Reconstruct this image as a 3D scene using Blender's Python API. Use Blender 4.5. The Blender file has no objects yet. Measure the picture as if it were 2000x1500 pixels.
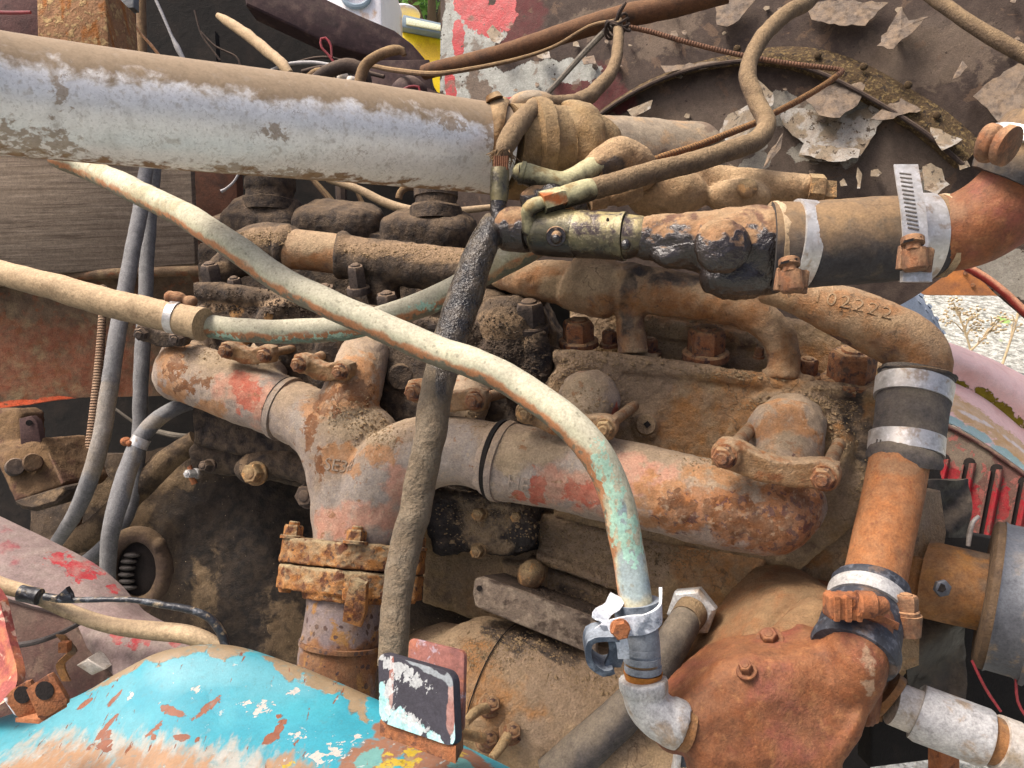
import bpy, bmesh, math, random
import numpy as np
from mathutils import Vector, Matrix
from mathutils.bvhtree import BVHTree

SC = bpy.context.scene
COL = SC.collection
R = math.radians

# ---------------------------------------------------------------- camera, sky, sun, exposure
F = 1500.0                       # focal length in photograph pixels (2000 wide)
PITCH = R(25)
CAM = np.array((0.0, 0.0, 1.65))
FWD = np.array((0.0, math.cos(PITCH), -math.sin(PITCH)))
RGT = np.array((1.0, 0.0, 0.0))
UPV = np.array((0.0, math.sin(PITCH), math.cos(PITCH)))
cd = bpy.data.cameras.new("camera")
cd.sensor_width = 36.0
cd.lens = 36.0 * F / 2000.0
cd.clip_start = 0.02
cd.clip_end = 400.0
cam = bpy.data.objects.new("camera", cd)
cam.location = CAM
cam.rotation_euler = (R(90) - PITCH, 0, 0)
COL.objects.link(cam)
SC.camera = cam

SUN_EL, SUN_AZ = R(60), R(-80)   # azimuth clockwise from +Y: high, from the left of the camera
w = bpy.data.worlds.new("World")
SC.world = w
w.use_nodes = True
nt = w.node_tree
nt.nodes.clear()
sky = nt.nodes.new("ShaderNodeTexSky")
sky.sky_type = 'NISHITA'
sky.sun_disc = False
sky.sun_elevation = SUN_EL
sky.sun_rotation = SUN_AZ
sky.dust_density = 9.0
sky.air_density = 0.6
sky.ozone_density = 0.3
bg = nt.nodes.new("ShaderNodeBackground")
bg.inputs[1].default_value = 0.14
wo = nt.nodes.new("ShaderNodeOutputWorld")
nt.links.new(sky.outputs[0], bg.inputs[0])
nt.links.new(bg.outputs[0], wo.inputs[0])

sd = bpy.data.lights.new("sun", 'SUN')
sd.energy = 1.6
sd.angle = R(18)
sd.color = (1.0, 0.94, 0.86)
so = bpy.data.objects.new("sun", sd)
sdir = Vector((math.sin(SUN_AZ) * math.cos(SUN_EL), math.cos(SUN_AZ) * math.cos(SUN_EL), math.sin(SUN_EL)))
so.rotation_euler = sdir.to_track_quat('Z', 'Y').to_euler()
so.location = (0, -3, 6)
COL.objects.link(so)

SC.view_settings.view_transform = 'Standard'
SC.view_settings.look = 'None'
SC.view_settings.gamma = 1.0
SC.view_settings.exposure = 1.0

# ---------------------------------------------------------------- geometry helpers
def P(x, y, d):
    return CAM + d * (FWD + RGT * ((x - 1000.0) / F) - UPV * ((y - 750.0) / F))

def nrm(v):
    v = np.asarray(v, float)
    return v / (np.linalg.norm(v) + 1e-12)

def plane3(a, b, c):
    a, b, c = P(*a), P(*b), P(*c)
    n = nrm(np.cross(b - a, c - a))
    if np.dot(n, CAM - a) < 0:
        n = -n
    return a, n

EA, EN = plane3((1080, 760, .86), (1700, 800, .77), (1300, 1300, .82))   # side of the engine

def dE(x, y, o=0.0, A=None, N=None):
    A = EA if A is None else A
    N = EN if N is None else N
    r = FWD + RGT * ((x - 1000.0) / F) - UPV * ((y - 750.0) / F)
    return (o - np.dot(N, CAM - A)) / np.dot(N, r)

def E(x, y, o=0.0):
    return P(x, y, dE(x, y, o))

def _hash(ix, iy, iz):
    h = (ix * 374761393 + iy * 668265263 + iz * 1274126177) & 0xffffffff
    h = ((h ^ (h >> 13)) * 1274126177) & 0xffffffff
    h = ((h ^ (h >> 16)) * 2246822519) & 0xffffffff
    return ((h ^ (h >> 15)) & 0xffff) / 65535.0

def vnoise(p):
    i = np.floor(p).astype(np.int64)
    f = p - i
    u = f * f * (3 - 2 * f)
    r = 0
    for a in (0, 1):
        for b in (0, 1):
            for c in (0, 1):
                wgt = (u[:, 0] if a else 1 - u[:, 0]) * (u[:, 1] if b else 1 - u[:, 1]) * (u[:, 2] if c else 1 - u[:, 2])
                r = r + wgt * _hash(i[:, 0] + a, i[:, 1] + b, i[:, 2] + c)
    return r * 2 - 1

def fbm(p, oct=3):
    s, a, t = 0, 1.0, 0
    for k in range(oct):
        s = s + a * vnoise(p * (2.03 ** k) + 17.3 * k)
        t += a
        a *= .5
    return s / t

class M:
    """collects shapes in world coordinates; build() links them as one mesh object"""
    def __init__(s):
        s.v, s.f, s.al, s.n = [], [], [], 0
    def add(s, v, f, al=None):
        v = np.asarray(v, float)
        s.v.append(v)
        s.al.append(np.zeros(len(v)) if al is None else np.asarray(al, float))
        s.f.extend([tuple(int(k) + s.n for k in q) for q in f])
        s.n += len(v)
        return s
    def verts(s):
        return np.concatenate(s.v)
    def join(s, o):
        off = s.n
        s.v += o.v; s.al += o.al
        s.f += [tuple(k + off for k in q) for q in o.f]
        s.n += o.n
        return s

def spline(pts, step):
    """Catmull-Rom through rows (any columns), about one row per step metres (first 3 columns)"""
    p = np.asarray(pts, float)
    if len(p) == 2:
        n = max(2, int(np.linalg.norm(p[1, :3] - p[0, :3]) / step) + 1)
        return p[0] + (p[1] - p[0]) * np.linspace(0, 1, n)[:, None]
    e = np.vstack([2 * p[0] - p[1], p, 2 * p[-1] - p[-2]])
    out = []
    for k in range(1, len(e) - 2):
        L = np.linalg.norm(e[k + 1, :3] - e[k, :3])
        n = max(1, int(round(L / step)))
        t = (np.arange(n) / n)[:, None]
        a, b, c, d = e[k - 1], e[k], e[k + 1], e[k + 2]
        out.append(.5 * (2 * b + (c - a) * t + (2 * a - 5 * b + 4 * c - d) * t * t + (3 * b - a - 3 * c + d) * t ** 3))
    out.append(p[-1:])
    return np.vstack(out)

def px(pts):
    """rows (x, y, depth, width_px) -> rows (X, Y, Z, radius)"""
    return [list(P(x, y, d)) + [.5 * wd * d / F] for x, y, d, wd in pts]

def tube_w(m, rows, n=20, step=.006, caps='flat', smooth_path=True, wob=0.0):
    q = spline(rows, step) if smooth_path else np.asarray(rows, float)
    c, r = q[:, :3].copy(), np.maximum(q[:, 3], 1e-4)
    if wob:
        env = np.minimum(1, np.minimum(np.arange(len(c)), np.arange(len(c))[::-1]) / 12.0)[:, None]
        b0 = c.copy()
        for k_ in range(3):
            c[:, k_] += wob * env[:, 0] * fbm(b0 * 22 + 31.7 * k_, 3)
        r = r * (1 + .035 * fbm(b0 * 60 + 9.1, 2))
    t = np.gradient(c, axis=0)
    t /= np.linalg.norm(t, axis=1)[:, None] + 1e-12
    if caps == 'round':
        k = np.array([.0, .35, .65, .87, .97])
        pre = [(c[0] - t[0] * r[0] * a, r[0] * math.sqrt(max(1e-4, 1 - a * a)), t[0]) for a in k[::-1][:-1]]
        post = [(c[-1] + t[-1] * r[-1] * a, r[-1] * math.sqrt(max(1e-4, 1 - a * a)), t[-1]) for a in k[1:]]
        c = np.vstack([[a[0] for a in pre], c, [a[0] for a in post]])
        r = np.concatenate([[a[1] for a in pre], r, [a[1] for a in post]])
        t = np.vstack([[a[2] for a in pre], t, [a[2] for a in post]])
    ref = np.array((0, 0, 1.0)) if abs(t[0][2]) < .9 else np.array((1.0, 0, 0))
    u = nrm(np.cross(ref, t[0]))
    ang = np.arange(n) * 2 * math.pi / n
    V, AL = [], []
    s = 0
    for k in range(len(c)):
        u = nrm(u - t[k] * np.dot(u, t[k]))
        b = np.cross(t[k], u)
        if k:
            s += np.linalg.norm(c[k] - c[k - 1])
        ring = c[k] + r[k] * (np.cos(ang)[:, None] * u + np.sin(ang)[:, None] * b)
        V.append(ring)
        AL.append(np.full(n, s))
    V = np.vstack(V)
    Fc = []
    for k in range(len(c) - 1):
        for j in range(n):
            j2 = (j + 1) % n
            Fc.append((k * n + j, k * n + j2, (k + 1) * n + j2, (k + 1) * n + j))
    Fc.append(tuple(range(n - 1, -1, -1)))
    Fc.append(tuple((len(c) - 1) * n + j for j in range(n)))
    m.add(V, Fc, np.concatenate(AL))
    return m

def tube(pts, **k):
    return tube_w(M(), px(pts), **k)

def profile(m, a, b, prof, n=28):
    """surface of revolution about a->b; prof = [(fraction, radius)]"""
    a, b = np.asarray(a), np.asarray(b)
    rows = [list(a + (b - a) * t) + [r] for t, r in prof]
    t = nrm(b - a)
    ref = np.array((0, 0, 1.0)) if abs(t[2]) < .9 else np.array((1.0, 0, 0))
    u = nrm(np.cross(ref, t)); v = np.cross(t, u)
    ang = np.arange(n) * 2 * math.pi / n
    V = np.vstack([np.array(q[:3]) + q[3] * (np.cos(ang)[:, None] * u + np.sin(ang)[:, None] * v) for q in rows])
    Fc = [(k * n + j, k * n + (j + 1) % n, (k + 1) * n + (j + 1) % n, (k + 1) * n + j) for k in range(len(rows) - 1) for j in range(n)]
    Fc.append(tuple(range(n - 1, -1, -1)))
    Fc.append(tuple((len(rows) - 1) * n + j for j in range(n)))
    m.add(V, Fc)
    return m

def hexbolt(m, p, ax, r, h, washer=1.28, dome=True, rot=.2, stud=0):
    """hexagon head standing on p along ax (world), r = corner radius"""
    p, ax = np.asarray(p, float), nrm(ax)
    if washer:
        profile(m, p - ax * h * .15, p + ax * h * .14, [(0, r * washer), (.8, r * washer), (1, r * washer * .93)], 20)
    ref = np.array((0, 0, 1.0)) if abs(ax[2]) < .9 else np.array((1.0, 0, 0))
    u = nrm(np.cross(ref, ax)); v = np.cross(ax, u)
    V = []
    for z, k in ((0, 1), (.8, 1), (.93, .93), (1.0, .84)):
        for j in range(6):
            a = rot + j * math.pi / 3
            V.append(p + ax * h * z + r * k * (math.cos(a) * u + math.sin(a) * v))
    Fc = [(k * 6 + j, k * 6 + (j + 1) % 6, (k + 1) * 6 + (j + 1) % 6, (k + 1) * 6 + j) for k in range(3) for j in range(6)]
    Fc += [(5, 4, 3, 2, 1, 0), tuple(18 + j for j in range(6))]
    m.add(V, Fc)
    if stud:
        profile(m, p + ax * h * .9, p + ax * (h + stud), [(0, r * .55), (.75, r * .55), (1, r * .45)], 12)
    elif dome:
        profile(m, p + ax * h * .98, p + ax * h * 1.12, [(0, r * .55), (.6, r * .5), (1, r * .3)], 12)
    return m

def ellipsoid(m, c, ax, rad, n=20, k=12):
    c = np.asarray(c)
    V = []
    for i in range(k + 1):
        th = math.pi * i / k
        for j in range(n):
            ph = 2 * math.pi * j / n
            q = (math.sin(th) * math.cos(ph) * rad[0], math.sin(th) * math.sin(ph) * rad[1], math.cos(th) * rad[2])
            V.append(c + q[0] * ax[0] + q[1] * ax[1] + q[2] * ax[2])
    Fc = []
    for i in range(k):
        for j in range(n):
            a, b = i * n + j, i * n + (j + 1) % n
            Fc.append((a, a + n, b + n, b))
    m.add(V, Fc)
    return m

CAMAX = (RGT, UPV, -FWD)
EU = nrm(np.cross((0, 0, 1), EN))          # along the engine
EV = np.cross(EN, EU)                      # up the side of the engine
if EU[0] < 0:
    EU = -EU
if EV[2] < 0:
    EV = -EV
EAX = (EU, EV, EN)

def ball(m, x, y, d, w, h=None, dep=None, ax=CAMAX):
    h = w if h is None else h
    dep = min(w, h) if dep is None else dep
    k = d / F / 2
    return ellipsoid(m, P(x, y, d), ax, (w * k, h * k, dep * k))

def prism(m, poly, direction, thick, chamfer=0.0):
    """closed outline (world points), pushed along direction; optional chamfer on the front edge"""
    f = np.asarray(poly, float)
    n = len(f)
    dv = nrm(direction)
    # make sure the front face looks against the direction
    nn = np.zeros(3)
    for k in range(n):
        nn += np.cross(f[k], f[(k + 1) % n])
    if np.dot(nn, dv) > 0:
        f = f[::-1]
    if chamfer:
        c = f.mean(0)
        e = np.roll(f, -1, 0) - np.roll(f, 1, 0)
        inn = np.cross(-dv, e); inn /= np.linalg.norm(inn, axis=1)[:, None] + 1e-12
        rings = [f + inn * chamfer, f + inn * chamfer * .3 + dv * chamfer * .3, f + dv * chamfer, f + dv * thick]
    else:
        rings = [f, f + dv * thick]
    V = np.vstack(rings)
    Fc = [tuple(range(n)), tuple((len(rings) - 1) * n + k for k in range(n - 1, -1, -1))]
    for q in range(len(rings) - 1):
        for k in range(n):
            k2 = (k + 1) % n
            Fc.append((q * n + k, (q + 1) * n + k, (q + 1) * n + k2, q * n + k2))
    m.add(V, Fc)
    return m

def box(m, c, ax, half):
    c = np.asarray(c)
    V = [c + ax[0] * half[0] * a + ax[1] * half[1] * b + ax[2] * half[2] * e for e in (-1, 1) for b in (-1, 1) for a in (-1, 1)]
    rh = np.dot(np.cross(ax[0], ax[1]), ax[2]) > 0
    Fc = [(0, 2, 3, 1), (4, 5, 7, 6), (0, 1, 5, 4), (2, 6, 7, 3), (0, 4, 6, 2), (1, 3, 7, 5)]
    if not rh:
        Fc = [q[::-1] for q in Fc]
    m.add(V, Fc)
    return m

def rbox(m, c, ax, half, r=.25, n=4):
    """box with rounded vertical corners and softened top and bottom (top is ax[2])"""
    rr = min(half[0], half[1]) * r
    ring = []
    for sx, sy, a0 in ((1, 1, 0), (-1, 1, 90), (-1, -1, 180), (1, -1, 270)):
        for k in range(n + 1):
            a = R(a0 + 90 * k / n)
            ring.append(((half[0] - rr) * sx + rr * math.cos(a), (half[1] - rr) * sy + rr * math.sin(a)))
    ring = np.array(ring)
    N = len(ring)
    V = []
    e = min(half[2] * .8, rr * .8)
    for z, s in ((-half[2], 1), (half[2] - e, 1), (half[2] - e * .35, 1 - e * .3 / max(half[0], half[1])), (half[2], 1 - e / max(half[0], half[1]))):
        for q in ring * s:
            V.append(np.asarray(c) + ax[0] * q[0] + ax[1] * q[1] + ax[2] * z)
    Fc = [(k * N + j, k * N + (j + 1) % N, (k + 1) * N + (j + 1) % N, (k + 1) * N + j) for k in range(3) for j in range(N)]
    Fc += [tuple(range(N - 1, -1, -1)), tuple(3 * N + j for j in range(N))]
    m.add(V, Fc)
    return m

def grid(m, rows, thick=.0, nu=80, nv=50, direction=None):
    """smooth sheet through rows of world points (same count per row), with thickness"""
    g = np.asarray(rows, float)
    def res(a, n):                       # resample along axis 0
        k = len(a)
        e = np.concatenate([[2 * a[0] - a[1]], a, [2 * a[-1] - a[-2]]])
        t = np.linspace(0, k - 1, n)
        i = np.minimum(t.astype(int), k - 2)
        f = (t - i).reshape((-1,) + (1,) * (a.ndim - 1))
        p0, p1, p2, p3 = e[i], e[i + 1], e[i + 2], e[i + 3]
        return .5 * (2 * p1 + (p2 - p0) * f + (2 * p0 - 5 * p1 + 4 * p2 - p3) * f * f + (3 * p1 - p0 - 3 * p2 + p3) * f ** 3)
    g = res(g, nv)
    g = np.swapaxes(res(np.swapaxes(g, 0, 1), nu), 0, 1)
    V = g.reshape(-1, 3)
    top = [(r * nu + c, (r + 1) * nu + c, (r + 1) * nu + c + 1, r * nu + c + 1) for r in range(nv - 1) for c in range(nu - 1)]
    nn = np.cross(g[1, 0] - g[0, 0], g[0, 1] - g[0, 0])
    flip = np.dot(nn, CAM - g[0, 0]) < 0
    if flip:
        top = [q[::-1] for q in top]
    if thick:
        dv = nrm(direction)
        n0 = len(V)
        V = np.vstack([V, V + dv * thick])
        bot = [tuple(n0 + k for k in q[::-1]) for q in top]
        rim = [r * nu for r in range(nv)] + [(nv - 1) * nu + c for c in range(1, nu)] + [r * nu + nu - 1 for r in range(nv - 2, -1, -1)] + [c for c in range(nu - 2, 0, -1)]
        side = []
        for k in range(len(rim)):
            a, b = rim[k], rim[(k + 1) % len(rim)]
            q = (a, a + n0, b + n0, b)
            side.append(q[::-1] if not flip else q)
        top = top + bot + side
    m.add(V, top)
    return m

def _tmp(m):
    me = bpy.data.meshes.new("tmp")
    me.from_pydata(m.verts().tolist(), [], m.f)
    return me

def cast(m, voxel=.0025, smooth=6, fac=.5):
    """melt overlapping solids into one cast piece with fillets"""
    me = _tmp(m)
    bm = bmesh.new(); bm.from_mesh(me)
    bmesh.ops.recalc_face_normals(bm, faces=bm.faces)
    bm.to_mesh(me); bm.free()
    o = bpy.data.objects.new("tmp", me); COL.objects.link(o)
    r = o.modifiers.new("r", 'REMESH'); r.mode = 'VOXEL'; r.voxel_size = voxel
    if smooth:
        s = o.modifiers.new("s", 'SMOOTH'); s.factor = fac; s.iterations = smooth
    dg = bpy.context.evaluated_depsgraph_get()
    ev = o.evaluated_get(dg)
    em = ev.to_mesh()
    n = len(em.vertices)
    co = np.empty(n * 3); em.vertices.foreach_get("co", co)
    fc = [tuple(p.vertices) for p in em.polygons]
    ev.to_mesh_clear()
    bpy.data.objects.remove(o); bpy.data.meshes.remove(me)
    out = M(); out.add(co.reshape(-1, 3), fc)
    return out

ROOTS = {}
def tag(o, label=None, cat=None, group=None, kind=None):
    if label: o["label"] = label
    if cat: o["category"] = cat
    if group: o["group"] = group
    if kind: o["kind"] = kind
    return o

def thing(name, loc, label, cat, group=None):
    o = bpy.data.objects.new(name, None)
    o.empty_display_size = .02
    o.location = Vector(loc)
    COL.objects.link(o)
    ROOTS[o] = np.asarray(loc, float)
    return tag(o, label, cat, group)

SEED = [0]
def build(name, m, mat, parent=None, label=None, cat=None, group=None, kind=None, noise=(), paint=None, sharp=40, smooth=True, cracks=None):
    """link the collected shapes as one mesh object; noise = [(metres, per metre)]; paint = {attribute: [(x, y, rx_px, ry_px)]}"""
    v = m.verts()
    c = (v.min(0) + v.max(0)) / 2
    me = bpy.data.meshes.new(name)
    if noise:
        me.from_pydata(v.tolist(), [], m.f)
        nr = np.empty(len(v) * 3); me.vertices.foreach_get("normal", nr)
        nr = nr.reshape(-1, 3)
        SEED[0] += 1
        for amp, sc in noise:
            v = v + nr * (amp * fbm(v * sc + SEED[0] * 7.7, 3))[:, None]
        me.clear_geometry()
    me.from_pydata((v - c).tolist(), [], m.f)
    a = me.attributes.new("along", 'FLOAT', 'POINT')
    a.data.foreach_set("value", np.concatenate(m.al).astype(np.float32))
    if paint:
        tree = BVHTree.FromPolygons([Vector(q) for q in v], m.f)
        for key, pts in paint.items():
            val = np.zeros(len(v))
            for q in pts:
                x, y, rx, ry = q[:4]
                k = q[4] if len(q) > 4 else 1.0
                r = FWD + RGT * ((x - 1000.0) / F) - UPV * ((y - 750.0) / F)
                hit = tree.ray_cast(Vector(CAM), Vector(r))
                if hit[0] is None:
                    near = tree.find_nearest(Vector(P(x, y, np.dot(c - CAM, FWD))))
                    hp = np.array(near[0])
                else:
                    hp = np.array(hit[0])
                dd = np.dot(hp - CAM, FWD) / F
                d = v - hp
                ang = R(q[5]) if len(q) > 5 else 0.0
                ax1 = RGT * math.cos(ang) - UPV * math.sin(ang)
                ax2 = RGT * math.sin(ang) + UPV * math.cos(ang)
                e = np.sqrt((d @ ax1 / (rx * dd)) ** 2 + (d @ ax2 / (ry * dd)) ** 2 + (d @ FWD / (1.2 * max(rx, ry) * dd)) ** 2)
                val = np.maximum(val, k * np.clip(1.5 - e, 0, 1))     # 1 inside, .5 at the radius, 0 at 1.5 radii
            at = me.attributes.new(key, 'FLOAT', 'POINT')
            at.data.foreach_set("value", val.astype(np.float32))
    if smooth:
        me.polygons.foreach_set("use_smooth", np.ones(len(me.polygons), bool))
        if sharp:
            me.set_sharp_from_angle(angle=R(sharp))
    me.materials.append(mat)
    o = bpy.data.objects.new(name, me)
    COL.objects.link(o)
    if parent is not None:
        o.parent = parent
        o.location = Vector(c - ROOTS[parent])
    else:
        o.location = Vector(c)
    ROOTS[o] = c
    return tag(o, label, cat, group, kind)

def tree_of(*objs):
    V, Fc, n = [], [], 0
    for o in objs:
        me = o.data
        v = np.empty(len(me.vertices) * 3); me.vertices.foreach_get("co", v)
        V.append(v.reshape(-1, 3) + ROOTS[o])
        Fc += [tuple(k + n for k in p.vertices) for p in me.polygons]
        n += len(me.vertices)
    return BVHTree.FromPolygons([Vector(q) for q in np.vstack(V)], Fc)

def hit(tree, x, y):
    h = tree.ray_cast(Vector(CAM), Vector(FWD + RGT * ((x - 1000.0) / F) - UPV * ((y - 750.0) / F)))
    return (None, None) if h[0] is None else (np.array(h[0]), np.array(h[1]))

def stick_slots(parent, target, pts, lean, w_px, h_px, mat, name='slot'):
    """small dark slots lying on the surface of target where pixels (x, y) look"""
    t = tree_of(target)
    for x, y in pts:
        p, n = hit(t, x, y)
        if p is None: continue
        k = np.dot(p - CAM, FWD) / F
        a = RGT * math.cos(lean) - UPV * math.sin(lean)
        a = nrm(a - n * np.dot(a, n)); b = np.cross(n, a)
        m = M(); box(m, p + n * .0002, (a, b, n), (w_px * k / 2, h_px * k / 2, .0004))
        build(name, m, mat, parent)

def crumbs(parent, objs, regions, n, size, mat, seed, zmin=.15, name='dirt_crumbs', label=None):
    """many loose bits of dirt lying on the upper sides of objs; regions are (x, y, rx, ry) as seen from the front"""
    rnd = random.Random(seed)
    t = tree_of(*objs)
    m = M()
    V, Fc = [], []
    oct_ = np.array([(1, 0, 0), (-1, 0, 0), (0, 1, 0), (0, -1, 0), (0, 0, 1), (0, 0, -1)], float)
    fo = [(0, 2, 4), (2, 1, 4), (1, 3, 4), (3, 0, 4), (2, 0, 5), (1, 2, 5), (3, 1, 5), (0, 3, 5)]
    for k in range(n):
        x, y, rx, ry = rnd.choice(regions)
        p, nn = hit(t, x + rnd.gauss(0, .6) * rx, y + rnd.gauss(0, .6) * ry)
        if p is None or nn[2] < zmin: continue
        s = size * rnd.uniform(.35, 1.0) * (2.2 if rnd.random() < .06 else 1)
        q = oct_ * s * np.array([rnd.uniform(.6, 1.5), rnd.uniform(.6, 1.5), rnd.uniform(.4, 1.0)])
        an = rnd.uniform(0, 6.28); ca, sa = math.cos(an), math.sin(an)
        q = np.stack([q[:, 0] * ca - q[:, 1] * sa, q[:, 0] * sa + q[:, 1] * ca, q[:, 2]], 1)
        i = len(V)
        V += list(q + p + nn * s * .1)
        Fc += [tuple(i + j for j in f) for f in fo]
    if not V: return None
    m.add(np.array(V), Fc)
    return build(name, m, mat, parent, label, kind='stuff', smooth=False)

# ---------------------------------------------------------------- material helpers
def H(h):
    h = h.lstrip('#')
    return tuple((lambda c: c / 12.92 if c <= .04045 else ((c + .055) / 1.055) ** 2.4)(int(h[i:i + 2], 16) / 255) for i in (0, 2, 4)) + (1,)

class L:
    """one layer of a weathered surface: col over what lies below where src passes lo..hi"""
    def __init__(me, col, src='n', lo=.55, hi=.62, amp=.5, s=60, rough=None, metal=None, h=0, col2=None, k=1.0, stretch=None, k2=None, sf=None):
        me.__dict__.update(locals())

MATS = {}
def MAT(name, cols, layers=(), s=40, rough=.85, metal=0.0, spec=.35, fine=(.25, 500), med=(.5, 90), stretch=None, wave=None, coat=0, detail=6, soft=2.2, film=0.0, film_col='#8b755c', grain=.42):
    if name in MATS:
        return MATS[name]
    m = bpy.data.materials.new(name)
    m.use_nodes = True
    t = m.node_tree
    N, K = t.nodes, t.links
    N.clear()
    out = N.new("ShaderNodeOutputMaterial")
    b = N.new("ShaderNodeBsdfPrincipled")
    K.new(b.outputs[0], out.inputs[0])
    tc = N.new("ShaderNodeTexCoord")
    seed = [random.Random(name).random() * 50]
    def node(tp, **kw):
        n = N.new(tp)
        for k_, v_ in kw.items():
            setattr(n, k_, v_)
        return n
    def setin(n, i, val):
        if hasattr(val, 'is_output') or isinstance(val, bpy.types.NodeSocket):
            K.new(val, n.inputs[i])
        else:
            n.inputs[i].default_value = val
    def math_(op, a, b_=0.0, clamp=False):
        n = node("ShaderNodeMath", operation=op, use_clamp=clamp)
        setin(n, 0, a); setin(n, 1, b_)
        return n.outputs[0]
    def coords(st):
        mp = node("ShaderNodeMapping")
        seed[0] += 3.17
        mp.inputs[1].default_value = (seed[0], seed[0] * .7, -seed[0])
        if st:
            if len(st) > 3:
                mp.inputs[2].default_value = st[3]
            mp.inputs[3].default_value = st[:3]
        K.new(tc.outputs['Object'], mp.inputs[0])
        return mp.outputs[0]
    def noise(sc, st=None, det=None, dist=.3, rg=.6):
        n = node("ShaderNodeTexNoise")
        n.inputs['Scale'].default_value = sc
        n.inputs['Detail'].default_value = detail if det is None else det
        n.inputs['Roughness'].default_value = rg
        n.inputs['Distortion'].default_value = dist
        K.new(coords(st), n.inputs['Vector'])
        mr = node("ShaderNodeMapRange")
        mr.inputs[1].default_value = .28; mr.inputs[2].default_value = .72
        K.new(n.outputs[0], mr.inputs[0])
        return mr.outputs[0]
    def sstep(x, lo, hi):
        mr = node("ShaderNodeMapRange", interpolation_type='SMOOTHSTEP')
        mr.inputs[1].default_value = lo; mr.inputs[2].default_value = hi
        setin(mr, 0, x)
        return mr.outputs[0]
    def mixc(f, a, c):
        n = node("ShaderNodeMix", data_type='RGBA')
        setin(n, 0, f); setin(n, 6, a); setin(n, 7, c)
        return n.outputs[2]
    def mixf(f, a, c):
        n = node("ShaderNodeMix", data_type='FLOAT')
        setin(n, 0, f); setin(n, 2, a); setin(n, 3, c)
        return n.outputs[0]
    cols = [H(c) if isinstance(c, str) else c for c in cols]
    col = cols[0]
    base_n = noise(s, stretch)
    if len(cols) > 1:
        ramp = node("ShaderNodeValToRGB")
        e = ramp.color_ramp.elements
        while len(e) < len(cols):
            e.new(.5)
        for k_, c in enumerate(cols):
            e[k_].position = k_ / (len(cols) - 1)
            e[k_].color = c
        K.new(base_n, ramp.inputs[0])
        col = ramp.outputs[0]
    rg, mt = rough, metal
    height = math_('MULTIPLY', noise(fine[1], det=3), fine[0] * (.0018 if film else .001))
    height = math_('ADD', height, math_('MULTIPLY', noise(med[1], det=4), med[0] * .001))
    geo = None
    for ly in layers:
        n1 = noise(ly.s, ly.stretch)
        src = ly.src
        if src == 'n':
            x = n1
        elif src == 'crack':
            vo = node("ShaderNodeTexVoronoi", feature='DISTANCE_TO_EDGE')
            vo.inputs['Scale'].default_value = ly.s
            va = node("ShaderNodeVectorMath", operation='ADD')
            K.new(coords(ly.stretch), va.inputs[0])
            nn = node("ShaderNodeTexNoise"); nn.inputs['Scale'].default_value = ly.s * 1.6
            K.new(tc.outputs['Object'], nn.inputs['Vector'])
            sc_ = node("ShaderNodeVectorMath", operation='SCALE'); sc_.inputs[3].default_value = .9 / ly.s
            K.new(nn.outputs[1], sc_.inputs[0]); K.new(sc_.outputs[0], va.inputs[1])
            K.new(va.outputs[0], vo.inputs['Vector'])
            gate = sstep(noise(ly.s * .22), .45, .7)
            x = math_('MULTIPLY', math_('SUBTRACT', 1.0, vo.outputs[0]), gate)
        elif src == 'spot':
            vo = node("ShaderNodeTexVoronoi", feature='F1')
            vo.inputs['Scale'].default_value = ly.s
            va = node("ShaderNodeVectorMath", operation='ADD')
            K.new(coords(ly.stretch), va.inputs[0])
            nn = node("ShaderNodeTexNoise"); nn.inputs['Scale'].default_value = ly.s * 2
            K.new(tc.outputs['Object'], nn.inputs['Vector'])
            sc_ = node("ShaderNodeVectorMath", operation='SCALE'); sc_.inputs[3].default_value = .5 / ly.s
            K.new(nn.outputs[1], sc_.inputs[0]); K.new(sc_.outputs[0], va.inputs[1])
            K.new(va.outputs[0], vo.inputs['Vector'])
            gate = noise(ly.s * .3)
            x = math_('SUBTRACT', math_('ADD', math_('MULTIPLY', gate, ly.amp), .5), vo.outputs[0])
        elif src in ('up', 'down', 'side'):
            if geo is None:
                geo = node("ShaderNodeNewGeometry")
                sp = node("ShaderNodeSeparateXYZ")
                K.new(geo.outputs['Normal'], sp.inputs[0])
            z = sp.outputs[2]
            if src == 'down':
                z = math_('MULTIPLY', z, -1.0)
            x = math_('ADD', z, math_('MULTIPLY', math_('SUBTRACT', n1, .5), ly.amp))
        else:                                  # a painted attribute, edges broken by noise
            at = node("ShaderNodeAttribute", attribute_name=src)
            x = math_('ADD', at.outputs['Fac'], math_('MULTIPLY', math_('SUBTRACT', n1, .5), ly.amp))
            gate = math_('GREATER_THAN', at.outputs['Fac'], .001)
            x = math_('MULTIPLY', x, gate)
        lo_, hi_ = ly.lo, ly.hi
        if src not in ('crack', 'spot'):
            mid_, hw_ = (lo_ + hi_) / 2, (hi_ - lo_) / 2 * (ly.sf or soft)
            lo_, hi_ = mid_ - hw_, mid_ + hw_
        mk = sstep(x, lo_, hi_)
        if ly.k != 1.0:
            mk = math_('MULTIPLY', mk, ly.k)
        lc = H(ly.col)
        if ly.col2:
            lc = mixc(noise(ly.k2 or ly.s * .7), H(ly.col), H(ly.col2))
        col = mixc(mk, col, lc)
        if ly.rough is not None:
            rg = mixf(mk, rg, ly.rough)
        if ly.metal is not None:
            mt = mixf(mk, mt, ly.metal)
        if ly.h:
            height = math_('ADD', height, math_('MULTIPLY', mk, ly.h * .001))
    # fine value variation of the dirt itself
    if film:
        col = mixc(math_('MULTIPLY', sstep(noise(70), .1, 1.0), film), col, H(film_col))
    col_n = math_('ADD', math_('MULTIPLY', noise(520, det=4), .6), math_('MULTIPLY', noise(130, det=4), .4))
    hs = node("ShaderNodeHueSaturation")
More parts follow.
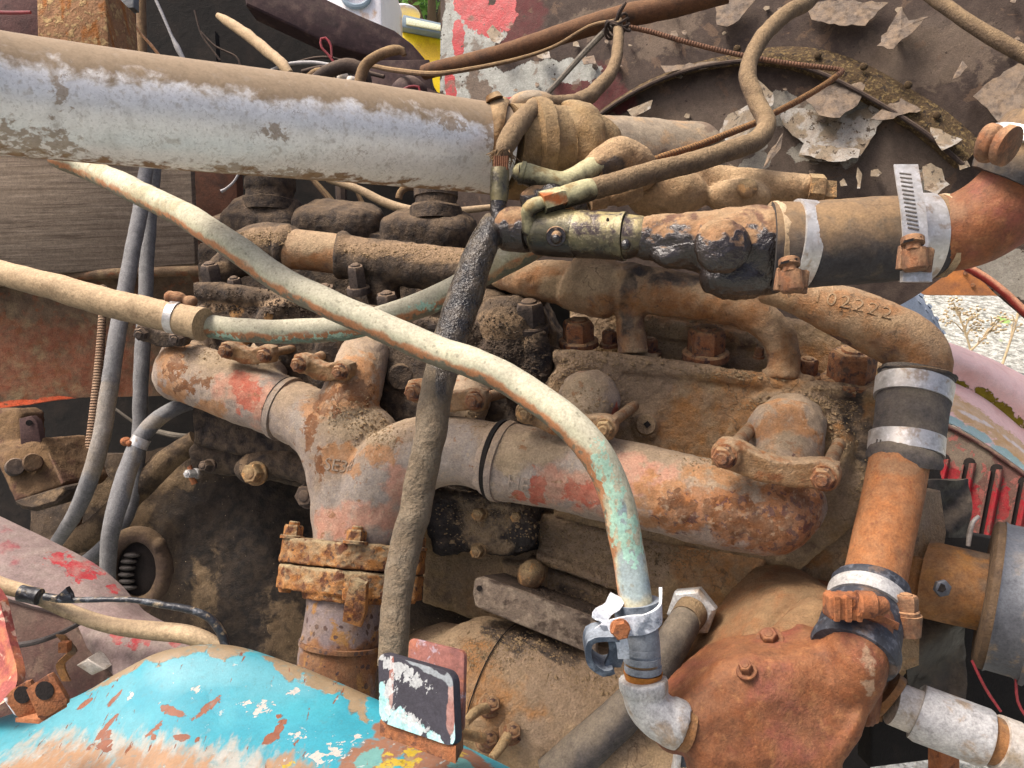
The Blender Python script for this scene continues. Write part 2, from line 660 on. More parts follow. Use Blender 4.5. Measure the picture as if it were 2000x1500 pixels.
    K.new(mixf(col_n, 1 - grain, 1 + grain * .95), hs.inputs['Value'])
    setin(hs, 4, col)
    K.new(hs.outputs[0], b.inputs['Base Color'])
    setin(b, 'Roughness', rg)
    setin(b, 'Metallic', mt)
    b.inputs['Specular IOR Level'].default_value = spec
    if wave:                                   # rings along a hose or a wrapped wire
        at = node("ShaderNodeAttribute", attribute_name="along")
        sn = math_('SINE', math_('MULTIPLY', at.outputs['Fac'], 2 * math.pi / wave[0]))
        height = math_('ADD', height, math_('MULTIPLY', sn, wave[1] * .001))
    bp = node("ShaderNodeBump")
    bp.inputs['Strength'].default_value = 1.0
    bp.inputs['Distance'].default_value = 1.0
    K.new(height, bp.inputs['Height'])
    K.new(bp.outputs[0], b.inputs['Normal'])
    MATS[name] = m
    return m

def flatmat(name, col, rough=.6, metal=0.0, emit=0):
    return MAT(name, [col], rough=rough, metal=metal, fine=(.02, 300), med=(.02, 60))
# ---------------------------------------------------------------- materials
DUST, DUST2 = '#9c8468', '#86705a'
alu = MAT('dusty_aluminium', ['#d2cfcb', '#dcdad7', '#c5c2be'], [
    L('#9d9893', 'n', .60, .80, s=420, rough=.6, k=.4, sf=1),
    L('#86745e', 'up', .46, .64, amp=.42, s=60, rough=.95, metal=0, h=.12, col2='#776651', k2=70, sf=1.5),
    L('#94826a', 'up', .46, .9, amp=1.5, s=240, rough=.95, metal=0, k=.3, sf=1),
    L('#8b7d6c', 'n', .72, .84, s=110, rough=.8, k=.4),
    
    L('#85694e', 'down', .80, .94, amp=.5, s=80, rough=.9, metal=0, h=.1, col2='#6f5238', sf=1.3),
    L('#7d6850', 'dirt', .60, .95, amp=1.6, s=170, rough=.95, metal=0, h=.1, col2='#8f7a60', sf=1.3, k=.75),
    L('#7a6650', 'crack', .975, .99, s=150, k=.5, rough=.9),
], s=60, rough=.36, metal=.3, fine=(.03, 700), med=(.06, 120), spec=.5, grain=.16)
elbow_grey = MAT('dusty_grey_elbow', ['#7c705f', '#8c7f6c', '#6b6053'], [
    L('#a08a6c', 'n', .5, .7, s=45, col2='#8d7358', h=.15),
    L('#6f5f50', 'n', .72, .8, s=30)], s=30, rough=.8, fine=(.15, 500), med=(.3, 90))
sleeve = MAT('dust_caked_sleeve', film=.3, cols=['#6b5233', '#7f6542', '#573f28'], layers=[
    L('#93805f', 'up', .45, .85, amp=.7, s=40, col2='#7d6749', h=.4),
    L('#5f4733', 'crack', .96, .985, s=45, h=-.5, k=.8)], s=35, rough=.95, fine=(.3, 450), med=(.8, 110))
clampdirt = MAT('dirt_caked_clamp', ['#50391f', '#64482a', '#412e1e'], [L('#9a8262', 'up', .5, .8, s=60, h=.2)], s=80, rough=.95, fine=(.3, 500), med=(.8, 130))
dusty_rust = MAT('dusty_rust_casting', film=0.55, cols=['#6e4a2c', '#8a5f38', '#7a5940', '#5f4534'], layers=[
    L('#85592f', 'n', .52, .76, s=40, col2='#70462a', h=.15, k=.8),
    L('#4a3030', 'n', .66, .74, s=46, h=.1),
    L('#9a8163', 'up', .22, .62, amp=.9, s=42, col2='#876c4f', h=.25),
    L('#85705a', 'n', .50, .68, s=22, k=.75, col2='#9a8468', h=.2),
    L('#2d2622', 'oil', .4, .6, amp=.8, s=60, rough=.45, h=.2),
    L('#7d5534', 'rust', .4, .8, amp=1.3, s=60, col2='#8f6239', k=.85),
    L('#8e7a60', 'dust', .38, .62, amp=.9, s=50, col2='#a08a6c', h=.5),
    L('#4e3d2e', 'crack', .965, .99, s=55, h=-.4, k=.8)], s=40, rough=.9, fine=(.25, 520), med=(.6, 110))
head_tan = MAT('tan_dusted_iron', film=0.6, cols=['#917b5a', '#a08866', '#88704f', '#926f48'], layers=[
    L('#8f6a40', 'n', .56, .85, s=34, col2='#7d5c38', h=.1, k=.6), L('#8a755a', 'n', .5, .8, s=90, k=.5),
    L('#4c3a36', 'n', .70, .78, s=38, k=.8),
    L('#9b866a', 'up', .25, .6, amp=.8, s=34, col2='#8a745a', h=.45),
    L('#8f6235', 'rust', .38, .8, amp=1.3, s=60, col2='#9c6c3c', k=.8),
    L('#94806a', 'dust', .35, .6, amp=.9, s=45, col2='#7f6b54', h=.6),
    L('#2b2624', 'oil', .4, .62, amp=.9, s=60, rough=.55, h=.2),
    L('#5a4836', 'crack', .968, .992, s=42, h=-.5, k=.7)], s=22, rough=.92, fine=(.35, 480), med=(1.2, 110))
grime = MAT('black_brown_grime', film=0.3, cols=['#292321', '#352d27', '#242020', '#3d342b'], layers=[
    L('#66543f', 'up', .62, .95, amp=.8, s=36, col2='#4f4234', h=.3, k=.75),
    L('#7d5a34', 'rust', .4, .62, amp=.9, s=55, col2='#8d6a3e'),
    L('#6a5743', 'dust', .38, .62, amp=.9, s=45, col2='#836d54', h=.4),
    L('#17130f', 'crack', .955, .985, s=70, h=-.7)], s=36, rough=.9, fine=(.4, 480), med=(1.4, 120))
mudcake = MAT('caked_oily_mud', ['#332a24', '#41362c', '#272120'], [
    L('#54463a', 'up', .6, .95, amp=.8, s=40, h=.3, k=.7),
    L('#120f0d', 'crack', .93, .975, s=110, h=-1.2)], s=50, rough=.95, fine=(.4, 380), med=(1.4, 140))
tarcake = MAT('crumbly_black_oil_cake', ['#221f1e', '#2d2826', '#1a1817'], [
    L('#75644e', 'dust', .38, .62, amp=.8, s=60, col2='#8a765c', h=.4),
    L('#4a3f35', 'up', .45, .8, amp=.8, s=60)], s=90, rough=.8, fine=(.9, 300), med=(2.2, 170))
copper = MAT('weathered_copper_pipe', ['#9c9a80', '#a7a48a', '#8f9078'], [
    L('#a9693f', 'down', -.30, .0, amp=.5, s=60, col2='#94603a', k=.9, rough=.7, sf=1),
    L('#b3ae98', 'up', .25, .65, amp=.6, s=60, col2='#a8a38e', rough=.85),
    L('#978c6c', 'dust', .5, .9, amp=1.6, s=90, col2='#8a7f60', h=.3, k=.6),
    L('#8d9a96', 'grey', .38, .62, amp=.6, s=80, col2='#768488', rough=.6),
    L('#84b09c', 'verd', .52, .72, amp=2.4, s=190, col2='#9abfac', h=.08, sf=1.2, k=.8, stretch=(1, 1, .6)),
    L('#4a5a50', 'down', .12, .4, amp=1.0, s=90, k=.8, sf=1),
    L('#6f6a56', 'spot', .42, .5, amp=.25, s=150, k=.5)], s=70, rough=.75, fine=(.05, 700), med=(.12, 160), spec=.4)
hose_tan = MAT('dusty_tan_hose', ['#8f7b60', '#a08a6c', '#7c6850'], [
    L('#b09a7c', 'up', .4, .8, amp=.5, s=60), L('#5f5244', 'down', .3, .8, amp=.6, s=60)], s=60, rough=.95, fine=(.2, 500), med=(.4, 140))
hose_grey = MAT('dusty_blue_grey_hose', ['#5c5b5c', '#6a6968', '#525151'], [
    L('#8d8170', 'dust', .4, .65, amp=.8, s=50, col2='#766a58'), L('#7b7b7c', 'up', .1, .6, amp=.5, s=70, k=.6)],
    s=50, rough=.85, fine=(.3, 600), med=(.4, 150), wave=(.0035, .03))
hose_dust = MAT('dust_covered_rubber_hose', film=.35, film_col='#7a674f', cols=['#4a3d32', '#5d4d3d', '#3f342c'], layers=[
    L('#8a7558', 'up', .15, .7, amp=.5, s=70, col2='#77634a', h=.15), L('#2f2a27', 'oil', .4, .6, amp=.6, s=60, rough=.3)],
    s=60, rough=.95, fine=(.5, 420), med=(.6, 200), wave=(.0028, .04))
hose_dark = MAT('oily_black_hose', film=.4, film_col='#75654f', cols=['#4d4337', '#665845', '#574a3b'], layers=[
    L('#6d6150', 'n', .45, .65, s=60, h=.25), 
    L('#1b1a1c', 'oil', .36, .6, amp=.55, s=70, rough=.27, h=-.1, col2='#232225')],
    s=60, rough=.9, fine=(.35, 420), med=(1.6, 130), spec=.6)
rubber = MAT('black_rubber', ['#2c2b2d', '#363537', '#262527'], [
    L('#6a5640', 'up', .10, .62, amp=.6, s=42, col2='#836a4b', h=.2),
    L('#544b40', 'n', .6, .8, s=70, k=.6)], s=60, rough=.8, fine=(.15, 600), med=(.2, 140))
rubber_clean = MAT('blue_black_rubber', ['#24262c', '#30333b', '#1d1e22'], [L('#5d6068', 'n', .6, .75, s=160, k=.7), L('#6b5442', 'n', .66, .8, s=50, k=.6)], s=60, rough=.6, fine=(.1, 600), med=(.2, 140))
hose_grid = MAT('woven_grey_rubber', ['#3d3a3a', '#474343', '#353232'], [L('#5f584f', 'n', .5, .8, s=70, k=.6), L('#6f6557', 'up', .4, .8, s=50)], s=80, rough=.85, fine=(.3, 800), med=(.3, 260))
oilcast = MAT('oil_wet_casting', film=0.0, cols=['#785638', '#866240', '#6b4b31'], layers=[
    L('#836a4b', 'up', .55, .9, amp=.7, s=60, col2='#8f7454', h=.2),
    L('#5a3d2a', 'n', .64, .75, s=45),
    L('#1b1616', 'down', -.60, -.42, amp=.7, s=60, rough=.16, h=.6, col2='#2a211d', sf=1.2),
    L('#171314', 'oil', .38, .52, amp=.75, s=75, rough=.12, h=.5, col2='#241d1b')], s=40, rough=.9, fine=(.3, 500), med=(.9, 130), spec=.7)
oilbrass = MAT('oily_olive_brass', ['#57523c', '#6a6448', '#4b4436'], [
    L('#8c8462', 'up', .35, .75, amp=.7, s=60, col2='#a0905f'),
    L('#3f3330', 'n', .55, .7, s=60, rough=.3),
    L('#8f8468', 'n', .66, .76, s=330, rough=.5, k=.7),
    L('#161414', 'down', .05, .5, amp=.9, s=60, rough=.16)], s=50, rough=.5, metal=.25, fine=(.15, 600), med=(.4, 150), spec=.6)
fit_yel = MAT('pale_olive_fitting', ['#9a9470', '#aca680', '#86805f'], [
    L('#8c7a52', 'n', .58, .75, s=70), L('#2a2723', 'down', -.35, .15, amp=.8, s=70, rough=.25), L('#a65f2c', 'rust', .4, .6, amp=.6, s=80, col2='#8d4d22')],
    s=60, rough=.65, fine=(.08, 600), med=(.2, 160))
fit_tan = MAT('tan_caked_elbow', film=0.3, cols=['#7c6247', '#8d7152', '#6d553e'], layers=[L('#a08868', 'up', .4, .8, amp=.6, s=60, h=.2), L('#2c2726', 'oil', .4, .6, amp=.8, s=70, rough=.5)], s=50, rough=.95, fine=(.3, 500), med=(.8, 150))
exhaust = MAT('painted_exhaust_casting', film=.35, film_col='#94836f', cols=['#8f8176', '#9a8c80', '#887b72', '#9f9184'], layers=[
    L('#93806a', 'up', .30, .75, amp=.7, s=40, col2='#84715a', h=.25),
    L('#847c75', 'grey', .36, .66, amp=.9, s=50, col2='#948c84', k=.75),
    L('#a8715d', 'red', .42, .75, amp=1.3, s=70, col2='#b38871', k=.85),
    L('#a8503c', 'redhot', .46, .58, amp=1.3, s=90, col2='#a0503c', h=-.15, k=.9),
    L('#94683f', 'rust', .42, .76, amp=1.4, s=60, col2='#a5754a', h=.1, k=.85, sf=1.4),
    L('#84552e', 'orange', .40, .62, amp=1.0, s=50, col2='#965f35', h=.1, k=.9, sf=1.4),
    L('#553630', 'orange', 1.02, 1.14, amp=2.2, s=130, col2='#4c3136', h=.1, sf=1, k=.85),
    L('#86745c', 'dust', .36, .6, amp=.9, s=46, col2='#98866c', h=.6),
    L('#7c5230', 'n', .80, .84, s=70, k=.75),
    L('#603c24', 'blot', .80, .92, amp=1.6, s=95, col2='#784c28', h=.15, sf=1.2),
    L('#a8947a', 'n', .72, .82, s=160, k=.5)], s=30, rough=.85, fine=(.15, 600), med=(.35, 130))
flange_rust = MAT('flaking_orange_rust', film=0.25, cols=['#8a5a2c', '#a06a34', '#6f4426', '#b07c3e'], layers=[
    L('#4c2a20', 'spot', .42, .5, amp=.5, s=150, h=-.3),
    L('#8f7f62', 'up', .55, .85, amp=.6, s=50, col2='#a1906f'),
    L('#55301f', 'n', .62, .72, s=60, h=-.3)], s=60, rough=.95, fine=(.35, 500), med=(1.0, 150))
downpipe_m = MAT('grey_and_rust_downpipe', film=0.3, cols=['#6b605f', '#776b6b', '#5f5352'], layers=[
    L('#7d5636', 'rust', .36, .6, amp=.8, s=55, col2='#5d3b28', h=.15),
    L('#8c6434', 'n', .70, .80, s=60), L('#423030', 'spot', .44, .5, amp=.4, s=110)], s=40, rough=.85, fine=(.2, 600), med=(.4, 120))
bolt_rust = MAT('rusty_bolt', film=0.35, cols=['#6b4029', '#7f5030', '#4f3130'], layers=[
    L('#97704a', 'up', .45, .8, amp=.6, s=90, col2='#8a7458'), L('#3e2928', 'n', .6, .72, s=110)], s=90, rough=.85, fine=(.25, 600), med=(.5, 180))
bolt_dust = MAT('dusty_bolt', film=0.3, cols=['#75573c', '#866848', '#5c4632'], layers=[L('#98825f', 'up', .3, .7, amp=.6, s=70, h=.2), L('#b68a58', 'n', .68, .76, s=80)], s=80, rough=.92, fine=(.3, 600), med=(.6, 160))
bolt_dark = MAT('grimy_dark_bolt', ['#37302d', '#463d38', '#2c2726'], [L('#6b5a4a', 'up', .4, .8, amp=.6, s=70)], s=80, rough=.85, fine=(.3, 600), med=(.7, 150))
clampbar = MAT('dusty_rust_clamp_bar', film=0.4, cols=['#7d5f42', '#8f6e4a', '#6b4c33'], layers=[
    L('#9a8365', 'up', .25, .6, amp=.6, s=60, col2='#86705a', h=.2), L('#8e5a2e', 'n', .55, .72, s=60, col2='#6e4024')], s=60, rough=.9, fine=(.3, 550), med=(.6, 150))
pump = MAT('smooth_orange_rust', film=0.22, film_col='#7d5f45', cols=['#6b3c22', '#774627', '#5f3620', '#80502f'], layers=[
    L('#825a3c', 'up', .5, .95, amp=.9, s=50, col2='#755138', k=.6),
    L('#56301d', 'n', .60, .8, s=60, k=.6, stretch=(1, 1, .35)), L('#91643e', 'n', .66, .8, s=110, k=.5),
    L('#7a4038', 'n', .62, .8, s=22, k=.6), L('#6b3d24', 'n', .72, .82, s=70, k=.7), L('#a58e74', 'white', .55, .85, amp=1.9, s=140, k=.6),
    L('#75563d', 'dust', .36, .8, amp=1.2, s=60, col2='#80634a', h=.2, k=.7)], s=24, rough=.72, fine=(.12, 600), med=(.45, 140))
tube_rust = MAT('even_orange_rust', film=0.3, cols=['#84532f', '#905d37', '#764a2b'], layers=[L('#7d6249', 'dust', .45, .8, amp=1.4, s=70, k=.7), L('#7a4428', 'spot', .38, .48, amp=.25, s=180, k=.7)], s=50, rough=.88, fine=(.18, 700), med=(.2, 150))
shaft_rust = MAT('brown_rust_housing', film=0.3, cols=['#6f4a2b', '#835a34', '#5c402b'], layers=[L('#8f6230', 'n', .56, .75, s=40), L('#5f4f42', 'n', .66, .8, s=25)], s=40, rough=.88, fine=(.2, 600), med=(.3, 120))
galv = MAT('galvanised_iron', ['#9c9a98', '#aeadab', '#8d8b8a'], [L('#c2c1be', 'n', .55, .8, s=200, k=.6), L('#8d7352', 'n', .66, .8, s=40, k=.7), L('#9a5f2c', 'rust', .4, .6, amp=.7, s=70, col2='#b8792f')], s=120, rough=.6, metal=.45, fine=(.15, 500), med=(.2, 150))
greywrap = MAT('grey_tape_wrap', ['#6d7278', '#787d84', '#63676d'], [L('#8f9397', 'n', .6, .8, s=120, k=.6), L('#8b6b48', 'rust', .4, .6, amp=.7, s=70)], s=60, rough=.65, fine=(.1, 500), med=(.2, 140))
padded = MAT('blue_grey_rubber_pad', ['#2b323c', '#39424e', '#222831'], [L('#6f7883', 'n', .5, .75, s=90, col2='#4d5660'), L('#89919a', 'up', .4, .8, amp=.7, s=80, k=.7)], s=60, rough=.6, fine=(.1, 500), med=(.3, 150))
whitemetal = MAT('chalky_white_metal', ['#a9b0bb', '#c3c7ce', '#8e97a4'], [L('#5f6874', 'n', .58, .74, s=80), L('#d8dadc', 'up', .4, .9, amp=.6, s=70)], s=80, rough=.6, metal=.2, fine=(.15, 500), med=(.3, 150))
steel = MAT('stainless_band', film=0.25, grain=.15, cols=['#a9a8a6', '#bbbab8', '#979694'], layers=[L('#8a7256', 'n', .68, .8, s=80, k=.6), L('#e0e0e2', 'n', .6, .8, s=200, k=.5)], s=90, rough=.42, metal=.55, fine=(.02, 600), med=(.03, 120), spec=.5)
screw_rust = MAT('rusty_clamp_screw', film=0.3, cols=['#54392b', '#634532', '#452f26'], layers=[L('#a07a58', 'up', .4, .8, amp=.6, s=100), L('#7d5236', 'n', .6, .8, s=120)], s=100, rough=.8, metal=.1, fine=(.15, 700), med=(.25, 200))
band_slot = MAT('shallow_band_slot', ['#4d4843', '#5a544e'], rough=.7)
slot_dark = MAT('dark_slot', ['#1b1614', '#241d1a'], rough=.9)
fender_m = MAT('chipped_turquoise_paint', soft=1.15, grain=.16, cols=['#2e8594', '#2a7c8c', '#388c98'], layers=[
    L('#468793', 'fade', .25, .75, amp=.7, s=40, sf=1.4),
    L('#8a8276', 'worn', .34, .86, amp=1.2, s=110, stretch=(1.4, .5, 1, (0, 0, .5)), col2='#9c948a', sf=1.5, k=.85),
    L('#8a6340', 'orange', .34, .86, amp=1.2, s=110, stretch=(1.4, .5, 1, (0, 0, .5)), col2='#8f6a45', sf=1.5, k=.85),
    L('#75644c', 'edge', .46, .66, amp=1.3, s=70, col2='#85745c', h=.3, sf=1.4),
    L('#6e4a36', 'brown', .40, .6, amp=1.1, s=50, col2='#785542', rough=.8, sf=1.5),
    L('#9a8426', 'yellow', .62, .72, amp=2.2, s=140),
    L('#55807c', 'patch', .42, .55, amp=1.2, s=60),
    L('#6b3d2a', 'chip', .50, .58, amp=1.1, s=120, h=-.15, col2='#7a4a32'),
    L('#a39b94', 'white', .62, .70, amp=2.6, s=170, h=-.1),
    L('#6e4029', 'n', .86, .89, s=60, h=-.12, stretch=(2.6, .7, 1, (0, 0, .6)), rough=.8),
    L('#8f9896', 'n', .885, .91, s=170, k=.8, h=-.08),
    L('#3f6f76', 'n', .62, .9, s=220, k=.4)], s=14, rough=.45, spec=.4, fine=(.05, 700), med=(.15, 50))
rail_m = MAT('dusty_faded_red_paint', ['#6f5f5c', '#7b6a66', '#655653'], [
    L('#83303a', 'n', .70, .82, s=26, stretch=(1, 1, 1.6), col2='#7a2c34', k=.7),
    L('#932a30', 'red', .50, .62, amp=2.0, s=90),
    L('#877b72', 'n', .5, .8, s=60, k=.6)], s=22, rough=.8, fine=(.15, 500), med=(.25, 100))
inner_m = MAT('dark_red_brown_paint', ['#3d2322', '#4a2a28', '#332020'], [L('#5e4d42', 'up', .3, .8, s=40), L('#6a5648', 'n', .68, .8, s=60, k=.7)], s=30, rough=.8)
redplate_m = MAT('sunburnt_red_plate', ['#7d3a36', '#8a4640', '#6e2f2e'], [L('#b2704c', 'n', .55, .75, s=36), L('#c4a08c', 'n', .70, .8, s=70)], s=24, rough=.7, fine=(.15, 500), med=(.3, 100))
panel_m = MAT('peeling_inner_panel', soft=1.3, film=0.3, film_col='#554840', cols=['#372b25', '#40342c', '#302520', '#44382f'], layers=[
    L('#463a31', 'n', .52, .78, s=9, col2='#3c3029'),
    L('#5c5046', 'inner', .3, .9, amp=.6, s=20, col2='#51453b'),
    L('#4a2725', 'redb', .38, .62, amp=.6, s=24, col2='#552022'),
    L('#9b9d97', 'white', .42, .47, amp=.9, s=26, h=-.25, col2='#8f918a', rough=.7),
    L('#a3262b', 'red', .44, .48, amp=.8, s=30, rough=.5, h=.1),
    L('#65574a', 'mud', .40, .6, amp=1.0, s=40, col2='#54473b', h=.2),
    L('#8f8b80', 'bare', .43, .49, amp=1.0, s=26, h=-.2, col2='#8d877a'),
    L('#5f4b3b', 'n', .71, .8, s=28, k=.7), L('#33281f', 'spot', .47, .53, amp=.2, s=75)], s=13, rough=.85, fine=(.2, 420), med=(.4, 70))
flake_m = MAT('curled_paint_flake', soft=1.15, film=0.5, cols=['#544940', '#63584e', '#483e36'], layers=[L('#40362e', 'n', .5, .8, s=90), L('#786d62', 'n', .66, .85, s=60, k=.6)], s=40, rough=.8, fine=(.1, 500), med=(.15, 100))
flake_light = MAT('pale_primer_flake', soft=1.15, film=0.35, cols=['#817d74', '#93908a', '#706b62'], layers=[L('#6d6252', 'n', .42, .62, s=40), L('#332b23', 'n', .70, .75, s=110)], s=30, rough=.75, fine=(.1, 500), med=(.2, 100))
strip_m = MAT('gritty_brown_strip', ['#3c2f20', '#4b3b26', '#2f261d'], [L('#6e5c3c', 'n', .56, .68, s=160, h=.6), L('#2c231b', 'n', .66, .74, s=120)], s=60, rough=.95, fine=(.9, 320), med=(1.0, 130))
wood_m = MAT('weathered_board', ['#5f5244', '#6c5f51', '#54483c'], [
    L('#857768', 'n', .58, .8, s=30, stretch=(.3, 1, 9), k=.7), L('#4b3e33', 'n', .62, .8, s=50, stretch=(.2, 1, 8), h=-.2, k=.8), L('#a8a49c', 'white', .5, .7, amp=1.4, s=60)], s=16, stretch=(.4, 1, 7), rough=.9, fine=(.2, 400), med=(.3, 60))
firewall_m = MAT('rusted_firewall_paint', film=0.25, cols=['#4d3c2c', '#5c4834', '#3e2f25'], layers=[
    L('#7a3f26', 'red', .40, .85, amp=1.2, s=60, col2='#6b3a24', k=.8), L('#7d6a4c', 'n', .6, .8, s=30, k=.7), L('#6a3f24', 'n', .64, .76, s=60), L('#c8542f', 'edge', .42, .6, amp=.4, s=60)], s=18, rough=.85, fine=(.3, 480), med=(.5, 90))
cowl_m = MAT('dark_maroon_cowl', ['#2a1c1d', '#352324', '#241819'], [L('#4d3a36', 'n', .58, .8, s=30), L('#5c4c43', 'up', .6, .9, s=50)], s=25, rough=.8, fine=(.15, 400), med=(.3, 80))
black_m = MAT('sooty_black', ['#0d0b0a', '#14110f', '#0a0908'], [L('#211b17', 'n', .55, .8, s=20)], s=20, rough=.95)  # no soot: near-black paints unlit depth behind the engine; also a joint gap
tan_mud = MAT('dried_tan_mud', ['#8a7151', '#9c835f', '#76603f'], [L('#b29a74', 'n', .6, .7, s=120, h=.8), L('#7d5632', 'n', .66, .78, s=40)], s=40, rough=.98, fine=(.8, 260), med=(1.2, 120))
rustpost = MAT('rust_streaked_post', ['#7d5a3d', '#8d6a4c', '#6a4a35'], [L('#a5895f', 'n', .56, .66, s=110, h=.9), L('#8f5a2c', 'n', .62, .74, s=20, stretch=(3, 3, .5))], s=40, rough=.95, fine=(.6, 260), med=(1.0, 120))
wire_brown = MAT('dusty_brown_cable', ['#5a4634', '#6b543e', '#4a392c'], [L('#87704f', 'up', .3, .8, s=70)], s=60, rough=.92, fine=(.25, 600), med=(.3, 150))
wire_dark = MAT('grimy_dark_cable', ['#2b2320', '#382d28', '#221c1a'], [L('#54463a', 'up', .4, .8, s=70)], s=60, rough=.9)
wire_red = MAT('red_wire', ['#8a2b33', '#6e2a2c'], rough=.5, fine=(.03, 400), med=(.03, 100))
wire_grey = MAT('pale_grey_wire', ['#8c8a8a', '#9d9b9a'], rough=.6, fine=(.05, 400), med=(.05, 100))
spring_m = MAT('rusty_wrapped_line', ['#5d3c27', '#70492e', '#4c3122'], [L('#8d6a44', 'up', .3, .8, s=80)], s=60, rough=.9, wave=(.0042, .9))
spring_fine = MAT('rusty_ringed_tube', ['#5d4334', '#6c4d3a', '#4c372c'], s=60, rough=.9, wave=(.0036, .5))
stripe_m = MAT('dusty_ribbed_line', ['#6d5140', '#7d5f4a'], [L('#8c7660', 'up', .2, .7, s=80)], s=60, rough=.9, wave=(.004, .8))
tape_m = MAT('black_vinyl_tape', ['#1d1f24', '#282a30'], [L('#565a60', 'n', .62, .74, s=120), L('#8b7a60', 'n', .68, .8, s=90)], s=80, rough=.4, fine=(.1, 500), med=(.5, 180), spec=.5)
house_m = MAT('mud_dulled_housing', film=0.35, film_col='#5c4c3b', cols=['#372d25', '#44382c', '#2d2621', '#4b3f32'], layers=[
    L('#1e1a19', 'oil', .34, .62, amp=.7, s=22, rough=.8), L('#77644c', 'dust', .45, .75, amp=1.3, s=50, col2='#66543f', h=.5),
    L('#a9987c', 'spot', .478, .49, amp=.1, s=130, k=.9), L('#1a1614', 'oil', .7, .95, amp=1.2, s=50)], s=22, rough=.92, fine=(.4, 420), med=(.9, 90))
ring_m = MAT('dull_brown_ring', ['#40332c', '#4c3d34', '#352a25'], [L('#66543f', 'up', .3, .8, amp=.8, s=60)], s=50, rough=.9, med=(.8, 120))
gear_m = MAT('worn_dark_steel', ['#3e3a38', '#4c4744'], [L('#2a2422', 'n', .6, .75, s=60)], s=60, rough=.6, metal=.4)
bracket_rust = MAT('orange_rust_bracket', soft=1.15, film=0.15, cols=['#7d4a2e', '#8f5733', '#683f2b'], layers=[L('#2f9bb0', 'turq', .42, .55, amp=.6, s=90), L('#5c3423', 'n', .62, .74, s=70), L('#c8ced0', 'whit', .42, .56, amp=.6, s=90)], s=50, rough=.85, fine=(.2, 600), med=(.35, 140))
pad_m = MAT('black_rubber_pad_face', soft=1.15, cols=['#2c2a31', '#34323a', '#27252b'], layers=[
    L('#7fb4b4', 'turq', .48, .60, amp=1.6, s=110, stretch=(1, 1, .3), col2='#a9bcbb', h=-.1),
    L('#7d493e', 'rust', .42, .6, amp=.8, s=70, col2='#9a8680'),
    L('#a9acac', 'scuff', .62, .72, amp=2.0, s=260, stretch=(1, 1, .5), k=.8),
    L('#7e8488', 'edge', .45, .65, amp=.8, s=90)], s=40, rough=.6, fine=(.08, 600), med=(.15, 150))
padback_m = MAT('purple_brown_rust_plate', ['#6d4541', '#7d5048', '#5c3835'], [L('#9a5f3c', 'n', .56, .72, s=36, col2='#8a4a2a'), L('#8d8088', 'n', .7, .8, s=120)], s=36, rough=.75, fine=(.15, 600), med=(.2, 140))
plate_dust = MAT('grey_brown_dusty_plate', ['#6d5f52', '#7b6d5f', '#5e5146'], [L('#938472', 'n', .58, .74, s=90, h=.3), L('#4c4037', 'n', .62, .76, s=60)], s=50, rough=.95, fine=(.6, 380), med=(.7, 160))
pinkpaint = MAT('sun_faded_pink_paint', soft=1.3, grain=.15, cols=['#ecc0b8', '#f2ccc4', '#e4b4aa'], layers=[  # near-white pink: glaring sunlight put into the paint colour, not fading
    L('#c69a62', 'orange', .36, .6, amp=.7, s=60, stretch=(1, 4, 4), col2='#dcc0a0'),
    L('#8fb9ba', 'turq', .44, .62, amp=.7, s=60, k=.85), L('#e8e4e6', 'whit', .5, .9, amp=.8, s=60, k=.6), L('#8f8220', 'moss', .42, .58, amp=.9, s=110, h=1.5, col2='#6d5c1c', rough=.95)], s=20, rough=.6)
shell_m = MAT('dusty_red_radiator_shell', soft=1.15, film=0.45, film_col='#5c4d42', cols=['#573a34', '#63443d', '#4c332f'], layers=[
    L('#6f6254', 'dust', .38, .6, amp=.9, s=40, col2='#5d5146'),
    L('#8c4f48', 'n', .64, .67, s=50, h=.25), L('#8f1a26', 'red', .45, .6, amp=1.2, s=60, rough=.45), L('#5e4d42', 'crack', .96, .98, s=90, k=.6, h=.3)], s=30, rough=.75, fine=(.15, 480), med=(.3, 100))
gravel_m = MAT('pale_gravel', ['#8f908a', '#b0b1aa', '#77776f', '#c2c3be'], [L('#6b6c66', 'n', .62, .7, s=18), L('#7f9a52', 'n', .78, .84, s=3)], s=26, rough=.95, fine=(2, 60), med=(9, 22), detail=8)
tyre_m = MAT('sunlit_grey_tyre', ['#65707e', '#727d8b', '#5b6571'], [L('#8a93a0', 'up', .5, .9, s=10)], s=12, rough=.85, fine=(.2, 100), med=(.5, 20))
rustbeam_m = MAT('rusty_beam', ['#7d523a', '#93613c', '#6b463a'], [L('#b2703a', 'n', .56, .75, s=5)], s=6, rough=.9)
weed_m = MAT('dry_weed', ['#a08a6c', '#b8a583', '#8b6f50'], s=30, rough=.9)
yellow_m = MAT('yellow_truck_paint', ['#e3c41a', '#e8cc22'], [L('#c9a414', 'n', .66, .8, s=4)], s=4, rough=.4)
white_m = MAT('white_sunlit_paint', ['#d6d3d6', '#e2dfe0'], [L('#c9a98c', 'n', .7, .8, s=4)], s=4, rough=.5)
amber_m = MAT('amber_lens', ['#c98a12'], rough=.3)
lightbar_m = MAT('light_bar_lens', ['#cfd2a8', '#e4e4c8', '#b8b98c'], s=60, rough=.3)
lightframe_m = MAT('light_bar_frame', ['#6a7a86', '#8393a0'], s=6, rough=.5)
leaf_m = MAT('fresh_green_leaves', ['#5d8a3a', '#79a64e', '#46702f'], s=1.5, rough=.7)
bark_m = MAT('grey_brown_bark', ['#5c4b3a', '#6f5d49'], s=6, rough=.9)
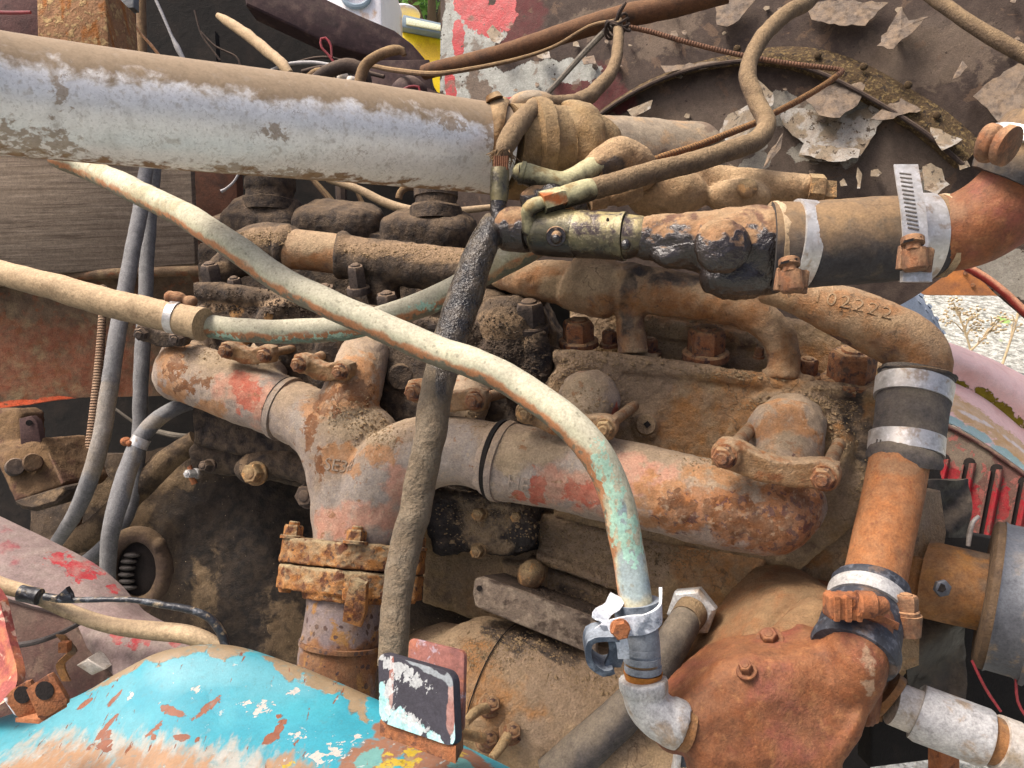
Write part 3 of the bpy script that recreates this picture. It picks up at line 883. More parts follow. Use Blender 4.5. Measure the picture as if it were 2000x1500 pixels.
shiny_black = MAT('shiny_black_plastic_bag', ['#14110f', '#1d1917'], [L('#5c5246', 'up', .35, .85, amp=.9, s=40, rough=.9)], s=30, rough=.4, fine=(.1, 300), med=(.6, 70), spec=.5)
beltgrey = MAT('worn_grey_pulley', ['#4a4c50', '#54565b', '#404146'], [L('#7a6a58', 'n', .66, .8, s=60), L('#6e7176', 'up', .3, .8, s=60, k=.7)], s=60, rough=.55, metal=.3, fine=(.05, 600), med=(.1, 120))
nickel = MAT('dull_white_pipe', ['#a59d92', '#b5ada3', '#958c80'], [L('#8d7b5f', 'n', .62, .78, s=40, k=.8), L('#c9c4bd', 'n', .6, .8, s=120, k=.5)], s=60, rough=.6, metal=.25, fine=(.05, 500), med=(.12, 120))
blade_m = MAT('grey_painted_blade', ['#4d5256', '#5a5f63'], s=50, rough=.6)

oilolive = MAT('oil_filmed_olive_brass', ['#454230', '#555039', '#3a372b'], [
    L('#7a7352', 'up', .45, .85, amp=.9, s=60, col2='#8a7c54'), L('#2c2824', 'n', .52, .7, s=50, rough=.2),
    L('#161414', 'down', -.1, .4, amp=.9, s=60, rough=.15)], s=40, rough=.38, metal=.2, fine=(.15, 600), med=(.4, 150), spec=.6)
# ---------------------------------------------------------------- ground and what stands outside
g = M()
g.add([(-90, -30, 0), (90, -30, 0), (90, 150, 0), (-90, 150, 0)], [(0, 1, 2, 3)])
tag(build('gravel_ground', g, gravel_m, kind='structure'))

def on_ground(x, y):
    r = FWD + RGT * ((x - 1000.0) / F) - UPV * ((y - 750.0) / F)
    return CAM + r * (-CAM[2] / r[2])

def leafcloud(m, c, rad, n, size, rnd):
    V, Fc = [], []
    for k in range(n):
        while True:
            q = np.array([rnd.uniform(-1, 1) for _ in range(3)])
            if np.linalg.norm(q) < 1: break
        p = np.asarray(c) + q * rad
        a = nrm([rnd.gauss(0, 1) for _ in range(3)]); b = nrm(np.cross(a, [rnd.gauss(0, 1) for _ in range(3)]))
        s = size * rnd.uniform(.6, 1.4)
        i = len(V)
        V += [p - a * s, p + b * s * .45, p + a * s, p - b * s * .45]
        Fc.append((i, i + 1, i + 2, i + 3))
    m.add(V, Fc)

rnd = random.Random(4)
base = P(835, 10, 14.0); base[2] = 0
tr = thing('leafy_tree', base, 'green leafy tree far behind the yellow truck', 'tree')
m = M()
tube_w(m, [list(base) + [.14], list(base + (0.05, 0, 1.2)) + [.11], list(base + (.1, 0, 2.6)) + [.05]], n=10, step=.2)
for a in range(5):
    e = base + np.array((rnd.uniform(-.8, .8), rnd.uniform(-.6, .6), rnd.uniform(2.2, 3.2)))
    tube_w(m, [list(base + (0.05, 0, 1.2)) + [.05], list((base + (0, 0, 1.6) + e) / 2) + [.04], list(e) + [.015]], n=6, step=.2)
build('trunk', m, bark_m, tr)
m = M()
for a in range(16):
    c = base + np.array((rnd.uniform(-1.0, 1.0), rnd.uniform(-.8, .8), rnd.uniform(1.1, 3.3)))
    leafcloud(m, c, rnd.uniform(.25, .5), 160, .07, rnd)
build('crown', m, leaf_m, tr, smooth=False)

yt = thing('yellow_truck', (*P(840, 100, 7.5)[:2], 0), 'bright yellow truck roof with a light bar seen beyond the dark cowl', 'truck')
d = 7.5
m = M()
prism(m, [P(765, 58, d), P(800, 62, d), P(880, 78, d), P(1150, 110, d), P(1150, 420, d), P(765, 420, d)], FWD, 1.6, chamfer=.03)
build('cab', m, yellow_m, yt)
m = M(); prism(m, [P(788, 28, d - .1), P(905, 54, d - .1), P(905, 72, d - .1), P(780, 52, d - .1)], FWD, .12, .01)
lb = build('light_bar', m, lightframe_m, yt)
m = M(); prism(m, [P(794, 34, d - .12), P(904, 58, d - .12), P(904, 67, d - .12), P(793, 47, d - .12)], FWD, .03, .004)
build('lens', m, lightbar_m, yt)
m = M(); ellipsoid(m, P(790, 28, d + .3), CAMAX, (.16, .055, .2)); build('roof_beacon', m, white_m, yt)
m = M(); ellipsoid(m, P(772, 47, d + .05), CAMAX, (.055, .035, .05)); build('amber_lamp', m, amber_m, yt)

wt = thing('white_truck', (*P(690, 0, 6.0)[:2], 0), 'sunlit white truck body behind the dark cowl', 'truck')
d = 6.0
m = M(); prism(m, [P(560, -120, d), P(742, -120, d), P(746, 20, d), P(752, 400, d), P(560, 400, d)], FWD, 1.2, chamfer=.03)
build('body', m, white_m, wt)
m = M()
c, ax = P(696, -6, d - .02), FWD
tube_w(m, [list(c + (RGT * math.cos(a) * .1 + UPV * math.sin(a) * .075)) + [.022] for a in np.linspace(0, 2 * math.pi, 25)], n=8, step=.03)
build('wheel_arch_trim', m, lightframe_m, wt)

# tyre, beam and weeds seen through the gap on the right
p0 = on_ground(1850, 720)
ty = thing('truck_tyre', p0, 'large grey ribbed tyre standing on the gravel behind the curved pipe', 'tyre')
cw = P(1700, 735, 2.75)
ax = nrm(-FWD * .80 + RGT * .42 + UPV * .1)
m = M(); profile(m, cw - ax * .10, cw + ax * .10, [(0, .20), (0, .33), (.12, .365), (.5, .37), (.80, .362), (.93, .345), (1, .31), (1.0, .20)], 64)
build('tread', m, tyre_m, ty)
ref = nrm(np.cross((0, 0, 1.0), ax)); v2 = np.cross(ax, ref)
m = M()
for k in range(40):
    a = k * 2 * math.pi / 40
    rad = ref * math.cos(a) + v2 * math.sin(a)
    tan = -ref * math.sin(a) + v2 * math.cos(a)
    box(m, cw + rad * .335 + ax * .082, (nrm(rad - ax * .5 + tan * .25), tan, nrm(ax + rad * .5)), (.035, .009, .006))
    box(m, cw + rad * .368 + ax * .01, (nrm(ax + tan * .35), nrm(tan - ax * .35), rad), (.07, .009, .006))
build('tread_rib', m, tyre_m, ty, kind='stuff')

b = thing('rusty_beam', on_ground(1900, 640), 'rusty flat beam lying above the gravel at the right edge', 'beam')
d = 3.6
m = M(); prism(m, [P(1700, 470, d), P(2120, 470, d), P(2120, 580, d), P(1810, 577, d), P(1700, 560, d)], nrm((0, 1, 0)), .15, .004)
build('web', m, rustbeam_m, b)
m = M()
for x, y in ((1885, 533), (1900, 557)):
    profile(m, P(x, y, d - .012), P(x, y, d + .02), [(0, .009), (1, .011)], 12)
build('bolt', m, bolt_rust, b)

def weed(x0, y0, x1, y1, d, spread, heads, label, seed):
    r = random.Random(seed)
    a, c = P(x0, y0, d), P(x1, y1, d)
    t = thing('dry_weed', (a[0], a[1], a[2]), label, 'weed', 'dry weeds at the right edge')
    m = M()
    mid = (a + c) / 2 + RGT * spread * .1
    tube_w(m, [list(a) + [.0035], list(mid) + [.0028], list(c) + [.0018]], n=6, step=.03)
    tips = [c]
    for k in range(7):
        s = a + (c - a) * r.uniform(.35, .9)
        e = s + (c - a) * r.uniform(.1, .35) + RGT * r.uniform(-1, 1) * spread + FWD * r.uniform(-1, 1) * spread * .5
        tube_w(m, [list(s) + [.002], list((s + e) / 2 + UPV * .01) + [.0016], list(e) + [.0012]], n=5, step=.03)
        tips.append(e)
    build('stem', m, weed_m, t)
    m = M()
    for q in tips:
        for k in range(heads):
            cc = q + np.array([r.gauss(0, 1) for _ in range(3)]) * spread * .22
            ellipsoid(m, cc, CAMAX, (.0042, .0036, .004), 6, 4)
    build('seed_head', m, weed_m, t, kind='stuff')
weed(1900, 700, 1862, 590, 2.3, .05, 12, 'dry weed with pale fluffy seed heads in front of the tyre', 1)
weed(1890, 690, 1945, 632, 2.2, .05, 5, 'branching dry weed with small brown seed heads on the gravel', 2)
weed(1955, 720, 1996, 590, 2.1, .02, 1, 'thin bare dry stalk leaning at the right edge', 3)

# ---------------------------------------------------------------- front fender and radiator shell at the right
def sweep_arc(inner, outer, d0, d1, n=12):
    return [[P(*(np.array(i) * (1 - t) + np.array(o) * t), d0 + (d1 - d0) * t + .03 * math.sin(t * math.pi) * -1) for i, o in zip(inner, outer)] for t in np.linspace(0, 1, 5)]
ff = thing('front_fender', P(1930, 800, 1.35), 'pink front fender, its paint lightened for sun glare, with a mossy groove and turquoise edge', 'fender')
inner = [(1760, 800), (1840, 820), (1900, 850), (1960, 890), (2020, 935), (2120, 1020)]
mid_ = [(1760, 712), (1850, 742), (1910, 770), (1960, 806), (2020, 860), (2120, 960)]
outer = [(1760, 648), (1850, 668), (1910, 690), (1960, 712), (2020, 745), (2120, 810)]
m = M(); grid(m, [[P(x, y, 1.28) for x, y in inner], [P(x, y + (a - y) * .5 + 2, 1.30) for (x, y), (_, a) in zip(mid_, inner)], [P(x, y, 1.37) for x, y in mid_]], thick=.008, nu=60, nv=24, direction=FWD)
build('inner_flange', m, pinkpaint, ff, paint={'orange': [(1900, 810, 60, 26, 1, 30), (1980, 870, 60, 30, 1, 35), (1850, 770, 30, 20)], 'turq': [(1850, 818, 40, 8, 1, 20), (1910, 850, 40, 10, 1, 28), (1970, 894, 50, 11, 1, 35)], 'whit': [(1870, 836, 60, 5, 1, 24), (1950, 888, 60, 5, 1, 36)]})
m = M(); grid(m, [[P(x, y, 1.372) for x, y in mid_], [P(x, (y + a) / 2 - 14, 1.36) for (x, y), (_, a) in zip(mid_, outer)], [P(x, y, 1.44) for x, y in outer]], thick=.008, nu=60, nv=24, direction=FWD)
build('crown_panel', m, pinkpaint, ff, paint={'moss': [(1870, 748, 26, 7, 1, 20), (1920, 772, 26, 11, 1, 32), (1955, 797, 26, 10, 1, 36), (1985, 825, 20, 10, 1, 40)]})

rs = thing('radiator_shell', P(1920, 960, 1.15), 'dusty red radiator shell side with vertical louvres', 'radiator shell')
A_, B_, C_ = (1820, 830, 1.2), (2000, 930, 1.12), (1900, 1100, 1.16)
SA, SN = plane3(A_, B_, C_)
S = lambda x, y, o=0: P(x, y, dE(x, y, o, SA, SN))
m = M(); grid(m, [[S(x, y + dy) for x, y in [(1780, 812), (1840, 832), (1900, 862), (1960, 902), (2020, 946), (2120, 1030)]] for dy in (0, 110, 240, 400)], thick=.02, nu=110, nv=80, direction=-SN)
build('side_panel', m, shell_m, rs, noise=[(.0015, 12)], paint={'dust': [(1850, 880, 40, 40), (1900, 900, 30, 40), (1885, 950, 20, 60)], 'red': [(1850, 945, 26, 24), (1890, 980, 20, 40), (1822, 940, 16, 14), (1960, 985, 8, 40)]})
for k, (xa, ya, xb, yb, wd) in enumerate(((1843, 895, 1822, 985, 22), (1893, 903, 1868, 1030, 23), (1946, 915, 1918, 1060, 24), (2000, 940, 1975, 1070, 24))):
    m = M()
    arcp = [(xa + wd / 2 * math.cos(a), ya - 9 * math.sin(a)) for a in np.linspace(math.pi, 0, 7)]
    prism(m, [S(x, y, .0035) for x, y in arcp] + [S(xb + wd / 2, yb, .0035), S(xb - wd / 2, yb, .0035)], -SN, .004)
    lv = build('louvre', m, slot_dark, rs)
    m = M()
    grid(m, [[S(xa + (xb - xa) * t + wd * u, ya + 2 + (yb - ya) * t, h_) for u, h_ in ((-.02, .0045), (.18, .008), (.42, .009), (.62, .004))] for t in (0.0, .3, .6, 1.0)], thick=.002, nu=14, nv=30, direction=-SN)
    build('louvre_lip', m, shell_m, lv, paint={'red': [((xa + xb) / 2 + 6, (ya + yb) / 2 + 20, 14, 60)]})
    m = M()
    prism(m, [S(xa - wd * .62, ya + 6, .009), S(xa - wd * .45, ya + 4, .009), S(xb - wd * .42, yb, .009), S(xb - wd * .62, yb, .009)], -SN, .004)
    build('louvre_edge', m, shell_m, lv)
m = M()
tube_w(m, [list(S(x, y, .003)) + [.0035] for x, y in [(1780, 806), (1840, 827), (1900, 857), (1960, 897), (2020, 941), (2120, 1025)]], n=10, step=.02)
build('top_bead', m, inner_m, rs)

# ---------------------------------------------------------------- far side panel of the engine bay
PA, PN = plane3((900, 100, 1.42), (1950, 250, 1.12), (1400, 400, 1.26))
Q = lambda x, y, o=0: P(x, y, dE(x, y, o, PA, PN))
sp_ = thing('inner_side_panel', Q(1450, 620), 'dark inner side panel of the engine bay with peeling paint', 'panel')
cols_ = [870, 1000, 1150, 1300, 1450, 1600, 1750, 1880, 1960, 2100]
lows = [420, 520, 600, 640, 650, 640, 600, 522, 575, 700]
tops = [-150, -220, -300, -360, -400, -420, -420, -420, -400, -400]
m = M(); grid(m, [[Q(x + (-10 if x == 870 else 0), t + (l - t) * f, .03 * math.sin(f * 3)) for x, t, l in zip(cols_, tops, lows)] for f in np.linspace(0, 1, 9)], thick=.012, nu=230, nv=220, direction=FWD)
build('sheet', m, panel_m, sp_, noise=[(.006, 5), (.0015, 25)], paint={
    'white': [(885, 60, 22, 130), (925, 90, 40, 70), (920, 160, 60, 44), (980, 190, 60, 40), (1050, 150, 70, 30), (1110, 140, 60, 26), (965, 70, 26, 14), (900, 200, 40, 60), (1010, 170, 80, 36)],
    'red': [(925, 20, 34, 36), (960, 40, 30, 34), (896, 70, 14, 40), (905, 0, 18, 30), (882, 175, 8, 30), (1000, 200, 22, 10), (872, 160, 5, 30), (985, 20, 24, 46)],
    'redb': [(1010, 40, 60, 60), (1140, 170, 60, 50), (1180, 200, 60, 30)],
    'inner': [(1500, 300, 120, 90), (1650, 300, 120, 90), (1350, 220, 110, 60), (1780, 330, 90, 90), (1800, 90, 130, 60)],
    'mud': [(925, 150, 12, 46), (940, 190, 26, 30), (1300, 60, 60, 60), (1180, 40, 100, 30), (1800, 110, 130, 60), (1250, 260, 80, 50)],
    'bare': [(1520, 220, 50, 36), (1590, 225, 60, 26), (1640, 250, 60, 40), (1690, 210, 60, 18, 1, 10), (1600, 290, 50, 20), (1480, 250, 20, 40), (1470, 320, 30, 14), (1660, 290, 18, 36), (1810, 350, 18, 26), (1960, 540, 60, 30), (1930, 500, 60, 24), (2000, 560, 60, 24)]})
# the wheel-arch strip
arc = [(1090, 285, 5), (1140, 245, 6), (1200, 200, 7), (1270, 160, 8), (1350, 130, 10), (1440, 112, 16), (1520, 106, 30), (1600, 118, 44), (1680, 150, 54), (1760, 195, 56), (1830, 240, 58), (1900, 300, 58)]
m = M()
up_, lo_ = [], []
for k, (x, y, wd) in enumerate(arc):
    x0, y0, _ = arc[max(k - 1, 0)]; x1, y1, _ = arc[min(k + 1, len(arc) - 1)]
    n2 = nrm((y1 - y0, -(x1 - x0)))
    up_.append((x + n2[0] * wd / 2, y + n2[1] * wd / 2)); lo_.append((x - n2[0] * wd / 2, y - n2[1] * wd / 2))
grid(m, [[Q(x, y, .034) for x, y in up_], [Q((a + x) / 2, (b + y) / 2, .05) for (a, b), (x, y) in zip(up_, lo_)], [Q(x, y, .052) for x, y in lo_]], thick=.02, nu=120, nv=12, direction=FWD)
build('arch_strip', m, strip_m, sp_, noise=[(.002, 60)])
m = M(); tube_w(m, [list(Q(x, y, .056)) + [.0035] for x, y in lo_], n=8, step=.02)
build('arch_lip', m, wire_dark, sp_)
m = M(); tube_w(m, [list(Q(x, y, .03)) + [.006] for x, y in [(1840, 490), (1880, 517), (1920, 540), (1960, 570), (2000, 608), (2100, 700)]], n=10, step=.02)
build('red_edge_bead', m, MAT('dark_red_edge', ['#6d1c18', '#7c2a20'], [L('#c89a78', 'up', .3, .7, s=40, k=.7)], s=30, rough=.5), sp_)
for x, y in ((1597, 108), (1687, 130), (1774, 166), (1830, 225), (1440, 95)):
    m = M(); ellipsoid(m, Q(x, y, .052), CAMAX, (.006, .006, .004), 12, 8); build('rivet', m, strip_m, sp_)

def flake(poly, off, curl, mat, seed, edge=None):
    """a peeled paint chip: jagged outline, lifted along one side, with thickness"""
    r = random.Random(seed)
    pts = []
    n = len(poly)
    for k in range(n):
        a, b = np.array(poly[k], float), np.array(poly[(k + 1) % n], float)
        L_ = np.linalg.norm(b - a); s = max(1, int(L_ / 11))
        for j in range(s):
            q = a + (b - a) * j / s
            if j: q = q + np.array((r.uniform(-1, 1), r.uniform(-1, 1))) * 2.6
            pts.append(q)
    c = np.mean(pts, 0)
    tops_ = max(abs(q[1] - c[1]) for q in pts) + 1e-6
    w3 = [Q(q[0], q[1], off + curl * (.5 + .5 * (q[1] - c[1]) / tops_) ** 1.6) for q in pts]
    cen = np.mean(w3, 0)
    n3 = len(w3)
    V = np.array(w3 + [cen] + [q - PN * .0016 for q in w3] + [cen - PN * .0016])
    Fc = []
    for k in range(n3):
        k2 = (k + 1) % n3
        Fc += [(k, k2, n3), (n3 + 1 + k2, n3 + 1 + k, 2 * n3 + 1), (k2, k, n3 + 1 + k, n3 + 1 + k2)]
    m = M(); m.add(V, Fc)
    return build('paint_flake', m, mat, sp_, smooth=False)
FL = [
 ([(1395, 0), (1475, 0), (1450, 30), (1420, 52), (1400, 48)], .045, .02, flake_m),
 ([(1570, 10), (1620, 0), (1735, 5), (1690, 50), (1640, 50), (1585, 38)], .045, .02, flake_m),
 ([(1712, 90), (1760, 15), (1775, 40), (1815, 32), (1790, 55), (1745, 95)], .05, .03, flake_m),
 ([(1860, 155), (1880, 118), (1890, 130), (1875, 148)], .05, .025, flake_m),
 ([(1915, 175), (1960, 140), (2020, 112), (2020, 250), (1960, 245), (1900, 188)], .05, .03, flake_m),
 ([(1475, 150), (1492, 165), (1510, 182), (1510, 205), (1480, 225), (1478, 190)], .05, .02, flake_light),
 ([(1405, 255), (1420, 225), (1460, 205), (1475, 230), (1450, 290), (1410, 275)], .05, .03, flake_light),
 ([(1570, 190), (1640, 160), (1692, 157), (1675, 205), (1640, 230), (1600, 225)], .05, .02, flake_m),
 ([(1520, 210), (1600, 215), (1640, 230), (1700, 205), (1740, 200), (1720, 240), (1690, 290), (1680, 305), (1640, 312), (1600, 315), (1560, 305), (1570, 280), (1530, 245)], .036, .012, flake_light),
 ([(1560, 302), (1572, 276), (1610, 285), (1680, 292), (1676, 308), (1630, 316)], .05, .016, flake_light),
 ([(1490, 330), (1500, 300), (1530, 258), (1525, 290), (1505, 312)], .05, .03, flake_m),
 ([(1675, 325), (1684, 340), (1680, 368), (1674, 368), (1672, 345)], .05, .03, flake_light),
 ([(1815, 245), (1880, 272), (1860, 285), (1840, 294), (1825, 270)], .05, .03, flake_light),
 ([(1802, 325), (1818, 318), (1840, 330), (1845, 352), (1855, 360), (1830, 380), (1805, 370)], .05, .02, flake_light),
 ([(1872, 320), (1888, 312), (1895, 325), (1875, 332)], .05, .02, flake_light),
 ([(1760, 192), (1740, 200), (1700, 232), (1720, 235), (1800, 215)], .05, .02, flake_m),
 ([(1225, 215), (1250, 205), (1275, 195), (1270, 212), (1235, 230)], .05, .02, flake_light),
 ([(1040, 95), (1065, 92), (1075, 112), (1060, 115), (1050, 112)], .045, .02, flake_light),
 ([(1135, 112), (1160, 108), (1165, 125), (1140, 126)], .045, .02, flake_m),
 ([(950, 62), (962, 48), (985, 72), (975, 85), (960, 80)], .045, .02, flake_light),
 ([(1290, 128), (1425, 118), (1425, 128), (1300, 142)], .05, .012, flake_m),
 ([(1425, 320), (1455, 332), (1465, 340), (1440, 345)], .05, .02, flake_light),
 ([(1640, 355), (1648, 348), (1655, 362), (1642, 364)], .05, .02, flake_light)]
for k, (pl, of, cu, mt) in enumerate(FL):
    flake(pl, of, cu, mt, k)
rq = random.Random(21)
for k in range(46):                       # many small chips
    x, y = rq.uniform(1000, 1990), rq.uniform(0, 380)
    if y > 330 - (x - 1450) * .0 and x < 1400: y = rq.uniform(0, 190)
    s_ = rq.uniform(4, 13); a0 = rq.uniform(0, 6.28)
    flake([(x + s_ * rq.uniform(.5, 1.4) * math.cos(a0 + q), y + s_ * rq.uniform(.4, 1.0) * math.sin(a0 + q)) for q in (0, 1.1, 2.3, 3.6, 4.9)], .035, .014, flake_m if rq.random() < .75 else flake_light, 100 + k)

# ---------------------------------------------------------------- firewall, board, cowl
fw = thing('firewall', P(150, 800, 1.3), 'rusty firewall with a red lower edge behind the hoses on the left', 'firewall')
m = M(); prism(m, [P(-200, 480, 1.26), P(420, 500, 1.32), P(420, 640, 1.32), P(330, 770, 1.29), P(200, 790, 1.27), P(120, 780, 1.26), P(-200, 820, 1.2)], FWD, .02, .003)
mm = M(); grid(mm, [[P(x, y, dd) for x, dd in ((-200, 1.22), (0, 1.24), (150, 1.26), (330, 1.29), (430, 1.31))] for y in (500,)] + [[P(x, y, dd) for (x, dd), y in zip(((-200, 1.22), (0, 1.235), (150, 1.255), (330, 1.285), (430, 1.31)), ys)] for ys in ((600, 600, 600, 600, 600), (700, 700, 700, 690, 690), (830, 797, 778, 772, 770))], thick=.015, nu=110, nv=60, direction=FWD)
build('lower_panel', mm, firewall_m, fw, noise=[(.003, 20)], paint={'red': [(60, 730, 140, 50), (200, 720, 80, 60), (120, 660, 100, 30), (0, 690, 90, 70)], 'edge': [(0, 796, 60, 5), (60, 786, 60, 5), (115, 779, 30, 5)]})
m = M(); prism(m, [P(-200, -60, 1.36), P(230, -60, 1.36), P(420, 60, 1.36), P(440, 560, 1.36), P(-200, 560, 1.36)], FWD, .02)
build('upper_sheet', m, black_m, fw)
m = M(); tube_w(m, [list(P(x, y, 1.23)) + [.008] for x, y in ((-100, 560), (60, 545), (200, 535), (330, 530), (420, 528))], n=10, step=.02)
build('seam_rib', m, firewall_m, fw)
m = M(); prism(m, [P(-120, 290, 1.2), P(240, 305, 1.23), P(372, 318, 1.25), P(381, 515, 1.25), P(0, 542, 1.2), P(-120, 548, 1.19)], FWD, .016, .002)
tag(build('plywood_board', m, wood_m, paint={'white': [(80, 465, 30, 22), (150, 480, 40, 16)]}), 'weathered grey brown board behind the grey hoses under the big pipe', 'board')
m = M(); prism(m, [P(355, 300, 1.29), P(460, 300, 1.29), P(470, 520, 1.29), P(392, 520, 1.29)], FWD, .03, .004)
tag(build('rusty_bracket_plate', m, MAT('dark_brown_rust', ['#3d2419', '#4d2e1e', '#2f1d16'], s=30, rough=.9)), 'dark brown rusty plate right of the board under the big pipe', 'plate')

cw_ = thing('cowl', P(650, 150, 1.5), 'dark maroon cowl edge rising behind the big pipe', 'cowl')
m = M(); prism(m, [P(470, -40, 1.42), P(560, -40, 1.46), P(700, 28, 1.5), P(770, 58, 1.52), P(805, 85, 1.53), P(828, 112, 1.54), P(840, 140, 1.54), P(852, 190, 1.54), P(820, 160, 1.53), P(780, 128, 1.51), P(640, 85, 1.47), P(480, 10, 1.42)], FWD, .06, .005)
build('rim', m, cowl_m, cw_, noise=[(.0, 1)])
m = M(); prism(m, [P(690, 118, 1.47), P(838, 115, 1.5), P(846, 215, 1.5), P(840, 300, 1.5), P(690, 300, 1.47)], FWD, .05, .004)
build('end_plate', m, cowl_m, cw_)
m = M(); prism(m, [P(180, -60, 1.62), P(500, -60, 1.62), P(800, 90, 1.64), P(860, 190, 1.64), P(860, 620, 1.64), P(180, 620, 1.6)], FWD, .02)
build('back_sheet', m, black_m, cw_)  # black colour stands for the unlit space under the cowl
m = M(); prism(m, [P(830, 170, 1.46), P(880, 190, 1.46), P(1000, 420, 1.46), P(1000, 640, 1.46), P(830, 640, 1.46)], FWD, .02)
build('gusset', m, cowl_m, cw_)
# rusty post, top left
post = thing('rust_streaked_post', P(145, 90, .98), 'rust streaked square post coated in dried mud at top left', 'post')
m = M(); prism(m, [P(70, -30, .98), P(205, -30, .98), P(214, 120, .98), P(72, 100, .98)], FWD, .08, .004)
build('face', m, rustpost, post, noise=[(.001, 40)])
m = M(); prism(m, [P(-60, -60, 1.1), P(75, -60, 1.1), P(75, 120, 1.1), P(-60, 120, 1.1)], FWD, .03, .002)
tag(build('maroon_plate', m, MAT('dull_maroon', ['#4a3432', '#573c38', '#3c2b2a'], s=30, rough=.85)), 'dull maroon plate left of the mud coated post', 'plate')

# black sheet added to paint the shade behind and below the engine: undertray
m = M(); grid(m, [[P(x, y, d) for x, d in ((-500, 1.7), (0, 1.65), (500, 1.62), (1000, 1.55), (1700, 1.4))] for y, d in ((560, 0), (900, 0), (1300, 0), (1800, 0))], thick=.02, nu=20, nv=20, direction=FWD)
tag(build('backdrop', m, black_m), 'black painted-shade undertray closing the bay behind and below the engine', 'panel')

# ---------------------------------------------------------------- engine: heads, block, covers
def epoly(pts, o): return [E(x, y, o) for x, y in pts]

hd = thing('front_cylinder_head', E(1400, 1000, -.05), 'tan dusted rusty front cylinder head with big hexagon bolts along its ledge', 'cylinder head')
m = M()
prism(m, epoly([(1078, 700), (1240, 706), (1420, 735), (1560, 752), (1716, 775), (1730, 900), (1690, 1010), (1560, 1120), (1080, 1020)], 0), -EN, .15, .008)
prism(m, epoly([(1078, 680), (1240, 690), (1420, 718), (1725, 757), (1722, 790), (1420, 752), (1078, 716)], .006), -EN, .14, .008)
prism(m, epoly([(1225, 560), (1560, 620), (1742, 640), (1742, 760), (1225, 700)], -.055), -EN, .1, .01)
prism(m, epoly([(1235, 610), (1480, 650), (1480, 680), (1235, 655)], -.045), -EN, .1, .006)
prism(m, epoly([(1108, 575), (1225, 560), (1225, 700), (1108, 690)], -.075), -EN, .1, .01)
profile(m, E(1535, 870, -.03), E(1535, 870, .008), [(0, E(1535, 870)[1] * 0 + .066), (.8, .064), (1, .058)], 30)
profile(m, E(1150, 790, -.03), E(1150, 790, .01), [(0, .056), (.8, .054), (1, .046)], 30)
profile(m, E(1262, 830, -.03), E(1262, 830, .006), [(0, .02), (.8, .018), (1, .014)], 20)
prism(m, epoly([(1080, 860), (1180, 850), (1240, 905), (1240, 1000), (1080, 960)], .02), -EN, .05, .008)
hm = cast(m, .0024, 2)
hb = build('casting', hm, head_tan, hd, noise=[(.0012, 22), (.0014, 70), (.0011, 150), (.0006, 320)], paint={
    'rust': [(1480, 740, 90, 30), (1330, 830, 60, 70), (1440, 800, 60, 60), (1420, 900, 80, 40), (1600, 700, 60, 30), (1640, 820, 60, 40), (1320, 600, 70, 30), (1400, 640, 60, 24)],
    'dust': [(1120, 700, 60, 40), (1180, 760, 50, 80), (1250, 760, 60, 60), (1320, 710, 70, 20), (1420, 710, 60, 14), (1560, 780, 90, 14), (1640, 960, 50, 60), (1600, 800, 60, 30), (1150, 640, 50, 40)],
    'oil': [(1660, 800, 26, 50), (1690, 860, 20, 50), (1690, 660, 40, 30)]})
def hbolt(x, y, o, r_px, h, ax=None, mat=bolt_rust, parent=hd, name='head_bolt', label=None, washer=1.25, rot=.2, dome=True):
    p = E(x, y, o)
    d = np.dot(p - CAM, FWD)
    m = M(); hexbolt(m, p, EN if ax is None else ax, r_px * d / F, h, washer, rot=rot, dome=dome)
    return build(name, m, mat, parent, label, noise=[(.0006, 120)], sharp=30)
UPB = nrm(np.array((-.05, .03, 1.0)))
hbolt(1130, 668, -.03, 31, .026, UPB)
hbolt(1378, 692, -.03, 36, .030, UPB)
hbolt(1660, 745, -.02, 44, .034, UPB)
hbolt(1575, 735, -.035, 20, .02, UPB, washer=1.4)
hbolt(1190, 672, -.04, 15, .016, UPB)
hbolt(1268, 690, -.04, 16, .018, UPB, washer=1.5)
hbolt(1482, 696, -.03, 9, .01, UPB)
m = M(); profile(m, E(1262, 830, .006), E(1262, 830, .010), [(0, .012), (1, .010)], 16); build('core_plug', m, head_tan, hd)
m = M(); profile(m, E(1264, 829, .009), E(1264, 829, .0112), [(0, .0042), (1, .004)], 4); build('square_socket', m, slot_dark, hd)

rh = thing('rear_cylinder_head', E(720, 900, -.05), 'black grimy rear cylinder head behind the two crossing pipes', 'cylinder head')
m = M()
prism(m, epoly([(372, 560), (560, 580), (860, 640), (1066, 690), (1064, 1000), (760, 960), (372, 870)], 0), -EN, .17, .008)
prism(m, epoly([(372, 545), (560, 565), (860, 622), (1068, 672), (1066, 700), (860, 655), (560, 600), (372, 585)], .008), -EN, .15, .008)
prism(m, epoly([(385, 470), (1000, 500), (1068, 640), (1068, 690), (385, 580)], -.11), -EN, .12, .012)
for x, y in ((570, 650), (690, 670), (930, 760)):
    profile(m, E(x, y, -.03), E(x, y, .012), [(0, .05), (.8, .046), (1, .038)], 24)
ball(m, 1000, 640, dE(1000, 640, -.01), 150, 130, 110)
ball(m, 940, 620, dE(940, 620, -.03), 150, 120, 110)
ball(m, 1010, 560, dE(1010, 560, -.08), 130, 120, 100)
ball(m, 1045, 700, dE(1045, 700, -.0), 70, 160, 60)
build('casting', cast(m, .003, 5), grime, rh, noise=[(.003, 20), (.0025, 60), (.0012, 160)], paint={
    'rust': [(460, 610, 14, 14), (525, 618, 8, 10)], 'dust': [(560, 590, 110, 8), (980, 650, 60, 40), (740, 640, 60, 14), (420, 600, 40, 10)]})
m = M()
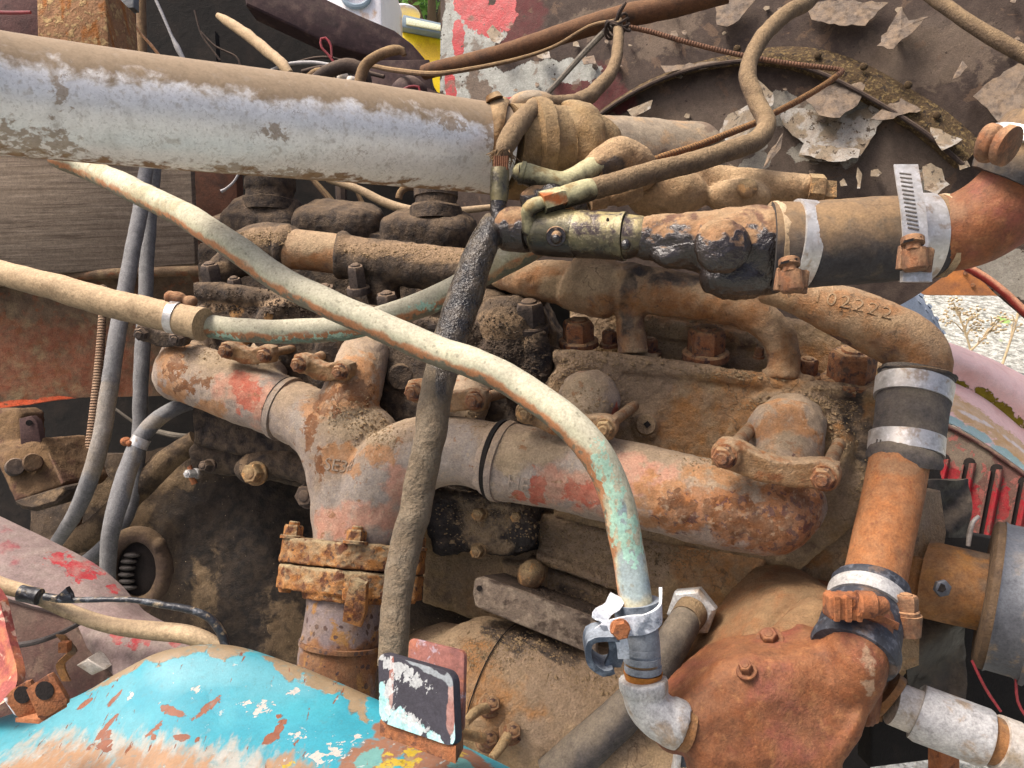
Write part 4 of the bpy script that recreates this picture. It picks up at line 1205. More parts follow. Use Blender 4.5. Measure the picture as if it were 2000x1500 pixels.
ball(m, 1000, 690, dE(1000, 690, .004), 130, 90, 60); ball(m, 940, 660, dE(940, 660, .0), 120, 90, 60); ball(m, 1040, 740, dE(1040, 740, .004), 66, 120, 50)
build('mud_crust', cast(m, .0026, 3), mudcake, rh, noise=[(.004, 40), (.003, 110), (.0014, 240)], label='cracked oily mud caked on the head')
hbolt(1035, 640, -.005, 30, .03, UPB, bolt_dark, rh, 'head_bolt')
hbolt(965, 632, -.02, 22, .024, UPB, bolt_dark, rh)
for x, y, r_ in ((418, 560, 20), (465, 588, 15), (540, 590, 24), (640, 605, 22), (590, 590, 16), (410, 640, 26), (760, 620, 22), (700, 640, 20), (700, 566, 18)):
    hbolt(x, y, -.02, r_, .03, UPB, bolt_dark, rh)
m = M(); profile(m, E(783, 737, .0), E(783, 737, .006), [(0, .017), (1, .014)], 18); build('core_plug', m, grime, rh)

# rocker covers with necks, behind the water pipe
rc = thing('rocker_cover', P(600, 470, 1.13), 'dark dust caked rocker covers with round filler necks under the big pipe', 'rocker cover')
ZU = np.array((0, 0, 1.0))
CX = nrm(EU * (1, 1, 0)); CY = np.cross(ZU, CX)
def cover(x, y, d, w, dep, h, name='cover'):
    m = M(); k = d / F
    rbox(m, P(x, y, d), (CX, CY, ZU), (w * k / 2, dep * k / 2, h), .7, 6)
    return m
m = cover(515, 440, 1.13, 165, 110, .03); rbox(m, P(520, 412, 1.13), (CX, CY, ZU), (.052, .04, .02), .9, 6)
build('cover', cast(m, .004, 8), grime, rc, noise=[(.004, 25), (.002, 90), (.001, 200)])
m = cover(662, 432, 1.11, 175, 120, .024)
build('cover', cast(m, .004, 8), grime, rc, noise=[(.004, 25), (.002, 90), (.001, 200)])
m = cover(838, 446, 1.07, 185, 125, .022)
build('cover', cast(m, .004, 8), grime, rc, noise=[(.004, 25), (.002, 90), (.001, 200)])
m = cover(650, 462, 1.14, 560, 120, .02); build('base', m, grime, rc, noise=[(.004, 25)])
def neck(x, y0, y1, w, d, rings):
    m = M(); k = d / F / 2
    a, b = P(x, y1, d), P(x, y0, d)
    profile(m, a, b, [(t, w * q * k) for t, q in rings], 28)
    return m
build('filler_neck', neck(527, 325, 415, 95, 1.12, [(0, 1.05), (.25, 1.05), (.27, .96), (.45, .96), (.5, 1.03), (.68, 1.03), (.7, .92), (.78, .92), (.8, 1.1), (1, 1.1)]), grime, rc, noise=[(.003, 60)])
build('filler_neck', neck(852, 325, 432, 84, 1.06, [(0, 1.22), (.22, 1.22), (.27, 1.12), (.28, .97), (.42, .97), (.43, 1.04), (1, 1.02)]), grime, rc, noise=[(.003, 60)])
m = M(); ellipsoid(m, P(668, 412, 1.10), (CX, CY, ZU), (.006, .003, .002), 10, 6); build('paint_chip', m, flake_light, rc)

# crankcase and its covers
ck = thing('crankcase', E(1250, 1500, -.1), 'tan dust covered crankcase below the exhaust manifold', 'engine block')
m = M()
prism(m, epoly([(820, 900), (1100, 960), (1400, 1010), (1730, 940), (1790, 960), (1790, 1300), (1640, 1480), (1300, 1480), (1180, 1300), (820, 1180)], -.02), -EN, .2, .01)
prism(m, epoly([(1040, 1000), (1300, 1060), (1500, 1090), (1500, 1180), (1220, 1150), (1050, 1085)], .006), -EN, .06, .012)
prism(m, epoly([(1045, 1078), (1220, 1140), (1225, 1165), (1045, 1100)], .016), -EN, .04, .005)
prism(m, epoly([(1055, 1105), (1225, 1170), (1225, 1240), (990, 1160), (975, 1095)], -.006), -EN, .04, .006)
ball(m, 1360, 1130, dE(1360, 1130, -.03), 240, 200, 120)
build('casting', cast(m, .0028, 3), head_tan, ck, noise=[(.0016, 18), (.0016, 60), (.0012, 150), (.0006, 320)], paint={
    'rust': [(1380, 1100, 70, 60), (1480, 1110, 60, 40), (1400, 1200, 60, 70), (1580, 1080, 60, 26), (1440, 1260, 60, 60), (1340, 1100, 40, 40)],
    'dust': [(1150, 1040, 120, 40), (900, 970, 60, 20), (1240, 1100, 60, 40), (1100, 1130, 90, 30), (1640, 1020, 50, 50), (1200, 1190, 60, 30)],
    'oil': [(1125, 1160, 40, 12, 1, 18), (1330, 1330, 50, 40)]})
m = M()
prism(m, epoly([(840, 955), (1000, 975), (1045, 1000), (1040, 1075), (1000, 1092), (930, 1085), (880, 1080), (842, 1085)], .03), -EN, .06, .01)
ball(m, 868, 1010, dE(868, 1010, .025), 80, 110, 60); ball(m, 875, 1065, dE(875, 1065, .025), 70, 50, 50); ball(m, 1020, 1030, dE(1020, 1030, .03), 60, 100, 50)
build('side_cover', cast(m, .0024, 4), tarcake, ck, noise=[(.004, 30), (.0035, 80), (.002, 190)], label='side cover caked with crumbly black oil', paint={'dust': [(945, 1010, 50, 60), (990, 985, 40, 30), (960, 1065, 40, 20), (900, 965, 40, 10)]})
for x, y, r_ in ((938, 1003, 13), (1012, 1008, 12), (935, 1075, 13)):
    hbolt(x, y, .03, r_, .012, None, bolt_dust, ck, 'cover_bolt')
m = M(); q = E(1038, 1122, .03); ellipsoid(m, q, EAX, (.0145, .0165, .022), 20, 12)
build('cap_nut', m, bolt_dust, ck, noise=[(.0015, 90)])
m = M(); prism(m, epoly([(1025, 1095), (1062, 1096), (1062, 1150), (1026, 1152)], .012), -EN, .03, .004); build('nut_base', m, head_tan, ck, noise=[(.001, 100)])
hbolt(1494, 1140, .0, 18, .014, None, bolt_rust, ck, 'case_bolt', washer=1.45)
m = M(); prism(m, epoly([(1478, 1110), (1530, 1118), (1640, 1150), (1640, 1170), (1500, 1160), (1470, 1150)], -.0), -EN, .04, .005)
build('flange_edge', m, pump, ck, noise=[(.0012, 60)])

bar = thing('flat_bar', E(1050, 1210, .06), 'grey brown dusty flat bar with a rounded holed end lying across the crankcase', 'bar')
m = M()
o1 = .075
prism(m, [E(926, 1132, o1), E(940, 1128, o1), E(1165, 1210, o1), E(1165, 1280, o1), E(1150, 1278, o1), E(945, 1192, o1), E(928, 1184, o1), E(923, 1160, o1)], -EN, .009, .002)
build('bar', m, plate_dust, bar, noise=[(.0012, 60), (.0008, 200)])
m = M(); profile(m, E(936, 1149, o1 + .001), E(936, 1149, o1 + .0018), [(0, .003), (1, .003)], 12); build('hole', m, slot_dark, bar)
m = M(); prism(m, [E(945, 1125, o1 - .009), E(1165, 1205, o1 - .009), E(1190, 1190, o1 - .06), E(985, 1118, o1 - .06)], nrm((0, 0, -1)), .006, .001)
build('loose_dirt', m, mudcake, bar, noise=[(.002, 60)])
SHD = [0]

cy = thing('starter_drum', P(1080, 1500, .78), 'big round tan dust covered drum below the flat bar', 'drum')
m = M()
ca, cb = P(885, 1330, .80), P(1330, 1500, .70)
axd = nrm(cb - ca)
k = .78 / F
rows = [list(P(868, 1330, .84)) + [.062], list(P(905, 1345, .83)) + [.078], list(P(985, 1372, .82)) + [.083], list(P(1000, 1377, .82)) + [.0855], list(P(1180, 1440, .80)) + [.0855], list(P(1330, 1490, .785)) + [.084], list(P(1420, 1520, .775)) + [.078]]
tube_w(m, rows, n=56, step=.006, caps='round')
build('shell', m, head_tan, cy, noise=[(.002, 20), (.0012, 90), (.0006, 220)], paint={
    'rust': [(930, 1290, 50, 50), (960, 1360, 60, 60), (1010, 1390, 60, 50), (900, 1330, 40, 50)], 'dust': [(1150, 1340, 120, 60), (1060, 1270, 90, 30), (1200, 1420, 60, 60), (1050, 1440, 60, 40)],
    'oil': [(1000, 1235, 60, 24, 1, 20), (1080, 1265, 60, 16, 1, 20)]})  # 'oil' here: two dark bands slanting along the flat bar's lower edge
m = M(); tube_w(m, [list(P(978, 1372, .82) + v) + [.0007] for v in [(nrm(np.cross(axd, UPV)) * math.cos(a) + nrm(np.cross(axd, np.cross(axd, UPV))) * math.sin(a)) * .0852 for a in np.linspace(0, 2 * math.pi, 60)]], n=6, step=.01)
build('seam', m, slot_dark, cy)
for x, y, d in ((957, 1378, .745), (952, 1445, .74), (997, 1430, .735)):
    p = P(x, y, d)
    m = M(); hexbolt(m, p, nrm(-FWD * .8 + UPV * .5 + RGT * .2), .0085, .014, 1.4)
    bb = build('stud_nut', m, bolt_rust, cy, sharp=30, noise=[(.0006, 120)])
for rows_ in ([(952, 1382, .735, 22), (930, 1390, .72, 20), (908, 1412, .70, 18)], [(945, 1442, .73, 20), (915, 1435, .72, 20), (880, 1430, .70, 20)], [(993, 1436, .725, 22), (978, 1460, .71, 20), (960, 1482, .70, 18)]):
    build('fuel_stub', tube(rows_, n=14), bolt_dust, cy, noise=[(.0008, 100)])

# flywheel housing and things low at the left
fh = thing('flywheel_housing', P(450, 1250, 1.05), 'mud dulled flywheel housing with an open inspection hole', 'housing')
m = M()
rows_h = []
TOPY = {60: 905, 160: 890, 300: 878, 450: 840, 620: 830, 860: 830}
for y, xs in ((830, (60, 160, 300, 450, 620, 860)), (940, (60, 160, 300, 450, 620, 860)), (1060, (60, 160, 300, 450, 620, 860)), (1180, (60, 160, 300, 450, 620, 860)), (1320, (60, 160, 300, 450, 620, 860)), (1480, (60, 160, 300, 450, 620, 860))):
    rows_h.append([P(x, TOPY[x] if y == 830 else max(y, TOPY[x] + 40) if y == 940 else y, 1.12 - .03 * math.exp(-((x - 560) / 200) ** 2) - .05 * math.exp(-((y - 1250) / 220) ** 2) + .04 * ((x - 400) / 400) ** 2) for x in xs])
grid(m, rows_h, thick=.02, nu=190, nv=150, direction=FWD)
build('shell', m, house_m, fh, noise=[(.008, 9), (.004, 30), (.0015, 110)], paint={
    'oil': [(470, 1000, 160, 70), (520, 1120, 110, 120), (420, 1050, 90, 110), (560, 1020, 60, 120), (460, 1240, 60, 90), (850, 1130, 60, 60), (830, 1200, 40, 60)],
    'dust': [(560, 1240, 50, 50), (400, 1150, 30, 80), (230, 1050, 60, 30), (320, 930, 60, 30), (540, 1180, 40, 30), (180, 960, 60, 40), (250, 1000, 50, 40), (830, 1240, 30, 30)]})
m = M()
cen = P(268, 1112, 1.0)
tube_w(m, [list(cen + RGT * math.cos(a) * .036 + UPV * math.sin(a) * .046) + [.011] for a in np.linspace(0, 2 * math.pi, 41)], n=12, step=.01)
ellipsoid(m, P(312, 1064, .995), CAMAX, (.009, .009, .01))
build('hole_rim', cast(m, .0022, 3), ring_m, fh, noise=[(.0015, 60)])
m = M(); ellipsoid(m, P(268, 1112, 1.005), CAMAX, (.034, .044, .004), 30, 8); build('inspection_hole', m, slot_dark, fh)
for x, y in ((258, 1084), (252, 1096), (249, 1109), (247, 1122), (248, 1135), (252, 1147)):
    m = M(); ellipsoid(m, P(x, y, .997), (RGT, UPV, -FWD), (.011, .0036, .006), 14, 8); build('gear_tooth', m, gear_m, fh)
m = M(); ellipsoid(m, P(532, 1225, 1.06), CAMAX, (.026, .034, .012)); build('boss', m, house_m, fh, noise=[(.002, 60)], paint={'dust': [(530, 1225, 40, 40)]})
m = M(); tube_w(m, px([(100, 1075, 1.06, 50), (180, 1040, 1.06, 52), (240, 985, 1.06, 50), (320, 905, 1.06, 46), (385, 860, 1.06, 44)]), n=16, step=.01)
build('web_rib', m, house_m, fh, noise=[(.003, 40)], paint={'dust': [(160, 1050, 60, 30), (240, 985, 50, 40), (320, 905, 40, 40), (380, 862, 30, 30)]})

sb = thing('grimy_side_block', P(500, 920, 1.0), 'black grimy block below the left end of the manifold', 'engine block')
m = M()
prism(m, [P(385, 760, 1.0), P(640, 800, .98), P(660, 1000, .98), P(600, 960, .98), P(520, 940, .99), P(370, 925, 1.0), P(362, 880, 1.0), P(388, 850, 1.0)], FWD, .1, .012)
tube_w(m, px([(490, 915, .97, 60), (560, 905, .96, 62), (640, 930, .95, 70)]), n=16, step=.01, caps='round')
build('casting', cast(m, .003, 5), grime, sb, noise=[(.003, 25), (.002, 80), (.001, 180)], paint={'dust': [(475, 905, 8, 30), (570, 960, 20, 20)]})
for x, y, d, r_, mt in ((500, 925, .945, 20, bolt_dust), (380, 925, .97, 9, galv), (605, 968, .94, 22, bolt_dark), (410, 910, .985, 11, bolt_dark)):
    p = P(x, y, d)
    m = M(); hexbolt(m, p, nrm(-FWD * .9 - RGT * .2 + UPV * .1), r_ * d / F, .016, 1.2); build('block_bolt', m, mt, sb, sharp=30, noise=[(.0006, 120)])
m = M(); prism(m, [P(365, 912, .965), P(372, 908, .965), P(376, 925, .965), P(384, 944, .965), P(374, 948, .965), P(366, 930, .965)], FWD, .004, .001); build('lock_tab', m, bracket_rust, sb)

# mount bracket at far left
mb = thing('rear_mount_bracket', P(60, 1000, 1.0), 'brown rusty cast mount with two round bolts at the left edge', 'bracket')
mount_m = MAT('brown_mount_rust', film=.1, cols=['#43321f', '#523c26', '#38291d'], layers=[L('#665038', 'up', .4, .9, s=40), L('#4a3024', 'n', .6, .75, s=40), L('#6b5338', 'dust', .4, .8, amp=1.2, s=70)], s=40, rough=.9, med=(1.0, 110))
m = M(); prism(m, [P(-60, 872, 1.0), P(76, 856, 1.0), P(122, 942, .985), P(112, 956, .98), P(28, 984, .97), P(-10, 900, .99), P(-60, 900, 1.0)], nrm(FWD + RGT * .25), .08, .005)
prism(m, [P(-60, 800, 1.02), P(30, 798, 1.02), P(42, 808, 1.02), P(44, 872, 1.01), P(-60, 880, 1.01)], FWD, .05, .006)
build('casting', cast(m, .0026, 3), mount_m, mb, noise=[(.002, 40), (.0008, 140)], paint={'dust': [(50, 900, 50, 40), (10, 830, 40, 30)]})
m = M(); prism(m, [P(36, 818, 1.0), P(60, 812, 1.0), P(71, 822, 1.0), P(80, 866, 1.0), P(40, 872, 1.0)], FWD, .012, .002); build('lug', m, MAT('maroon_lug', ['#3d2b28', '#483330'], s=40, rough=.85), mb)
m = M(); profile(m, P(57, 826, .998), P(57, 826, .9965), [(0, .004), (1, .004)], 14); build('lug_hole', m, slot_dark, mb)
for x, y in ((28, 913), (63, 904)):
    m = M(); profile(m, P(x, y, .985), P(x + 2, y - 2, .968), [(0, .0115), (.75, .0115), (1, .010)], 22); build('bolt', m, bolt_dark if x < 40 else mount_m, mb, noise=[(.0012, 90)])
m = M(); prism(m, [P(92, 886, .97), P(96, 884, .97), P(124, 942, .95), P(119, 946, .95)], FWD, .005, .001); build('guard_strip', m, mount_m, mb)
m = M(); prism(m, [P(26, 978, .965), P(120, 950, .965), P(148, 946, .975), P(150, 956, .975), P(112, 986, .96), P(66, 1000, .955), P(40, 996, .955)], FWD, .05, .006); build('lower_arm', m, house_m, mb, noise=[(.002, 40)], paint={'dust': [(90, 965, 60, 16)]})
# ---------------------------------------------------------------- exhaust manifold
em = thing('exhaust_manifold', P(900, 950, .8), 'long dusty exhaust manifold with red paint patches and rust, joined in a Y', 'exhaust manifold')
def port(m, rows): tube_w(m, px(rows), n=26, step=.006, caps='round')
m = M()
tube_w(m, px([(362, 725, .965, 118), (450, 757, .945, 122), (552, 795, .92, 124)]), n=36, step=.006, caps='round')
port(m, [(350, 735, .97, 100), (368, 690, .99, 92), (410, 630, 1.03, 84)])
port(m, [(490, 770, .94, 100), (520, 715, .955, 92), (560, 655, 1.0, 84)])
mm = cast(m, .0026, 8)
build('rear_barrel', mm, exhaust, em, noise=[(.0018, 25), (.0010, 80), (.0005, 200)], paint={
    'red': [(470, 750, 40, 40), (520, 800, 40, 50), (430, 760, 20, 30)], 'redhot': [(480, 770, 30, 34), (468, 740, 20, 20)], 'blot': [(340, 720, 34, 40), (400, 745, 34, 20), (360, 760, 40, 20)],
    'rust': [(330, 700, 30, 60), (340, 760, 36, 34), (410, 800, 50, 20)], 'dust': [(440, 700, 60, 20), (500, 715, 40, 20)], 'grey': [(520, 740, 30, 50)]})
m = M(); tube_w(m, px([(552, 796, .92, 128), (562, 800, .918, 130)]), n=40, step=.003); build('joint_ring', m, exhaust, em, paint={'grey': [(560, 800, 40, 60)]})
m = M(); tube_w(m, px([(548, 793, .921, 120), (553, 795, .920, 128)]), n=40, step=.003); build('joint_gap', m, slot_dark, em)
m = M()
tube_w(m, px([(566, 802, .915, 122), (610, 822, .90, 128), (655, 862, .885, 150), (682, 940, .87, 158), (694, 1075, .848, 152)]), n=36, step=.006)
tube_w(m, px([(978, 898, .795, 140), (900, 880, .81, 134), (820, 888, .83, 150), (755, 940, .845, 165), (700, 1070, .85, 150)]), n=36, step=.006)
ball(m, 700, 860, .88, 170, 150, 120)
port(m, [(660, 850, .885, 140), (690, 760, .89, 112), (715, 690, .93, 100), (735, 640, .97, 86)])
port(m, [(850, 885, .83, 120), (890, 820, .85, 104), (925, 750, .90, 92), (940, 700, .94, 80)])
mm = cast(m, .0026, 9)
build('centre_branch', mm, exhaust, em, noise=[(.0018, 25), (.0010, 80), (.0005, 200)], paint={
    'rust': [(660, 890, 50, 26), (680, 910, 50, 18), (620, 800, 40, 30), (690, 770, 60, 40), (740, 880, 40, 30), (700, 720, 40, 40)], 'blot': [(640, 780, 50, 40), (690, 770, 50, 40), (605, 840, 14, 60), (625, 900, 20, 40)],
    'grey': [(650, 990, 60, 40), (740, 930, 60, 40), (840, 900, 70, 40), (700, 960, 70, 50), (590, 810, 30, 40), (880, 860, 60, 40)], 'red': [(650, 1020, 60, 30), (700, 1010, 50, 30), (780, 950, 30, 50), (760, 1010, 24, 40)],
    'dust': [(700, 830, 60, 30), (740, 850, 40, 20), (920, 800, 60, 20)]})
m = M(); tube_w(m, px([(970, 897, .797, 158), (979, 899, .795, 160)]), n=48, step=.003); build('joint_gap', m, MATS['sooty_black'], em)
m = M(); tube_w(m, px([(981, 900, .7945, 163), (992, 903, .792, 160)]), n=48, step=.003); build('joint_ring', m, exhaust, em, noise=[(.0006, 60)])
m = M()
tube_w(m, px([(980, 900, .795, 152), (1100, 918, .775, 160), (1260, 952, .75, 166), (1400, 985, .73, 168), (1505, 1005, .715, 160)]), n=40, step=.006, caps='round')
tube_w(m, px([(1400, 985, .73, 160), (1500, 1000, .716, 160), (1540, 985, .72, 140)]), n=36, step=.006, caps='round')
port(m, [(1490, 1000, .718, 150), (1525, 930, .725, 138), (1540, 870, .755, 132), (1545, 830, .79, 132)])
rbox(m, P(1538, 845, .745), (RGT, nrm(UPV * .9 + FWD * .4), nrm(-FWD * .9 + UPV * .4)), (.034, .034, .02), .8)
port(m, [(1080, 915, .78, 120), (1120, 850, .785, 108), (1150, 790, .82, 100), (1160, 760, .86, 90)])
ball(m, 1150, 780, .81, 125, 120, 90)
tube_w(m, px([(1180, 860, .79, 40), (1220, 900, .78, 36), (1300, 925, .765, 30)]), n=14, step=.006)
mm = cast(m, .0026, 8)
build('front_barrel', mm, exhaust, em, noise=[(.0020, 25), (.0014, 70), (.0007, 180)], paint={
    'red': [(1080, 950, 40, 50), (1150, 960, 50, 40), (1260, 940, 50, 40), (1300, 950, 40, 50), (1200, 990, 40, 30), (1230, 900, 30, 24)], 'redhot': [(1050, 960, 16, 40), (1145, 965, 40, 26), (1200, 960, 20, 26), (1200, 805, 8, 16), (1010, 970, 20, 14)],
    'orange': [(1420, 1000, 80, 50), (1480, 1030, 80, 50), (1340, 1010, 60, 40), (1540, 1000, 60, 70), (1570, 960, 50, 60), (1530, 1055, 70, 40), (1575, 1010, 50, 60)], 'rust': [(1540, 830, 60, 60), (1300, 970, 60, 40), (1400, 930, 70, 30), (1300, 1020, 60, 20)],
    'blot': [(1430, 1010, 70, 50), (1500, 1030, 60, 40), (1560, 960, 40, 40), (1330, 990, 40, 40)],
    'dust': [(1000, 880, 30, 50), (1060, 870, 60, 30), (1140, 780, 50, 50), (1500, 905, 70, 10), (1540, 860, 30, 20)], 'grey': [(1020, 930, 40, 30), (1130, 900, 60, 20)]})

def raised_text(parent, txt, x, y, size, mat, target, rot=0.0, name='casting_mark', h=.0009, bold=.0, spacing=1.0):
    """raised cast lettering lying on the surface of target, its centre where pixel (x, y) looks"""
    cu = bpy.data.curves.new("tmp", 'FONT'); cu.body = txt; cu.size = 1.0; cu.align_x = 'CENTER'; cu.align_y = 'CENTER'
    cu.extrude = 0; cu.space_character = spacing; cu.offset = bold; cu.resolution_u = 4
    o = bpy.data.objects.new("tmp", cu); COL.objects.link(o)
    dg = bpy.context.evaluated_depsgraph_get()
    me = o.evaluated_get(dg).to_mesh()
    bm = bmesh.new(); bm.from_mesh(me)
    bmesh.ops.triangulate(bm, faces=bm.faces)
    bmesh.ops.subdivide_edges(bm, edges=[e for e in bm.edges if e.calc_length() > .12], cuts=1)
    bmesh.ops.triangulate(bm, faces=bm.faces)
    v = np.array([q.co[:] for q in bm.verts]); f = [[q.index for q in p.verts] for p in bm.faces]
    bm.free(); o.evaluated_get(dg).to_mesh_clear()
    bpy.data.objects.remove(o); bpy.data.curves.remove(cu)
    wv = np.array([c.co[:] for c in target.data.vertices]) + ROOTS[target]
    tree = BVHTree.FromPolygons([Vector(q) for q in wv], [tuple(p.vertices) for p in target.data.polygons])
    hp = tree.ray_cast(Vector(CAM), Vector(P(x, y, 1) - CAM))
    if hp[0] is None:
        return None
    c0, n0 = np.array(hp[0]), np.array(hp[1])
    # frame on the surface
    a = RGT * math.cos(rot) - UPV * math.sin(rot)
    a = nrm(a - n0 * np.dot(a, n0)); b = np.cross(n0, a)
    dd = np.dot(c0 - CAM, FWD) / F * size
    out = []
    for q in v:
        p = c0 + a * q[0] * dd + b * q[1] * dd
        h_ = tree.find_nearest(Vector(p))
        out.append(np.array(h_[0]) + n0 * h)
    out = np.array(out)
    V = np.vstack([out, out - n0 * h * 2.5])
    n = len(out)
    Fc = [tuple(q) for q in f] + [tuple(n + k for k in q[::-1]) for q in f]
    cnt = {}
    for q in f:
        for k in range(3):
            e = (q[k], q[(k + 1) % 3]); cnt[e] = 1
    for (i, j) in list(cnt):
        if (j, i) not in cnt:
            Fc.append((j, i, n + i, n + j))
    m = M(); m.add(V, Fc)
    return build(name, m, mat, parent, sharp=30, noise=[(.0004, 170)])
ch = list(em.children)
def child(root, nm):
    return [c for c in bpy.data.objects if c.parent == root and c.name.split('.')[0] == nm][0]
SC.view_layers[0].update()
raised_text(em, 'HE', 1012, 945, 40, exhaust, child(em, 'front_barrel'), .12, h=.0008)
raised_text(em, 'SE366', 672, 912, 34, exhaust, child(em, 'centre_branch'), .15, h=.001)

# flange clamp and downpipe
fl = thing('exhaust_flange', P(700, 1140, .85), 'flaking orange rusty two bolt flange under the manifold', 'flange')
m = M()
ctr = P(690, 1060, .845)
AXD = nrm(P(676, 1160, .835) - P(692, 1040, .85))
a1 = nrm(RGT - AXD * np.dot(RGT, AXD)); a2 = np.cross(AXD, a1)
prof_f = []
for (u, v_) in ((-.074, -.016), (-.062, -.026), (-.04, -.034), (-.02, -.044), (0.0, -.053), (.03, -.05), (.05, -.04), (.078, -.024), (.082, .0), (.07, .03), (.03, .05), (-.03, .05), (-.06, .03), (-.076, .006)):
    prof_f.append(ctr + a1 * u + (a2 if np.dot(a2, FWD) > 0 else -a2) * v_)
prism(m, prof_f, AXD, .027, .003)
build('upper_half', cast(m, .002, 2), flange_rust, fl, noise=[(.0016, 50), (.0012, 150)])
m = M(); prism(m, [p + AXD * .0285 for p in prof_f], AXD, .026, .003)
tube_w(m, [list(ctr + AXD * .03) + [.046], list(ctr + AXD * .062) + [.046]], n=30)
build('lower_half', cast(m, .002, 2), flange_rust, fl, noise=[(.0016, 50), (.0012, 150)])
fr = (a2 if np.dot(a2, FWD) > 0 else -a2)
for u, v_, nm in ((-.064, -.012, 'bolt'), (.012, -.047, 'bolt'), (.070, -.008, 'bolt')):
    m = M(); hexbolt(m, ctr + a1 * u + fr * v_, -AXD, .0105, .013, 1.25, stud=.004)
    profile(m, ctr + a1 * u + fr * v_ + AXD * .04, ctr + a1 * u + fr * v_ + AXD * .058, [(0, .008), (.7, .008), (1, .006)], 14)
    build('flange_bolt', m, flange_rust, fl, sharp=30, noise=[(.0006, 150)])
m = M()
dp = thing('exhaust_downpipe', P(660, 1380, .83), 'grey purple downpipe rusting orange towards its foot', 'pipe')
tube_w(m, px([(682, 1110, .84, 146), (672, 1200, .83, 150), (662, 1280, .82, 154), (650, 1400, .81, 160), (645, 1460, .80, 160)]), n=40, step=.006)
build('pipe', m, downpipe_m, dp, noise=[(.0012, 40), (.0006, 150)], paint={'rust': [(660, 1300, 80, 36), (610, 1290, 30, 40), (720, 1290, 40, 40), (660, 1350, 90, 30), (700, 1170, 24, 50)]})
m = M(); tube_w(m, px([(664, 1254, .8185, 157), (663, 1262, .818, 157)]), n=40, step=.003); build('clamp_line', m, downpipe_m, dp, paint={'rust': [(663, 1258, 80, 20)]})
q = lambda x, y: P(x, y, .755)
m = M(); prism(m, [q(683, 1130), q(716, 1140), q(714, 1200), q(704, 1226), q(668, 1215), q(672, 1180)], FWD, .012, .002)
build('tab', m, flange_rust, dp, noise=[(.001, 80)])

# ---------------------------------------------------------------- manifold clamps
def mclamp(label, b1, b2, s1, s2, r, sag, mat=clampbar, bmat=bolt_rust, thick=1.0):
    c1, c2 = P(*b1), P(*b2)
    t = thing('manifold_clamp', (c1 + c2) / 2, label, 'clamp', 'two bolt clamps along the exhaust manifold')
    k = (b1[2] + b2[2]) / 2 / F
    rr = r * k
    e1, e2 = P(*s1), P(*s2)
    ax = nrm((c1 - e1) + (c2 - e2))
    x_ = nrm(c2 - c1); y_ = nrm(np.cross(ax, x_))
    m = M()
    L_ = np.linalg.norm(c2 - c1)
    dn = -1 if np.dot(y_, UPV) > 0 else 1
    up = -y_ * dn
    poly = [c1 + up * rr * .9 - x_ * rr * .8, c1 + up * rr * 1.0 + x_ * rr * .6, c1 + x_ * L_ * .3 + up * rr * (.75 - sag * .5), c1 + x_ * L_ * .5 + up * rr * (.65 - sag * .8), c1 + x_ * L_ * .7 + up * rr * (.75 - sag * .5), c2 + up * rr * 1.0 - x_ * rr * .6, c2 + up * rr * .9 + x_ * rr * .8,
            c2 - up * rr * .9 + x_ * rr * .8, c2 - up * rr * 1.05 - x_ * rr * .6, c1 + x_ * L_ * .65 - up * rr * (1.0 + sag), c1 + x_ * L_ * .35 - up * rr * (1.0 + sag), c1 - up * rr * 1.05 + x_ * rr * .6, c1 - up * rr * .9 - x_ * rr * .8]
    prism(m, [p - ax * rr * .3 for p in poly], -ax, rr * 1.5 * thick, rr * .15)
    for c in (c1, c2):
        profile(m, c - ax * rr * 1.6, c - ax * rr * .15, [(0, rr * 1.05), (.85, rr * 1.05), (1, rr * .9)], 22)
    build('clamp_bar', cast(m, max(.0012, rr * .12), 2), mat, t, noise=[(.0008, 60), (.0005, 200)])
    for c in (c1, c2):
        m = M(); hexbolt(m, c - ax * rr * .2, ax, rr * .78, rr * .7, 1.15, stud=rr * .22)
        build('nut', m, bmat, t, sharp=30, noise=[(.0004, 160)])
    for c, e in ((c1, e1), (c2, e2)):
        m = M(); tube_w(m, [list(c - ax * rr) + [rr * .52], list(e) + [rr * .52]], n=14, step=.004)
        build('stud', m, mat, t, noise=[(.0006, 90)])
    return t
mclamp('grimy black clamp at the far left end of the manifold below the tan hose', (276, 652, .93), (345, 662, .92), (320, 610, 1.02), (440, 648, 1.0), 17, .35, grime, bolt_dark)
mclamp('dusty tan clamp second from the left above the red painted barrel', (440, 686, .90), (516, 694, .895), (500, 655, .99), (612, 672, .98), 17, .4)
mclamp('dusty tan clamp on the neck above the Y joint between both crossing pipes', (583, 712, .855), (664, 726, .85), (640, 690, .93), (762, 700, .93), 19, .45)
mclamp('brown clamp crossed by the black vertical hose', (808, 766, .80), (926, 783, .79), (860, 730, .9), (1006, 762, .89), 22, .4)
mclamp('dark clamp mostly hidden behind the long copper pipe bend', (1026, 808, .735), (1180, 838, .725), (1060, 770, .84), (1238, 793, .82), 23, .5, clampbar, bolt_dust)
mclamp('large rusty clamp at the front right end of the manifold', (1414, 892, .665), (1607, 934, .652), (1468, 835, .76), (1638, 868, .75), 29, .35)

